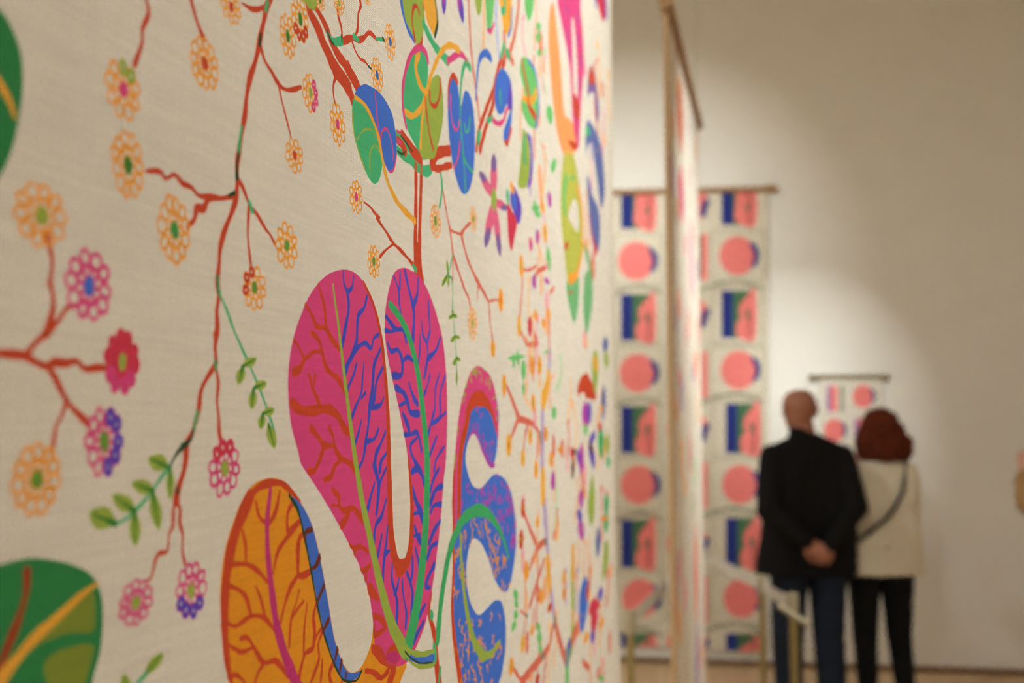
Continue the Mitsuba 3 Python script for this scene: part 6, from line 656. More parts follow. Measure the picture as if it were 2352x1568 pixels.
# the big printed linen close to the camera
t1 = thing('printed_textile', 'large cream linen hanging printed with red twigs, orange flowers and veined pink leaves', 'textile')
edge = [(-0.45, 0.08), (1.80, 0.08), (1.815, 0.4), (1.812, 0.8), (1.84, 1.0), (1.846, 1.18), (1.815, 1.25), (1.797, 1.34), (1.80, 1.6), (1.797, 2.0), (1.80, 2.72), (-0.45, 2.72)]
B1 = Polygon(edge)
m_, uv_ = slab(B1, near_at, 0.0012, 'cl')
add('cloth', m_, 'mat_fabric', t1, uv=uv_)
add('hem', *(lambda g: (slab(g, lambda a, b, o: near_at(a, b, o + 0.0012), 0.0012, 'cl')[0], 'mat_fabric'))(Polygon([(1.775, 0.08), (1.797, 0.08), (1.806, 0.8), (1.836, 1.02), (1.84, 1.17), (1.81, 1.25), (1.793, 1.34), (1.793, 2.72), (1.776, 2.72), (1.776, 1.34), (1.80, 1.1)])), t1, uv=slab(Polygon([(1.775, 0.08), (1.797, 0.08), (1.806, 0.8), (1.836, 1.02), (1.84, 1.17), (1.81, 1.25), (1.793, 1.34), (1.793, 2.72), (1.776, 2.72), (1.776, 1.34), (1.80, 1.1)]), near_at, 0.0012, 'cl')[1])
add('rod', tube([near_at(-0.5, 2.735, -0.001), near_at(1.86, 2.735, -0.001)], 0.016, 16), 'mat_rodwood', t1, smooth=40)
hang_wires(t1, [near_at(-0.4, 2.74, -0.001), near_at(0.7, 2.74, -0.001), near_at(1.78, 2.74, -0.001)])
Sheet(t1, near_at, B1.buffer(-0.001)).draw(NEAR_PRINT)

# the second linen, seen edge-on behind it
t2 = thing('narrow_textile', 'tall pastel linen hanging seen almost edge-on, with a brown side strip', 'textile')
S0, S1 = 2.80, 3.96
B2 = Polygon([(S0, 0.12), (S1, 0.12), (S1, 2.735), (S0, 2.735)])
m_, uv_ = slab(B2, near_at, 0.0015, 'cl')
add('cloth', m_, 'mat_fabric', t2, uv=uv_)
add('side_strip', concat(*[trimesh.convex.convex_hull(np.array([near_at(a, b, o) for a in (S0 - 0.012, S0 + 0.022) for b in (0.11, 2.72) for o in (-0.009, 0.004)]))]), 'mat_strip', t2, label='thin brown wooden side strip')
add('rod', tube([near_at(S0 - 0.04, 2.745, 0), near_at(S1 + 0.03, 2.745, 0)], 0.019, 16), 'mat_rodwood', t2, smooth=40, label='brown wooden hanging rod')
hang_wires(t2, [near_at(S0 + 0.08, 2.75, 0), near_at(S1 - 0.08, 2.75, 0)])
rnd = random.Random(21)
sh2 = Sheet(t2, near_at, B2.buffer(-0.001), 0.008)
cols2 = ['or2', 'pk3', 'go3', 'vi2', 'gn4', 'or2', 'co', 'go3', 'tn', 'vi2']
for i in range(64):
    a, b = rnd.uniform(S0 + .05, S1 - .05), rnd.uniform(0.2, 2.65)
    x, y = a * 1e4, b * 1e4
    k = rnd.random()
    if k < .4: sh2.flower(x, y, rnd.uniform(300, 620), rnd.uniform(300, 620), 0, rnd.choice(cols2), rnd.choice(['go', 'ol', 'pk', 'ru3']), 'd', None, 1, i)
    elif k < .75:
        w, h = rnd.uniform(250, 600), rnd.uniform(700, 1900)
        sh2.motif('leaf', [(None, rnd.choice(cols2 + ['ru3']), 2, [('p', [x, y, x + w, y + h * .35, x + w * .3, y + h, x - w * .6, y + h * .5])]), ('vein', rnd.choice(['ru3', 'gk2', 'go']), 3, [('s', 40, 90, [x, y + h * .9, x + w * .2, y + h * .4, x, y])])])
    else:
        sh2.motif('twig', [(None, rnd.choice(['ru3', 'or2', 'ru3', 'vi2']), 1, [('s', 90, 160, [x, y, x + rnd.uniform(-500, 500), y + 900, x + rnd.uniform(-500, 500), y + 1700, x + rnd.uniform(-900, 900), y + 2600])])])
for b, h, c in ((2.42, .26, 'ru'), (2.2, .2, 'pk'), (2.0, .3, 'pk3'), (0.9, .34, 'co'), (0.62, .3, 'vi2')):
    x, y = (S0 + (0.38 if b > 2 else .75)) * 1e4, b * 1e4
    sh2.motif('leaf', [(None, c, 4, [('p', [x, y, x + 900, y + h * 4e3, x + 300, y + h * 1e4, x - 700, y + h * 5e3])]), ('vein', 'go3', 5, [('s', 60, 120, [x, y, x + 150, y + h * 9e3])])])

# ------------------------------------------------------------------ textiles on the far wall
FAR_PRINT = [('block_motif',[(None,'nv',1,[('q',[-8752,31189,-7995,31165,-8018,28646,-8773,28666])]),
('green_field','gd2',1,[('q',[-7995,31165,-6487,31117,-6514,28606,-8018,28646])]),
('pink_shape','co',2,[('p',[-7646,31154,-7832,29899,-7897,29145,-7467,28631,-6514,28606,-6487,31117])]),
('shade_strip','co2',3,[('q',[-7010,30881,-6721,30872,-6745,28612,-7033,28620])]),
('green_mark','gd2',4,[('p',[-6905,29871,-6929,29695,-6988,29587,-7059,29589,-7116,29700,-7136,29878,-7112,30055,-7053,30163,-6982,30161,-6925,30049])])]),
('block_motif',[(None,'nv',1,[('q',[-8810,24219,-8058,24205,-8086,21085,-8835,21093])]),
('green_field','gd2',1,[('q',[-8058,24205,-6561,24179,-6595,21069,-8086,21085])]),
('pink_shape','co',2,[('p',[-6560,24296,-7081,23876,-7547,23322,-7667,22793,-7555,22480,-7848,21954,-7853,21394,-7626,21080,-6595,21069])]),
('shade_strip','co2',3,[('q',[-7091,22940,-6804,22936,-6823,21072,-7110,21075])]),
('green_mark','gd2',4,[('p',[-6979,22627,-7003,22408,-7062,22273,-7133,22274,-7189,22411,-7209,22631,-7185,22850,-7126,22985,-7055,22984,-6999,22847])])]),
('block_motif',[(None,'nv',1,[('q',[-8871,16720,-8125,16719,-8154,13593,-8897,13589])]),
('green_field','gd2',1,[('q',[-8125,16719,-6641,16717,-6674,13601,-8154,13593])]),
('pink_shape','co',2,[('p',[-6640,16831,-7157,16404,-7619,15842,-7738,15310,-7627,14998,-7917,14467,-7923,13906,-7698,13596,-6674,13601])]),
('shade_strip','co2',3,[('q',[-7167,15467,-6882,15467,-6901,13600,-7185,13598])]),
('green_mark','gd2',4,[('p',[-7056,15155,-7080,14935,-7138,14799,-7208,14799,-7264,14935,-7284,15155,-7260,15375,-7201,15511,-7131,15511,-7075,15375])])]),
('block_motif',[(None,'nv',1,[('q',[-8932,9232,-8193,9243,-8221,6113,-8958,6098])]),
('green_field','gd2',1,[('q',[-8193,9243,-6721,9264,-6754,6144,-8221,6113])]),
('pink_shape','co',2,[('p',[-6720,9377,-7233,8943,-7691,8373,-7809,7839,-7699,7528,-7987,6992,-7992,6430,-7769,6123,-6754,6144])]),
('shade_strip','co2',3,[('q',[-7242,8005,-6960,8010,-6979,6139,-7261,6134])]),
('green_mark','gd2',4,[('p',[-7132,7694,-7156,7474,-7214,7337,-7284,7335,-7339,7471,-7358,7690,-7334,7911,-7277,8048,-7207,8050,-7152,7914])])]),
('block_motif',[(None,'nv',1,[('q',[-8992,1926,-8259,1947,-8269,808,-9002,784])]),
('green_field','gd2',1,[('q',[-8259,1947,-6799,1991,-6811,855,-8269,808])]),
('pink_shape','co',2,[('p',[-8157,812,-7647,1283,-6801,1820,-6811,855])]),
('shade_strip','co2',3,[('q',[-7304,1862,-7024,1870,-7035,848,-7315,839])]),
('green_mark','gd2',4,[('p',[-7197,1410,-7219,1330,-7276,1278,-7345,1276,-7401,1324,-7421,1403,-7399,1484,-7342,1536,-7273,1538,-7217,1490])])]),
('block_motif',[(None,'nv',1,[('q',[-2074,31151,-1338,31127,-1377,28730,-2112,28750])]),
('green_field','gd2',1,[('q',[-1338,31127,128,31079,85,28690,-1377,28730])]),
('pink_shape','co',2,[('p',[-999,31116,-1188,29922,-1257,29205,-842,28716,85,28690,128,31079])]),
('shade_strip','co2',3,[('q',[-383,30856,-101,30847,-139,28696,-420,28704])]),
('green_mark','gd2',4,[('p',[-287,29895,-311,29727,-369,29624,-439,29627,-493,29732,-512,29902,-487,30070,-429,30172,-360,30170,-305,30064])])]),
('block_motif',[(None,'nv',1,[('q',[-2181,24335,-1450,24321,-1501,21186,-2230,21194])]),
('green_field','gd2',1,[('q',[-1450,24321,6,24295,-51,21170,-1501,21186])]),
('pink_shape','co',2,[('p',[8,24411,-503,23991,-960,23433,-1081,22902,-974,22587,-1263,22059,-1272,21496,-1054,21181,-51,21170])]),
('shade_strip','co2',3,[('q',[-519,23050,-240,23046,-273,21173,-552,21176])]),
('green_mark','gd2',4,[('p',[-413,22736,-438,22515,-496,22380,-565,22381,-619,22518,-636,22739,-611,22959,-553,23095,-484,23094,-430,22957])])]),
('block_motif',[(None,'nv',1,[('q',[-2018,16880,-1293,16879,-1348,13628,-2070,13624])]),
('green_field','gd2',1,[('q',[-1293,16879,149,16876,89,13635,-1348,13628])]),
('pink_shape','co',2,[('p',[151,16989,-355,16551,-809,15966,-929,15413,-824,15089,-1111,14536,-1121,13953,-905,13630,89,13635])]),
('shade_strip','co2',3,[('q',[-373,15576,-96,15577,-131,13634,-407,13633])]),
('green_mark','gd2',4,[('p',[-268,15252,-293,15023,-351,14882,-419,14882,-472,15023,-489,15252,-464,15481,-406,15622,-338,15622,-285,15481])])]),
('block_motif',[(None,'nv',1,[('q',[-2136,9441,-1418,9452,-1471,6255,-2187,6240])]),
('green_field','gd2',1,[('q',[-1418,9452,13,9472,-46,6285,-1471,6255])]),
('pink_shape','co',2,[('p',[15,9583,-487,9145,-937,8562,-1056,8017,-952,7699,-1236,7152,-1246,6578,-1032,6264,-46,6285])]),
('shade_strip','co2',3,[('q',[-504,8186,-230,8190,-264,6280,-538,6274])]),
('green_mark','gd2',4,[('p',[-400,7869,-425,7643,-482,7503,-550,7502,-603,7640,-620,7865,-595,8090,-537,8230,-469,8231,-417,8093])])]),
('block_motif',[(None,'nv',1,[('q',[-2253,2071,-1541,2093,-1559,1024,-2270,1001])]),
('green_field','gd2',1,[('q',[-1541,2093,-122,2135,-141,1070,-1559,1024])]),
('pink_shape','co',2,[('p',[-1449,1027,-950,1470,-125,1975,-141,1070])]),
('shade_strip','co2',3,[('q',[-614,2014,-342,2022,-359,1063,-631,1054])]),
('green_mark','gd2',4,[('p',[-513,1590,-535,1514,-590,1466,-657,1464,-711,1509,-730,1583,-708,1659,-653,1707,-586,1710,-532,1665])])]),
('disc_motif',[(None,'co',2,[('p',[-6566,26432,-6629,26025,-6805,25662,-7075,25376,-7414,25195,-7789,25138,-8164,25210,-8501,25404,-8768,25702,-8938,26075,-8994,26486,-8931,26894,-8755,27260,-8483,27547,-8141,27728,-7765,27783,-7390,27709,-7054,27513,-6789,27213,-6621,26841])]),
('navy_crescent','nv',3,[('p',[-6967,27366,-6498,27090,-6324,26492,-6475,25876,-6889,25621,-6687,26434])])]),
('outline_motif',[(None,'tn',1,[('s',143,143,[-8834,28313,-6402,28249,-6087,28094,-6005,27769,-6034,25191,-6123,24872,-6440,24732,-8863,24777,-9181,24930,-9266,25255,-9246,27850,-9156,28173,-8834,28313])])]),
('disc_motif',[(None,'co',2,[('p',[-6558,18902,-6621,18501,-6794,18141,-7063,17855,-7399,17673,-7771,17611,-8142,17675,-8476,17861,-8741,18150,-8909,18513,-8965,18916,-8903,19319,-8728,19682,-8458,19968,-8119,20151,-7746,20211,-7374,20144,-7041,19956,-6778,19666,-6612,19303])]),
('navy_crescent','nv',3,[('p',[-6956,19814,-6491,19550,-6317,18965,-6468,18357,-6878,18100,-6677,18902])])]),
('outline_motif',[(None,'tn',1,[('s',143,143,[-8896,20716,-6484,20692,-6172,20544,-6090,20225,-6118,17691,-6207,17376,-6522,17233,-8924,17239,-9240,17384,-9324,17703,-9304,20254,-9215,20573,-8896,20716])])]),
('disc_motif',[(None,'co',2,[('p',[-6550,11528,-6612,11133,-6784,10776,-7050,10491,-7384,10306,-7752,10240,-8120,10298,-8452,10475,-8714,10755,-8881,11110,-8937,11505,-8875,11902,-8701,12261,-8434,12547,-8098,12732,-7728,12797,-7359,12737,-7029,12557,-6768,12276,-6603,11922])]),
('navy_crescent','nv',3,[('p',[-6944,12418,-6483,12166,-6311,11594,-6460,10993,-6867,10734,-6668,11527])])]),
('outline_motif',[(None,'tn',1,[('s',143,143,[-8957,13274,-6564,13288,-6255,13148,-6173,12836,-6201,10343,-6289,10032,-6601,9886,-8984,9855,-9297,9993,-9380,10305,-9361,12814,-9273,13130,-8957,13274])])]),
('disc_motif',[(None,'co',2,[('p',[-6541,4166,-6603,3777,-6774,3424,-7038,3139,-7368,2953,-7734,2881,-8099,2932,-8427,3102,-8687,3372,-8853,3719,-8908,4107,-8847,4498,-8675,4853,-8409,5139,-8077,5325,-7710,5395,-7344,5342,-7017,5171,-6759,4898,-6595,4552])]),
('navy_crescent','nv',3,[('p',[-6933,5035,-6476,4795,-6305,4235,-6453,3642,-6856,3381,-6659,4163])])]),
('outline_motif',[(None,'tn',1,[('s',143,143,[-9017,5844,-6645,5895,-6337,5761,-6257,5456,-6284,3005,-6372,2697,-6681,2549,-9044,2482,-9355,2612,-9437,2918,-9418,5385,-9331,5696,-9017,5844])])]),
('disc_motif',[(None,'co',2,[('p',[76,26631,11,26231,-162,25872,-427,25590,-759,25412,-1124,25356,-1487,25427,-1814,25618,-2071,25913,-2234,26280,-2285,26686,-2221,27089,-2047,27450,-1780,27733,-1447,27910,-1080,27965,-716,27892,-390,27698,-135,27403,26,27035])]),
('navy_crescent','nv',3,[('p',[-308,27553,146,27281,312,26691,160,26083,-244,25832,-42,26634])])]),
('outline_motif',[(None,'tn',1,[('s',143,143,[-2400,28437,275,28366,580,28212,658,27891,612,25407,522,25092,213,24954,-2452,25005,-2761,25156,-2841,25477,-2804,27980,-2714,28299,-2400,28437])])]),
('disc_motif',[(None,'co',2,[('p',[27,19060,-37,18665,-209,18310,-472,18028,-800,17848,-1162,17787,-1523,17851,-1846,18034,-2101,18319,-2263,18678,-2314,19075,-2250,19473,-2078,19830,-1813,20113,-1483,20293,-1119,20352,-758,20286,-435,20100,-182,19814,-23,19456])]),
('navy_crescent','nv',3,[('p',[-354,19960,97,19700,261,19122,110,18522,-290,18269,-90,19061])])]),
('outline_motif',[(None,'tn',1,[('s',143,143,[-2517,20796,137,20768,439,20623,517,20308,471,17866,382,17554,75,17414,-2568,17422,-2874,17565,-2954,17879,-2917,20340,-2828,20655,-2517,20796])])]),
('disc_motif',[(None,'co',2,[('p',[-21,11618,-85,11229,-255,10877,-516,10596,-841,10413,-1200,10348,-1558,10405,-1878,10580,-2131,10856,-2291,11206,-2342,11596,-2279,11987,-2108,12341,-1845,12623,-1518,12805,-1157,12870,-800,12810,-480,12633,-228,12356,-71,12006])]),
('navy_crescent','nv',3,[('p',[-398,12496,48,12248,211,11683,62,11091,-336,10835,-137,11617])])]),
('outline_motif',[(None,'tn',1,[('s',143,143,[-2631,13283,0,13298,300,13160,377,12852,332,10450,244,10142,-60,9999,-2682,9965,-2986,10102,-3064,10409,-3029,12829,-2940,13140,-2631,13283])])]),
('disc_motif',[(None,'co',2,[('p',[-68,4329,-131,3945,-300,3597,-559,3316,-881,3132,-1237,3062,-1592,3113,-1910,3280,-2161,3547,-2319,3889,-2370,4271,-2307,4657,-2137,5008,-1877,5289,-1552,5473,-1195,5542,-840,5489,-523,5320,-274,5051,-117,4710])]),
('navy_crescent','nv',3,[('p',[-442,5187,0,4949,162,4397,14,3812,-380,3555,-183,4326])])]),
('outline_motif',[(None,'tn',1,[('s',143,143,[-2744,5923,-133,5979,165,5848,241,5547,197,3184,109,2880,-192,2735,-2794,2660,-3095,2790,-3173,3091,-3138,5470,-3050,5778,-2744,5923])])]),
('outline_motif',[(None,'tn',1,[('s',143,143,[-8806,24600,-6557,24559,-6243,24407,-6161,24085,-6192,21297,-6281,20979,-6597,20838,-8837,20861,-9154,21009,-9238,21331,-9216,24138,-9127,24459,-8806,24600])])]),
('outline_motif',[(None,'tn',1,[('s',143,143,[-2347,24540,65,24496,369,24346,447,24029,393,21108,304,20795,-4,20656,-2406,20680,-2713,20826,-2793,21143,-2749,24084,-2659,24401,-2347,24540])])]),
('outline_motif',[(None,'tn',1,[('s',143,143,[-8868,17037,-6638,17032,-6326,16888,-6245,16573,-6275,13831,-6364,13517,-6677,13373,-8899,13361,-9212,13502,-9296,13817,-9275,16576,-9186,16894,-8868,17037])])]),
('outline_motif',[(None,'tn',1,[('s',143,143,[-2462,17080,-69,17074,232,16932,310,16621,256,13748,168,13439,-137,13297,-2520,13283,-2824,13423,-2903,13733,-2860,16625,-2772,16938,-2462,17080])])]),
('outline_motif',[(None,'tn',1,[('s',143,143,[-8930,9487,-6718,9518,-6409,9381,-6328,9072,-6358,6376,-6446,6067,-6757,5920,-8960,5873,-9271,6007,-9354,6315,-9333,9028,-9245,9341,-8930,9487])])]),
('outline_motif',[(None,'tn',1,[('s',143,143,[-2576,9631,-203,9663,96,9528,173,9224,120,6399,33,6093,-270,5949,-2634,5898,-2936,6030,-3014,6334,-2972,9178,-2884,9487,-2576,9631])])]),
('seed_motif',[(None,'co',1,[('p',[-2942,30180,-3015,29774,-3214,29412,-3520,29129,-3904,28952,-4329,28899,-4752,28976,-5133,29174,-5434,29476,-5626,29851,-5689,30263,-5616,30672,-5416,31036,-5107,31321,-4720,31497,-4294,31548,-3870,31469,-3490,31268,-3192,30965,-3003,30590])]),
('navy_slash','nv',2,[('p',[-3467,29315,-3340,30251,-2993,30593,-2825,30352,-3001,30006,-3124,29423])])]),
('seed_motif',[(None,'co',1,[('p',[-3050,22788,-3122,22388,-3320,22029,-3624,21746,-4005,21566,-4426,21507,-4846,21576,-5224,21765,-5522,22057,-5712,22424,-5775,22828,-5703,23231,-5504,23592,-5198,23877,-4814,24056,-4391,24113,-3971,24041,-3594,23850,-3298,23557,-3111,23191])]),
('navy_slash','nv',2,[('p',[-3571,21930,-3445,22852,-3101,23194,-2935,22960,-3109,22616,-3230,22041])])]),
('seed_motif',[(None,'co',1,[('p',[-3161,15205,-3233,14810,-3429,14454,-3730,14171,-4108,13988,-4525,13924,-4942,13984,-5317,14165,-5613,14447,-5801,14804,-5863,15200,-5792,15597,-5595,15956,-5291,16240,-4911,16422,-4492,16485,-4075,16422,-3701,16239,-3407,15956,-3221,15599])]),
('navy_slash','nv',2,[('p',[-3677,14353,-3552,15261,-3211,15602,-3047,15375,-3220,15034,-3340,14467])])]),
('seed_motif',[(None,'co',1,[('p',[-3270,7804,-3340,7415,-3535,7062,-3834,6779,-4208,6593,-4622,6523,-5035,6577,-5407,6748,-5701,7021,-5888,7368,-5950,7757,-5879,8149,-5684,8504,-5382,8789,-5005,8974,-4589,9042,-4176,8986,-3805,8813,-3514,8539,-3329,8191])]),
('navy_slash','nv',2,[('p',[-3782,6958,-3658,7853,-3319,8194,-3156,7974,-3328,7636,-3447,7076])])]),
('seed_motif',[(None,'co',1,[('p',[-3364,1378,-3434,994,-3627,643,-3924,360,-4296,172,-4707,97,-5117,144,-5486,307,-5778,572,-5964,912,-6025,1295,-5955,1681,-5761,2034,-5461,2319,-5087,2506,-4674,2579,-4264,2530,-3896,2364,-3606,2098,-3423,1758])]),
('navy_slash','nv',2,[('p',[-3872,537,-3749,1421,-3413,1761,-3251,1546,-3421,1211,-3539,658])])]),
('stripe_motif',[(None,'gd2',1,[('q',[-5540,28197,-4795,28178,-4834,25139,-5576,25153])]),
('pink_stripe','co2',1,[('q',[-4795,28178,-3768,28151,-3810,25119,-4834,25139])]),
('green_stripe','gd2',1,[('q',[-3769,28093,-3427,28084,-3468,25170,-3809,25177])]),
('light_stripe','co',1,[('q',[-3426,28201,-3028,28191,-3074,25046,-3470,25054])])]),
('stripe_motif',[(None,'gd2',1,[('q',[-5634,20279,-4895,20272,-4933,17286,-5669,17288])]),
('pink_stripe','co2',1,[('q',[-4895,20272,-3876,20263,-3917,17283,-4933,17286])]),
('green_stripe','gd2',1,[('q',[-3877,20205,-3539,20202,-3579,17339,-3917,17340])]),
('light_stripe','co',1,[('q',[-3537,20317,-3143,20314,-3188,17224,-3581,17225])])]),
('stripe_motif',[(None,'gd2',1,[('q',[-5720,12981,-4987,12986,-5024,10048,-5754,10038])]),
('pink_stripe','co2',1,[('q',[-4987,12986,-3977,12992,-4017,10060,-5024,10048])]),
('green_stripe','gd2',1,[('q',[-3977,12935,-3641,12938,-3681,10121,-4016,10117])]),
('light_stripe','co',1,[('q',[-3640,13051,-3249,13053,-3293,10014,-3683,10009])])]),
('stripe_motif',[(None,'gd2',1,[('q',[-5808,5522,-5081,5538,-5118,2649,-5842,2629])]),
('pink_stripe','co2',1,[('q',[-5081,5538,-4079,5560,-4118,2678,-5118,2649])]),
('green_stripe','gd2',1,[('q',[-4080,5505,-3746,5512,-3786,2742,-4118,2733])]),
('light_stripe','co',1,[('q',[-3745,5623,-3357,5632,-3400,2643,-3787,2632])])]),
('wave_motif',[(None,'tn2',1,[('s',229,229,[-3479,24416,-2286,24799,-1102,24950,455,24460])])]),
('wave_motif',[(None,'tn2',1,[('s',229,229,[-9273,24227,-8314,24620,-7360,24778,-6101,24288])])]),
('wave_motif',[(None,'tn2',1,[('s',229,229,[-3585,16940,-2402,17336,-1227,17503,317,17045])])]),
('wave_motif',[(None,'tn2',1,[('s',229,229,[-9332,16663,-8380,17065,-7434,17235,-6186,16773])])]),
('wave_motif',[(None,'tn2',1,[('s',229,229,[-3690,9476,-2517,9884,-1352,10066,180,9641])])]),
('wave_motif',[(None,'tn2',1,[('s',229,229,[-9390,9112,-8446,9522,-7508,9705,-6270,9270])])]),
('wave_motif',[(None,'tn2',1,[('s',229,229,[-3795,2080,-2631,2500,-1476,2698,44,2304])])]),
('wave_motif',[(None,'tn2',1,[('s',229,229,[-9447,1633,-8512,2051,-7581,2245,-6353,1838])])])]
SMALL_PRINT = [('stripe_motif',[(None,'vi3',1,[('q',[4421,18018,4665,18017,4626,16336,4382,16336])]),('pink_stripe','co',1,[('q',[4665,18017,5072,18015,5032,16335,4626,16336])]),('olive_stripe','tn2',1,[('q',[5234,18015,5478,18014,5437,16335,5194,16335])])]),('disc_motif',[(None,'co',2,[('p',[7292,17308,7254,17076,7157,16866,7010,16700,6828,16594,6628,16557,6429,16594,6252,16701,6113,16868,6027,17079,6001,17312,6038,17545,6136,17755,6283,17922,6466,18028,6667,18064,6865,18026,7042,17919,7180,17751,7266,17541])]),('navy_crescent','nv',3,[('p',[7086,17836,7334,17685,7421,17345,7335,16992,7112,16842,7227,17308])])]),('disc_motif',[(None,'co',2,[('p',[5462,15136,5425,14904,5328,14694,5181,14527,4997,14420,4796,14382,4597,14419,4418,14525,4278,14691,4191,14901,4164,15133,4202,15367,4299,15577,4447,15744,4630,15851,4832,15888,5032,15851,5210,15744,5349,15578,5436,15368])]),('navy_crescent','nv',3,[('p',[5255,15662,5504,15512,5592,15174,5506,14820,5282,14670,5397,15136])])]),('disc_motif',[(None,'co',2,[('p',[5359,10923,5322,10693,5226,10484,5079,10318,4897,10210,4697,10171,4498,10205,4320,10309,4181,10472,4094,10679,4068,10909,4105,11140,4201,11350,4348,11516,4531,11624,4732,11663,4931,11628,5108,11524,5247,11360,5333,11153])]),('navy_crescent','nv',3,[('p',[5153,11443,5401,11296,5489,10962,5403,10611,5181,10460,5295,10923])])]),('stripe_motif',[(None,'vi3',1,[('q',[6074,15916,6316,15916,6274,14249,6032,14248])]),('pink_stripe','co',1,[('q',[6316,15916,6719,15917,6676,14250,6274,14249])]),('olive_stripe','tn2',1,[('q',[6880,15917,7121,15917,7077,14252,6837,14251])])]),('stripe_motif',[(None,'vi3',1,[('q',[4324,13852,4568,13853,4529,12187,4286,12185])]),('pink_stripe','co',1,[('q',[4568,13853,4973,13855,4933,12190,4529,12187])]),('olive_stripe','tn2',1,[('q',[5135,13855,5377,13857,5337,12194,5095,12192])])]),('stripe_motif',[(None,'vi3',1,[('q',[5970,11757,6211,11759,6169,10107,5928,10104])]),('pink_stripe','co',1,[('q',[6211,11759,6612,11763,6569,10113,6169,10107])]),('olive_stripe','tn2',1,[('q',[6772,11765,7012,11767,6969,10118,6729,10115])])]),('disc_motif',[(None,'co',2,[('p',[7179,13036,7142,12806,7045,12597,6899,12431,6718,12324,6518,12286,6321,12321,6144,12426,6006,12590,5920,12797,5894,13028,5932,13259,6028,13468,6175,13634,6357,13741,6557,13779,6754,13743,6930,13638,7068,13474,7154,13266])]),('navy_crescent','nv',3,[('p',[6975,13557,7221,13409,7308,13074,7222,12724,7000,12573,7115,13036])])])]

t3 = thing('circle_textile', 'long beige wall hanging with rows of pink circles and navy blocks', 'textile')
FOOT = [0.0, 0.16, 0.20, 0.25, 0.31, 0.40]
FOOT_OUT = [0.034, 0.018, 0.013, 0.008, 0.003, 0.0]
def far_at(off0):
    def f(a, b, off=0.0):
        o = off0 + off
        o += float(np.interp(b, FOOT, FOOT_OUT))
        return wall_pt(a, b, o)
    return f
B3 = Polygon([(-1.30, 0.12), (-0.95, 0.105), (-0.7, 0.11), (-0.5, 0.12), (-0.34, 0.10), (-0.15, 0.092), (-0.02, 0.105), (0.035, 0.12)] + [(0.035 + 0.065 * t, 0.10 + 2.99 * t) for t in np.linspace(0.05, 1, 18)] + [(-1.30 + 0.001, 3.10)] + [(-1.30, z) for z in np.linspace(2.9, 0.3, 16)])
def cloth_cells(B):
    x0, y0, x1, y1 = B.bounds
    ys = FOOT + [y1]
    out = []
    for x in np.arange(x0, x1, 0.12):
        for ya, yb in zip(ys, ys[1:]):
            c = B.intersection(shapely.box(x, ya, min(x + 0.12, x1), yb))
            if not c.is_empty and c.area > 1e-7: out.append(c)
    return out
def grid_sheet(cells, at):
    """cloth as cells so that it can curl at its foot"""
    V, Fc, n = [], [], 0
    for c in cells:
        v, f = triangulate(c)
        if v is None: continue
        V.append(np.array([at(a, b, 0) for a, b in v])); Fc.append(f + n); n += len(v)
    return trimesh.Trimesh(np.vstack(V), np.vstack(Fc), process=True)
f3 = far_at(0.016)
CELLS3 = cloth_cells(B3)
front = grid_sheet(CELLS3, f3)
back = front.copy(); back.vertices = back.vertices - np.array([WN[0], WN[1], 0]) * 0.0016; back.invert()
m_ = concat(front, back)
add('cloth', m_, 'mat_fabric', t3, uv=np.stack([np.full(len(m_.vertices), INK_KEYS.index('cb')), np.zeros(len(m_.vertices))], 1))
add('rod', tube([wall_pt(-1.36, 3.118, 0.034), wall_pt(0.135, 3.106, 0.034)], 0.017, 14), 'mat_rodwood', t3, smooth=40)
add('rod_end', tube([wall_pt(0.075, 3.107, 0.034), wall_pt(0.148, 3.106, 0.034)], 0.023, 14), 'mat_rodwood', t3, smooth=40, label='brown wooden end of the rod')
for u in (-1.2, 0.02): add('bracket', tube([wall_pt(u, 3.11, 0.0008), wall_pt(u, 3.11, 0.034)], 0.006, 8), 'mat_steel', t3)
Sheet(t3, f3, B3.buffer(-0.002), 0.02, CELLS3).draw(FAR_PRINT)

t4 = thing('small_textile', 'small cream wall hanging with pink circles under a dark slat, before the couple', 'textile')
B4 = shapely.box(0.392, 0.93, 0.785, 1.858)
m_, uv_ = slab(B4, lambda a, b, o: wall_pt(a, b, 0.026 + o), 0.0015, 'cl')
add('cloth', m_, 'mat_fabric', t4, uv=uv_)
add('top_slat', wall_box(0.328, 0.832, 1.846, 1.872, 0.0, 0.036), 'mat_slat', t4, label='dark narrow wooden slat along the top')
add('bottom_slat', wall_box(0.372, 0.805, 0.915, 0.938, 0.012, 0.034), 'mat_slat', t4)
Sheet(t4, lambda a, b, o: wall_pt(a, b, 0.0262 + o), B4.buffer(-0.002), 0.02).draw(SMALL_PRINT)

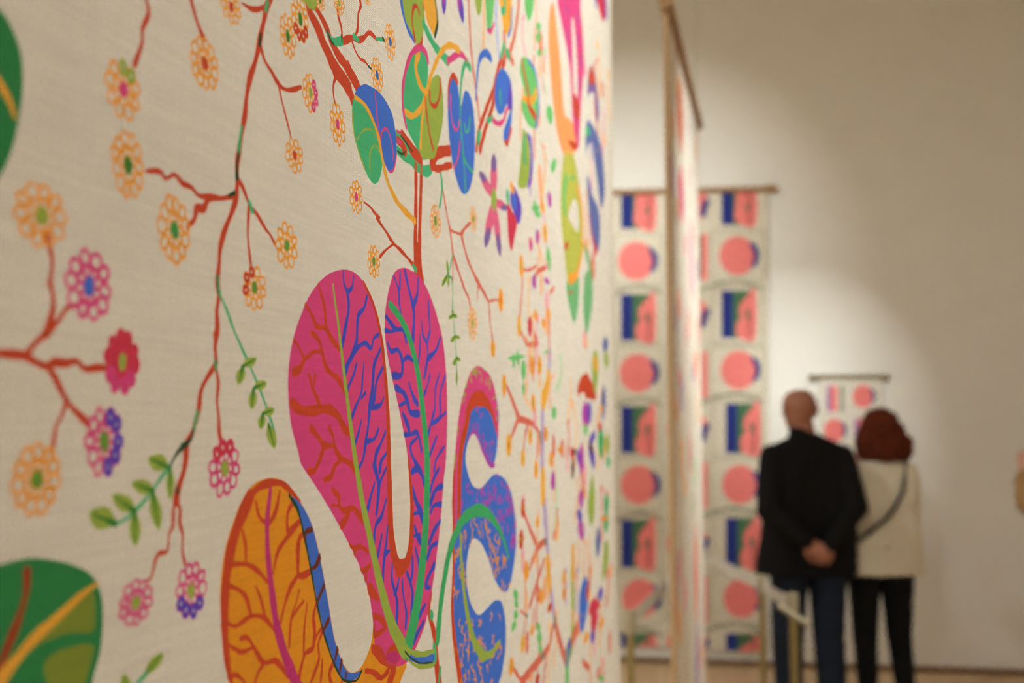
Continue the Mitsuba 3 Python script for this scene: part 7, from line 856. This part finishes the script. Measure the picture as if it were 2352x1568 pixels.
# ------------------------------------------------------------------ barrier
def stanchion(x, y, h, label, tee):
    t = thing('barrier_post', label, 'barrier post')
    add('base', lathe([(0, 0), (0.15, 0), (0.155, 0.006), (0.15, 0.014), (0.05, 0.022), (0.02, 0.04), (0, 0.04)], at=(x, y, 0)), 'mat_brass', t, smooth=40)
    add('pole', lathe([(0, 0.035), (0.0155 if tee else 0.0125, 0.035), (0.0155 if tee else 0.0125, h - 0.05), (0, h - 0.05)], 24, at=(x, y, 0)), 'mat_brass', t, smooth=40)
    add('head', lathe([(0, h - 0.055), (0.017, h - 0.055), (0.019, h - 0.045), (0.019, h + 0.016), (0.016, h + 0.022), (0, h + 0.024)], 24, at=(x, y, 0)), 'mat_bar', t, smooth=40)
    if tee:
        d = np.array([0.056, -0.03, -0.034])
        c = np.array([x, y - 0.012, h - 0.055])
        add('cross_bar', tube([c - d * 0.9, c - d * 0.3, c + d * 0.62], 0.012, 12), 'mat_bar', t, smooth=40)
        add('bar_end', tube([c + d * 0.55, c + d * 0.78], 0.016, 12), 'mat_bar', t, smooth=40)
    return t
HB = 0.95
PA, PB, PC, PD = (0.385, 3.3), (0.928, 5.05), (0.993, 4.02), (1.005, 3.62)
stanchion(*PA, HB, 'barrier post with a steel head at the lower edge of the large linen hanging', False)
stanchion(*PB, HB, 'barrier post hidden behind the narrow edge-on linen hanging', False)
stanchion(*PC, HB, 'barrier post by the man\'s left leg, where the grey belt passes its head', False)
stanchion(*PD, HB, 'nearest brass barrier post with a steel cross bar, in front of the man\'s left leg', True)
def belt(a, b, label, sag=0.012):
    t = thing('barrier_belt', label, 'barrier belt')
    a, b = np.array([*a, HB - 0.012]), np.array([*b, HB - 0.012])
    d = (b - a) / np.linalg.norm(b - a); a, b = a + d * 0.0195, b - d * 0.0195
    n = np.array([-d[1], d[0], 0]); V = []; N = 14
    for i in range(N + 1):
        s = i / N; c = a + (b - a) * s - np.array([0, 0, 4 * sag * s * (1 - s)])
        for dn, dz in ((-.0012, -.024), (.0012, -.024), (.0012, .024), (-.0012, .024)): V.append(c + n * dn + np.array([0, 0, dz]))
    Fc = []
    for i in range(N):
        for j in range(4):
            p, q = i * 4 + j, i * 4 + (j + 1) % 4
            Fc += [[p, q, q + 4], [p, q + 4, p + 4]]
    Fc += [[0, 2, 1], [0, 3, 2], [N * 4, N * 4 + 1, N * 4 + 2], [N * 4, N * 4 + 2, N * 4 + 3]]
    add('webbing', trimesh.Trimesh(np.array(V), np.array(Fc), process=False), 'mat_belt', t)
belt(PA, PB, 'pale barrier belt running from the post beside the large linen hanging')
belt(PB, PC, 'pale barrier belt stretched in front of the pink circle hanging, left of the man')
belt(PC, PD, 'short grey barrier belt in front of the man\'s left leg')

# ------------------------------------------------------------------ people
def sph(c, r, n=20):
    return m3.Manifold.sphere(float(r), n).translate([float(v) for v in c])
def bone(a, ra, b, rb): return m3.Manifold.batch_hull([sph(a, ra), sph(b, rb)])
def blob(*cr): return m3.Manifold.batch_hull([sph(c, r) for c, r in cr])
def ell(c, rx, ry, rz): return m3.Manifold.sphere(1.0, 28).scale([rx, ry, rz]).translate(list(map(float, c)))
def fuse(parts): return m3.Manifold.batch_boolean(parts, m3.OpType.Add)
def soft(m, length=0.016, it=12, wrinkle=0.0, freq=14, seed=0):
    m = m.refine_to_length(length)
    k = m.to_mesh()
    t = trimesh.Trimesh(np.array(k.vert_properties)[:, :3].astype(float), np.array(k.tri_verts), process=True)
    trimesh.smoothing.filter_taubin(t, lamb=0.5, nu=0.52, iterations=it)
    if wrinkle:
        t.vertices = t.vertices + t.vertex_normals * (wrinkle * 2 * (meshkit.fbm(np.array(t.vertices) * [freq, freq, freq * 1.6], 3, seed) - 0.5))[:, None]
    return t
def place(t, loc, yaw=0.0):
    t = t.copy(); c, s = math.cos(yaw), math.sin(yaw)
    v = np.array(t.vertices)
    t.vertices = np.stack([v[:, 0] * c - v[:, 1] * s + loc[0], v[:, 0] * s + v[:, 1] * c + loc[1], v[:, 2] + loc[2]], 1)
    return t
V3 = lambda *a: np.array(a, float)
def unit(v): return np.asarray(v, float) / np.linalg.norm(v)
def hand(wrist, fwd, palm, thumb_side, curl=0.5, k=1.0):
    """palm hull and five jointed fingers; fwd: wrist to knuckles, palm: palm normal, thumb_side: towards the thumb"""
    fwd, palm = unit(fwd), unit(palm); side = unit(np.asarray(thumb_side) - fwd * (np.asarray(thumb_side) @ fwd)); palm = unit(palm - fwd * (palm @ fwd) - side * (palm @ side))
    w = np.asarray(wrist, float)
    kn = [w + fwd * (0.088 - 0.004 * abs(i - 1)) * k + side * (0.030 - 0.020 * i) * k for i in range(4)]
    parts = [blob((w, 0.024 * k), (w + side * 0.02 * k + fwd * 0.02 * k, 0.017 * k), (w - side * 0.02 * k + fwd * 0.02 * k, 0.016 * k), (kn[0], 0.0125 * k), (kn[3], 0.0115 * k), (kn[1], 0.0125 * k))]
    for i, L in enumerate((0.070, 0.078, 0.072, 0.056)):
        p, d = kn[i], fwd
        ang = curl * (0.9 + 0.12 * i)
        for j, f in enumerate((0.45, 0.31, 0.24)):
            d = unit(d * math.cos(ang) + palm * math.sin(ang)) if j == 0 else unit(d * math.cos(ang * 0.9) + unit(palm - d * (palm @ d)) * math.sin(ang * 0.9))
            q = p + d * L * f * k
            parts.append(bone(p, (0.0098 - 0.0008 * j) * k, q, (0.0092 - 0.0009 * j) * k)); p = q
    p = w + side * 0.022 * k + fwd * 0.022 * k
    for d, L, r in ((fwd * .6 + side * .75 + palm * .2, 0.038, 0.013), (fwd * .85 + side * .35 + palm * .35, 0.032, 0.0105), (fwd * .9 + side * .1 + palm * .45, 0.024, 0.009)):
        q = p + unit(d) * L * k; parts.append(bone(p, r * k, q, r * 0.9 * k)); p = q
    return parts
def head_parts(c, yaw=0.0, tilt=0.0, k=1.0):
    """a head centred on c, facing +y turned by yaw"""
    def P(x, y, z):
        x, z = x * math.cos(tilt) - z * math.sin(tilt), x * math.sin(tilt) + z * math.cos(tilt)
        return np.array([c[0] + k * (x * math.cos(yaw) - y * math.sin(yaw)), c[1] + k * (x * math.sin(yaw) + y * math.cos(yaw)), c[2] + k * z])
    m = [blob((P(0, -0.028, 0.028), 0.078 * k), (P(0, 0.028, 0.032), 0.072 * k), (P(0, 0.045, -0.01), 0.058 * k), (P(0, -0.02, -0.02), 0.066 * k)),
         blob((P(0, 0.045, -0.01), 0.058 * k), (P(0.032, 0.03, -0.065), 0.028 * k), (P(-0.032, 0.03, -0.065), 0.028 * k), (P(0, 0.072, -0.095), 0.02 * k)),
         bone(P(0, 0.098, 0.005), 0.008 * k, P(0, 0.122, -0.032), 0.012 * k), blob((P(-0.012, 0.108, -0.036), 0.008 * k), (P(0.012, 0.108, -0.036), 0.008 * k)),
         blob((P(-0.03, 0.088, 0.022), 0.012 * k), (P(0.03, 0.088, 0.022), 0.012 * k))]
    for s in (-1, 1):
        m.append(blob((P(s * 0.079, -0.005, 0.018), 0.008 * k), (P(s * 0.088, -0.018, 0.012), 0.009 * k), (P(s * 0.083, -0.008, -0.028), 0.008 * k)))
    return m, P
def face_things(root, P, loc, yaw, k=1.0):
    for s in (-1, 1): add('eye', place(soft(sph(P(s * 0.031, 0.092, 0.0), 0.0115 * k), 0.006, 1), loc, yaw), 'mat_eye', root, smooth=True)
    add('lips', place(soft(blob((P(-0.02, 0.095, -0.062), 0.005 * k), (P(0, 0.103, -0.06), 0.007 * k), (P(0.02, 0.095, -0.062), 0.005 * k)), 0.005, 1), loc, yaw), 'mat_lip', root, smooth=True)
def shoe(root, ank, loc, yaw, toe=0.0):
    a = V3(ank[0], ank[1], 0)
    d = V3(math.sin(toe), math.cos(toe), 0)
    m = fuse([blob((a - d * 0.055 + V3(0, 0, .04), .036), (a + d * 0.06 + V3(0, 0, .035), .034), (a + d * 0.16 + V3(0, 0, .03), .028), (a + V3(0, 0, .085), .042)),
              ]).trim_by_plane([0, 0, 1], 0.003)
    add('shoe', place(soft(m, 0.015, 4), loc, yaw), 'mat_shoe', root, smooth=50)

# --- the man in the black jacket
ML = (1.535, 5.2, 0.0)
man = thing('person', 'bald man in black jacket and dark jeans, hands clasped behind his back', 'person')
hp, HP = head_parts(V3(-0.035, 0.015, 1.635), yaw=0.12, k=1.03)
LSh, RSh, LEl, REl, LWr, RWr = V3(-.176, 0, 1.385), V3(.172, 0, 1.385), V3(-.228, -.085, 1.13), V3(.212, -.085, 1.14), V3(-.075, -.175, .985), V3(.048, -.19, .972)
legs = [(V3(-.10, 0, .87), V3(-.118, .015, .48), V3(-.128, -.02, .085)), (V3(.09, 0, .87), V3(.094, .02, .48), V3(.098, -.02, .085))]
body = hp + [bone(V3(-.025, .0, 1.56), .056, V3(0, -.005, 1.44), .062), blob((LSh, .055), (RSh, .055), (V3(0, -.01, 1.43), .07), (V3(-.09, .02, 1.25), .10), (V3(.09, .02, 1.25), .10)),
             blob((V3(-.09, .02, 1.25), .10), (V3(.09, .02, 1.25), .10), (V3(-.07, .02, 1.02), .105), (V3(.07, .02, 1.02), .105)), blob((V3(-.07, .02, 1.02), .105), (V3(.07, .02, 1.02), .105), (V3(-.09, 0, .88), .10), (V3(.09, 0, .88), .10))]
for a, b, c in ((LSh, LEl, LWr), (RSh, REl, RWr)): body += [bone(a, .05, b, .04), bone(b, .04, c, .027)]
for a, b, c in legs: body += [bone(a, .088, b, .058), bone(b, .058, c, .04), bone(c, .038, c + V3(0, .12, -.04), .03)]
body += hand(RWr, V3(-.62, -.12, -.78), V3(-.2, .9, .1), V3(.5, .1, -.6), 0.75, .92) + hand(LWr, V3(.75, -.2, -.55), V3(.3, .85, 0), V3(-.5, 0, -.5), 0.8, .92)
body = fuse([b for b in body]); add('body', place(soft(body, 0.008, 6), ML), 'mat_skin', man, smooth=True, label='bald head and clasped bare hands')
face_things(man, HP, ML, 0, 1.03)
jk = [blob((LSh + V3(0, 0, .0), .070), (RSh, .070), (V3(-.005, -.01, 1.452), .078), (V3(-.115, .01, 1.22), .12), (V3(.115, .01, 1.22), .12)),
      blob((V3(-.115, .01, 1.22), .12), (V3(.115, .01, 1.22), .12), (V3(-.115, .01, 1.0), .13), (V3(.115, .01, 1.0), .13)), blob((V3(-.115, .01, 1.0), .13), (V3(.115, .01, 1.0), .13), (V3(-.165, 0, .76), .128), (V3(.105, 0, .76), .128)),
      blob((V3(-.03, .005, 1.515), .066), (V3(-.01, -.005, 1.44), .085))]
for a, b, c in ((LSh, LEl, LWr), (RSh, REl, RWr)): jk += [bone(a, .075, b, .064), bone(b, .064, c, .043)]
jk = fuse(jk).trim_by_plane([0, 0, 1], 0.80).trim_by_plane([0, 0.1, -1], -1.545)
add('jacket', place(soft(jk, 0.014, 8, 0.006, 13, 3), ML), 'mat_jacket', man, smooth=50)
jn = [blob((legs[0][0] + V3(0.01, 0, .02), .108), (legs[1][0] + V3(-.01, 0, .02), .108), (V3(0, 0, .98), .12))]
for a, b, c in legs: jn += [bone(a, .104, b, .079), bone(b, .079, c + V3(0, 0, -.02), .066)]
jn = fuse(jn).trim_by_plane([0, 0, 1], 0.035)
add('jeans', place(soft(jn, 0.014, 6, 0.006, 12, 5), ML), 'mat_denim', man, smooth=50)
for (a, b, c), tt in zip(legs, (-.18, .2)): shoe(man, c, ML, 0, tt)

# --- the woman in the cream knit
WL = (1.955, 5.36, 0.0)
wom = thing('person', 'woman seen from behind with an auburn bob, a cream knitted jacket and black leggings', 'person')
hw, HW = head_parts(V3(.015, .02, 1.51), yaw=0.25, tilt=0.06, k=0.97)
LSh, RSh, LEl, REl, LWr, RWr = V3(-.15, 0, 1.29), V3(.15, 0, 1.29), V3(-.178, .03, 1.03), V3(.175, .03, 1.03), V3(-.10, .22, .99), V3(.08, .23, .98)
legs = [(V3(-.085, 0, .82), V3(-.085, .015, .45), V3(-.085, -.02, .075)), (V3(.085, 0, .82), V3(.095, .015, .45), V3(.118, -.02, .075))]
body = hw + [bone(V3(.012, .01, 1.44), .046, V3(0, 0, 1.31), .052), blob((LSh, .045), (RSh, .045), (V3(0, -.01, 1.32), .06), (V3(-.075, .02, 1.15), .085), (V3(.075, .02, 1.15), .085)),
             blob((V3(-.075, .02, 1.15), .085), (V3(.075, .02, 1.15), .085), (V3(-.06, .02, .98), .085), (V3(.06, .02, .98), .085)), blob((V3(-.06, .02, .98), .085), (V3(.06, .02, .98), .085), (V3(-.085, 0, .84), .095), (V3(.085, 0, .84), .095))]
for a, b, c in ((LSh, LEl, LWr), (RSh, REl, RWr)): body += [bone(a, .042, b, .034), bone(b, .034, c, .023)]
for a, b, c in legs: body += [bone(a, .078, b, .05), bone(b, .05, c, .034), bone(c, .032, c + V3(0, .1, -.035), .026)]
body += hand(RWr, V3(-.8, .5, -.1), V3(0, -.6, -.3), V3(0, .2, 1), 0.5, .9) + hand(LWr, V3(.8, .5, -.1), V3(0, -.6, -.3), V3(0, .2, 1), 0.5, .9)
add('body', place(soft(fuse(body), 0.008, 6), WL), 'mat_skin_pale', wom, smooth=True)
face_things(wom, HW, WL, 0, .97)
kn = [blob((LSh, .068), (RSh, .068), (V3(0, -.01, 1.34), .07), (V3(-.105, .015, 1.12), .105), (V3(.105, .015, 1.12), .105)), blob((V3(-.105, .015, 1.12), .105), (V3(.105, .015, 1.12), .105), (V3(-.115, .01, .93), .11), (V3(.115, .01, .93), .11)),
      blob((V3(-.115, .01, .93), .11), (V3(.115, .01, .93), .11), (V3(-.115, 0, .74), .118), (V3(.115, 0, .74), .118))]
for a, b, c in ((LSh, LEl, LWr), (RSh, REl, RWr)): kn += [bone(a, .068, b, .058), bone(b, .058, c, .045)]
add('jacket', place(soft(fuse(kn).trim_by_plane([0, 0, 1], 0.775), 0.014, 8, 0.008, 11, 8), WL), 'mat_knit', wom, smooth=50, label='loose cream knitted jacket')
lg = [blob((legs[0][0], .092), (legs[1][0], .092), (V3(0, 0, .92), .10))]
for a, b, c in legs: lg += [bone(a, .092, b, .064), bone(b, .064, c + V3(0, 0, -.01), .047)]
add('leggings', place(soft(fuse(lg).trim_by_plane([0, 0, 1], 0.04), 0.014, 6, 0.003, 14, 2), WL), 'mat_legging', wom, smooth=50)
for (a, b, c), tt in zip(legs, (-.1, .2)): shoe(wom, c, WL, 0, tt)
hc = V3(.02, .0, 1.51)
hair = fuse([blob((hc + V3(-.005, -.02, .04), .102), (hc + V3(-.085, -.03, -.05), .065), (hc + V3(.085, -.03, -.06), .062)), blob((hc + V3(-.08, -.03, -.045), .062), (hc + V3(.095, -.03, -.055), .064), (hc + V3(-.095, -.03, -.10), .05), (hc + V3(.108, -.03, -.10), .05), (hc + V3(0, -.06, -.09), .065)),
             blob((hc + V3(0, .03, .06), .075), (hc + V3(0, -.03, .05), .09))])
add('hair', place(soft(hair, 0.010, 6, 0.012, 26, 4), WL), 'mat_hair', wom, smooth=50, label='thick auburn hair cut to a bob')
# her bag
bag = thing('shoulder_bag', 'small dark bag with a strap slung across the back of the cream knitted jacket', 'bag')
def strap(pts, wd, th):
    P = spline(np.array(pts), False, 0.03); V, Fc = [], []
    for i, p in enumerate(P):
        t = unit(P[min(i + 1, len(P) - 1)] - P[max(i - 1, 0)]); out = unit(V3(p[0] * .5, p[1] - 0.02, 0)); s = unit(np.cross(t, out)); o = np.cross(s, t)
        for a, b in ((-1, -1), (1, -1), (1, 1), (-1, 1)): V.append(p + s * wd / 2 * a + o * th / 2 * b)
    n = len(P)
    for i in range(n - 1):
        for j in range(4):
            a, b = i * 4 + j, i * 4 + (j + 1) % 4
            Fc += [[a, b, b + 4], [a, b + 4, a + 4]]
    return trimesh.Trimesh(np.array(V), np.array(Fc + [[0, 1, 2], [0, 2, 3], [n * 4 - 4, n * 4 - 2, n * 4 - 3], [n * 4 - 4, n * 4 - 1, n * 4 - 2]]), process=False)
add('strap', place(strap([(.135, .05, 1.372), (.135, -.03, 1.372), (.118, -.072, 1.30), (.085, -.105, 1.20), (.02, -.118, 1.10), (-.07, -.118, 1.02), (-.14, -.105, .965), (-.20, -.05, .925), (-.215, .03, .895), (-.195, .12, .88), (-.16, .19, .87)], .022, .006), WL), 'mat_strap', bag)
add('pouch', place(soft(blob((V3(-.19, .19, .74), .028), (V3(-.03, .19, .74), .028), (V3(-.19, .19, .86), .024), (V3(-.03, .19, .86), .024)), .02, 3), WL), 'mat_strap', bag, smooth=50)

# --- the visitor cut off by the right edge
GL = (2.755, 4.75, 0.0)
gst = thing('person', 'person almost out of view at the right edge, tan fuzzy sleeve raised', 'person')
hg, HG = head_parts(V3(.02, .02, 1.56), yaw=0.3)
LSh, RSh, LEl, REl, LWr, RWr = V3(-.14, 0, 1.36), V3(.17, 0, 1.36), V3(-.278, .05, 1.19), V3(.22, .03, 1.10), V3(-.235, .17, 1.325), V3(.12, .22, 1.08)
legs = [(V3(-.085, 0, .84), V3(-.09, .015, .46), V3(-.09, -.02, .08)), (V3(.085, 0, .84), V3(.095, .015, .46), V3(.1, -.02, .08))]
body = hg + [bone(V3(.01, .01, 1.49), .048, V3(0, 0, 1.37), .054), blob((LSh, .045), (RSh, .045), (V3(0, -.01, 1.38), .06), (V3(-.075, .02, 1.2), .085), (V3(.075, .02, 1.2), .085)),
             blob((V3(-.075, .02, 1.2), .085), (V3(.075, .02, 1.2), .085), (V3(-.085, 0, .88), .095), (V3(.085, 0, .88), .095))]
for a, b, c in ((LSh, LEl, LWr), (RSh, REl, RWr)): body += [bone(a, .042, b, .036), bone(b, .036, c, .024)]
for a, b, c in legs: body += [bone(a, .08, b, .05), bone(b, .05, c, .036), bone(c, .034, c + V3(0, .1, -.04), .027)]
body += hand(LWr, V3(.1, .15, 1), V3(.5, .6, 0), V3(.7, -.4, .2), 0.5, .95) + hand(RWr, V3(-.6, .7, .2), V3(-.3, -.4, .6), V3(-.3, -.2, 1), 0.5, .95)
add('body', place(soft(fuse(body), 0.009, 6), GL), 'mat_skin_pale', gst, smooth=True)
face_things(gst, HG, GL, 0)
ct = [blob((LSh, .066), (RSh, .066), (V3(0, -.01, 1.39), .07), (V3(-.08, .015, 1.12), .12), (V3(.08, .015, 1.12), .12)), blob((V3(-.08, .015, 1.12), .12), (V3(.08, .015, 1.12), .12), (V3(-.08, .0, .76), .13), (V3(.08, .0, .76), .13))]
for a, b, c in ((LSh, LEl, LWr), (RSh, REl, RWr)): ct += [bone(a, .07, b, .066), bone(b, .066, b + (c - b) * .72, .056)]
add('coat', place(soft(fuse(ct).trim_by_plane([0, 0, 1], 0.74), 0.014, 6, 0.012, 30, 6), GL), 'mat_fur', gst, smooth=50, label='fuzzy tan coat')
tr = [blob((legs[0][0], .10), (legs[1][0], .10), (V3(0, 0, .94), .11))]
for a, b, c in legs: tr += [bone(a, .10, b, .075), bone(b, .075, c, .06)]
add('trousers', place(soft(fuse(tr).trim_by_plane([0, 0, 1], 0.04), 0.016, 6, 0.004, 12, 1), GL), 'mat_legging', gst, smooth=50)
for (a, b, c), tt in zip(legs, (-.1, .15)): shoe(gst, c, GL, 0, tt)
add('hair', place(soft(fuse([blob((V3(.02, .0, 1.61), .092), (V3(-.03, -.03, 1.50), .06), (V3(.07, -.03, 1.50), .06))]), .012, 5, .008, 24, 3), GL), 'mat_greyhair', gst, smooth=50)

# ------------------------------------------------------------------ lamps
def lamp_can(name, pos, aim, label, r=0.045):
    d = unit(np.array(aim) - np.array(pos)); p = np.array(pos)
    t = thing('track_spotlight', label, 'spotlight')
    add('housing', concat(tube([p - d * 0.16, p - d * 0.012], r, 24), ), 'mat_black', t, smooth=40)
    add('stem', tube([p - d * 0.1, [p[0] - d[0] * .1, p[1] - d[1] * .1, CEIL - 0.001]], 0.008, 8), 'mat_black', t)
    add('lens', tube([p - d * 0.012, p - d * 0.008], r * .85, 24), 'mat_lens', t)
for name, pos, aim, k, beam, cut in SPOTS:
    lamp_can(name, pos, aim, f'black spotlight on the ceiling aimed at the {name.replace("_", " ")}')
    scene[f'light_{name}'] = {'type': 'spot', 'to_world': T().look_at(origin=turn(pos).tolist(), target=turn(aim).tolist(), up=[0.1, 0.2, 1]),
                              'intensity': {'type': 'rgb', 'value': [float(v) for v in WARM * k]}, 'cutoff_angle': float(cut), 'beam_width': float(beam)}
for i, (pos, k) in enumerate(AMBIENT):
    t = thing('ceiling_lamp', ['round ceiling lamp behind the viewer on the left', 'round ceiling lamp behind the viewer on the right', 'round ceiling lamp beyond the large linen hanging'][i], 'lamp')
    add('rim', lathe([(0.16, 0), (0.175, 0.0), (0.175, 0.05), (0.16, 0.05)], 32, at=(pos[0], pos[1], CEIL - 0.05)), 'mat_steel', t, smooth=40)
    disc_ = trimesh.creation.cylinder(0.16, 0.02, sections=32); disc_.apply_translation([pos[0], pos[1], CEIL - 0.03])
    k_ = add('diffuser', disc_, 'mat_lens', t)
    scene[k_]['emitter'] = {'type': 'area', 'radiance': {'type': 'rgb', 'value': [float(v) for v in WARM * k * 3.2]}}
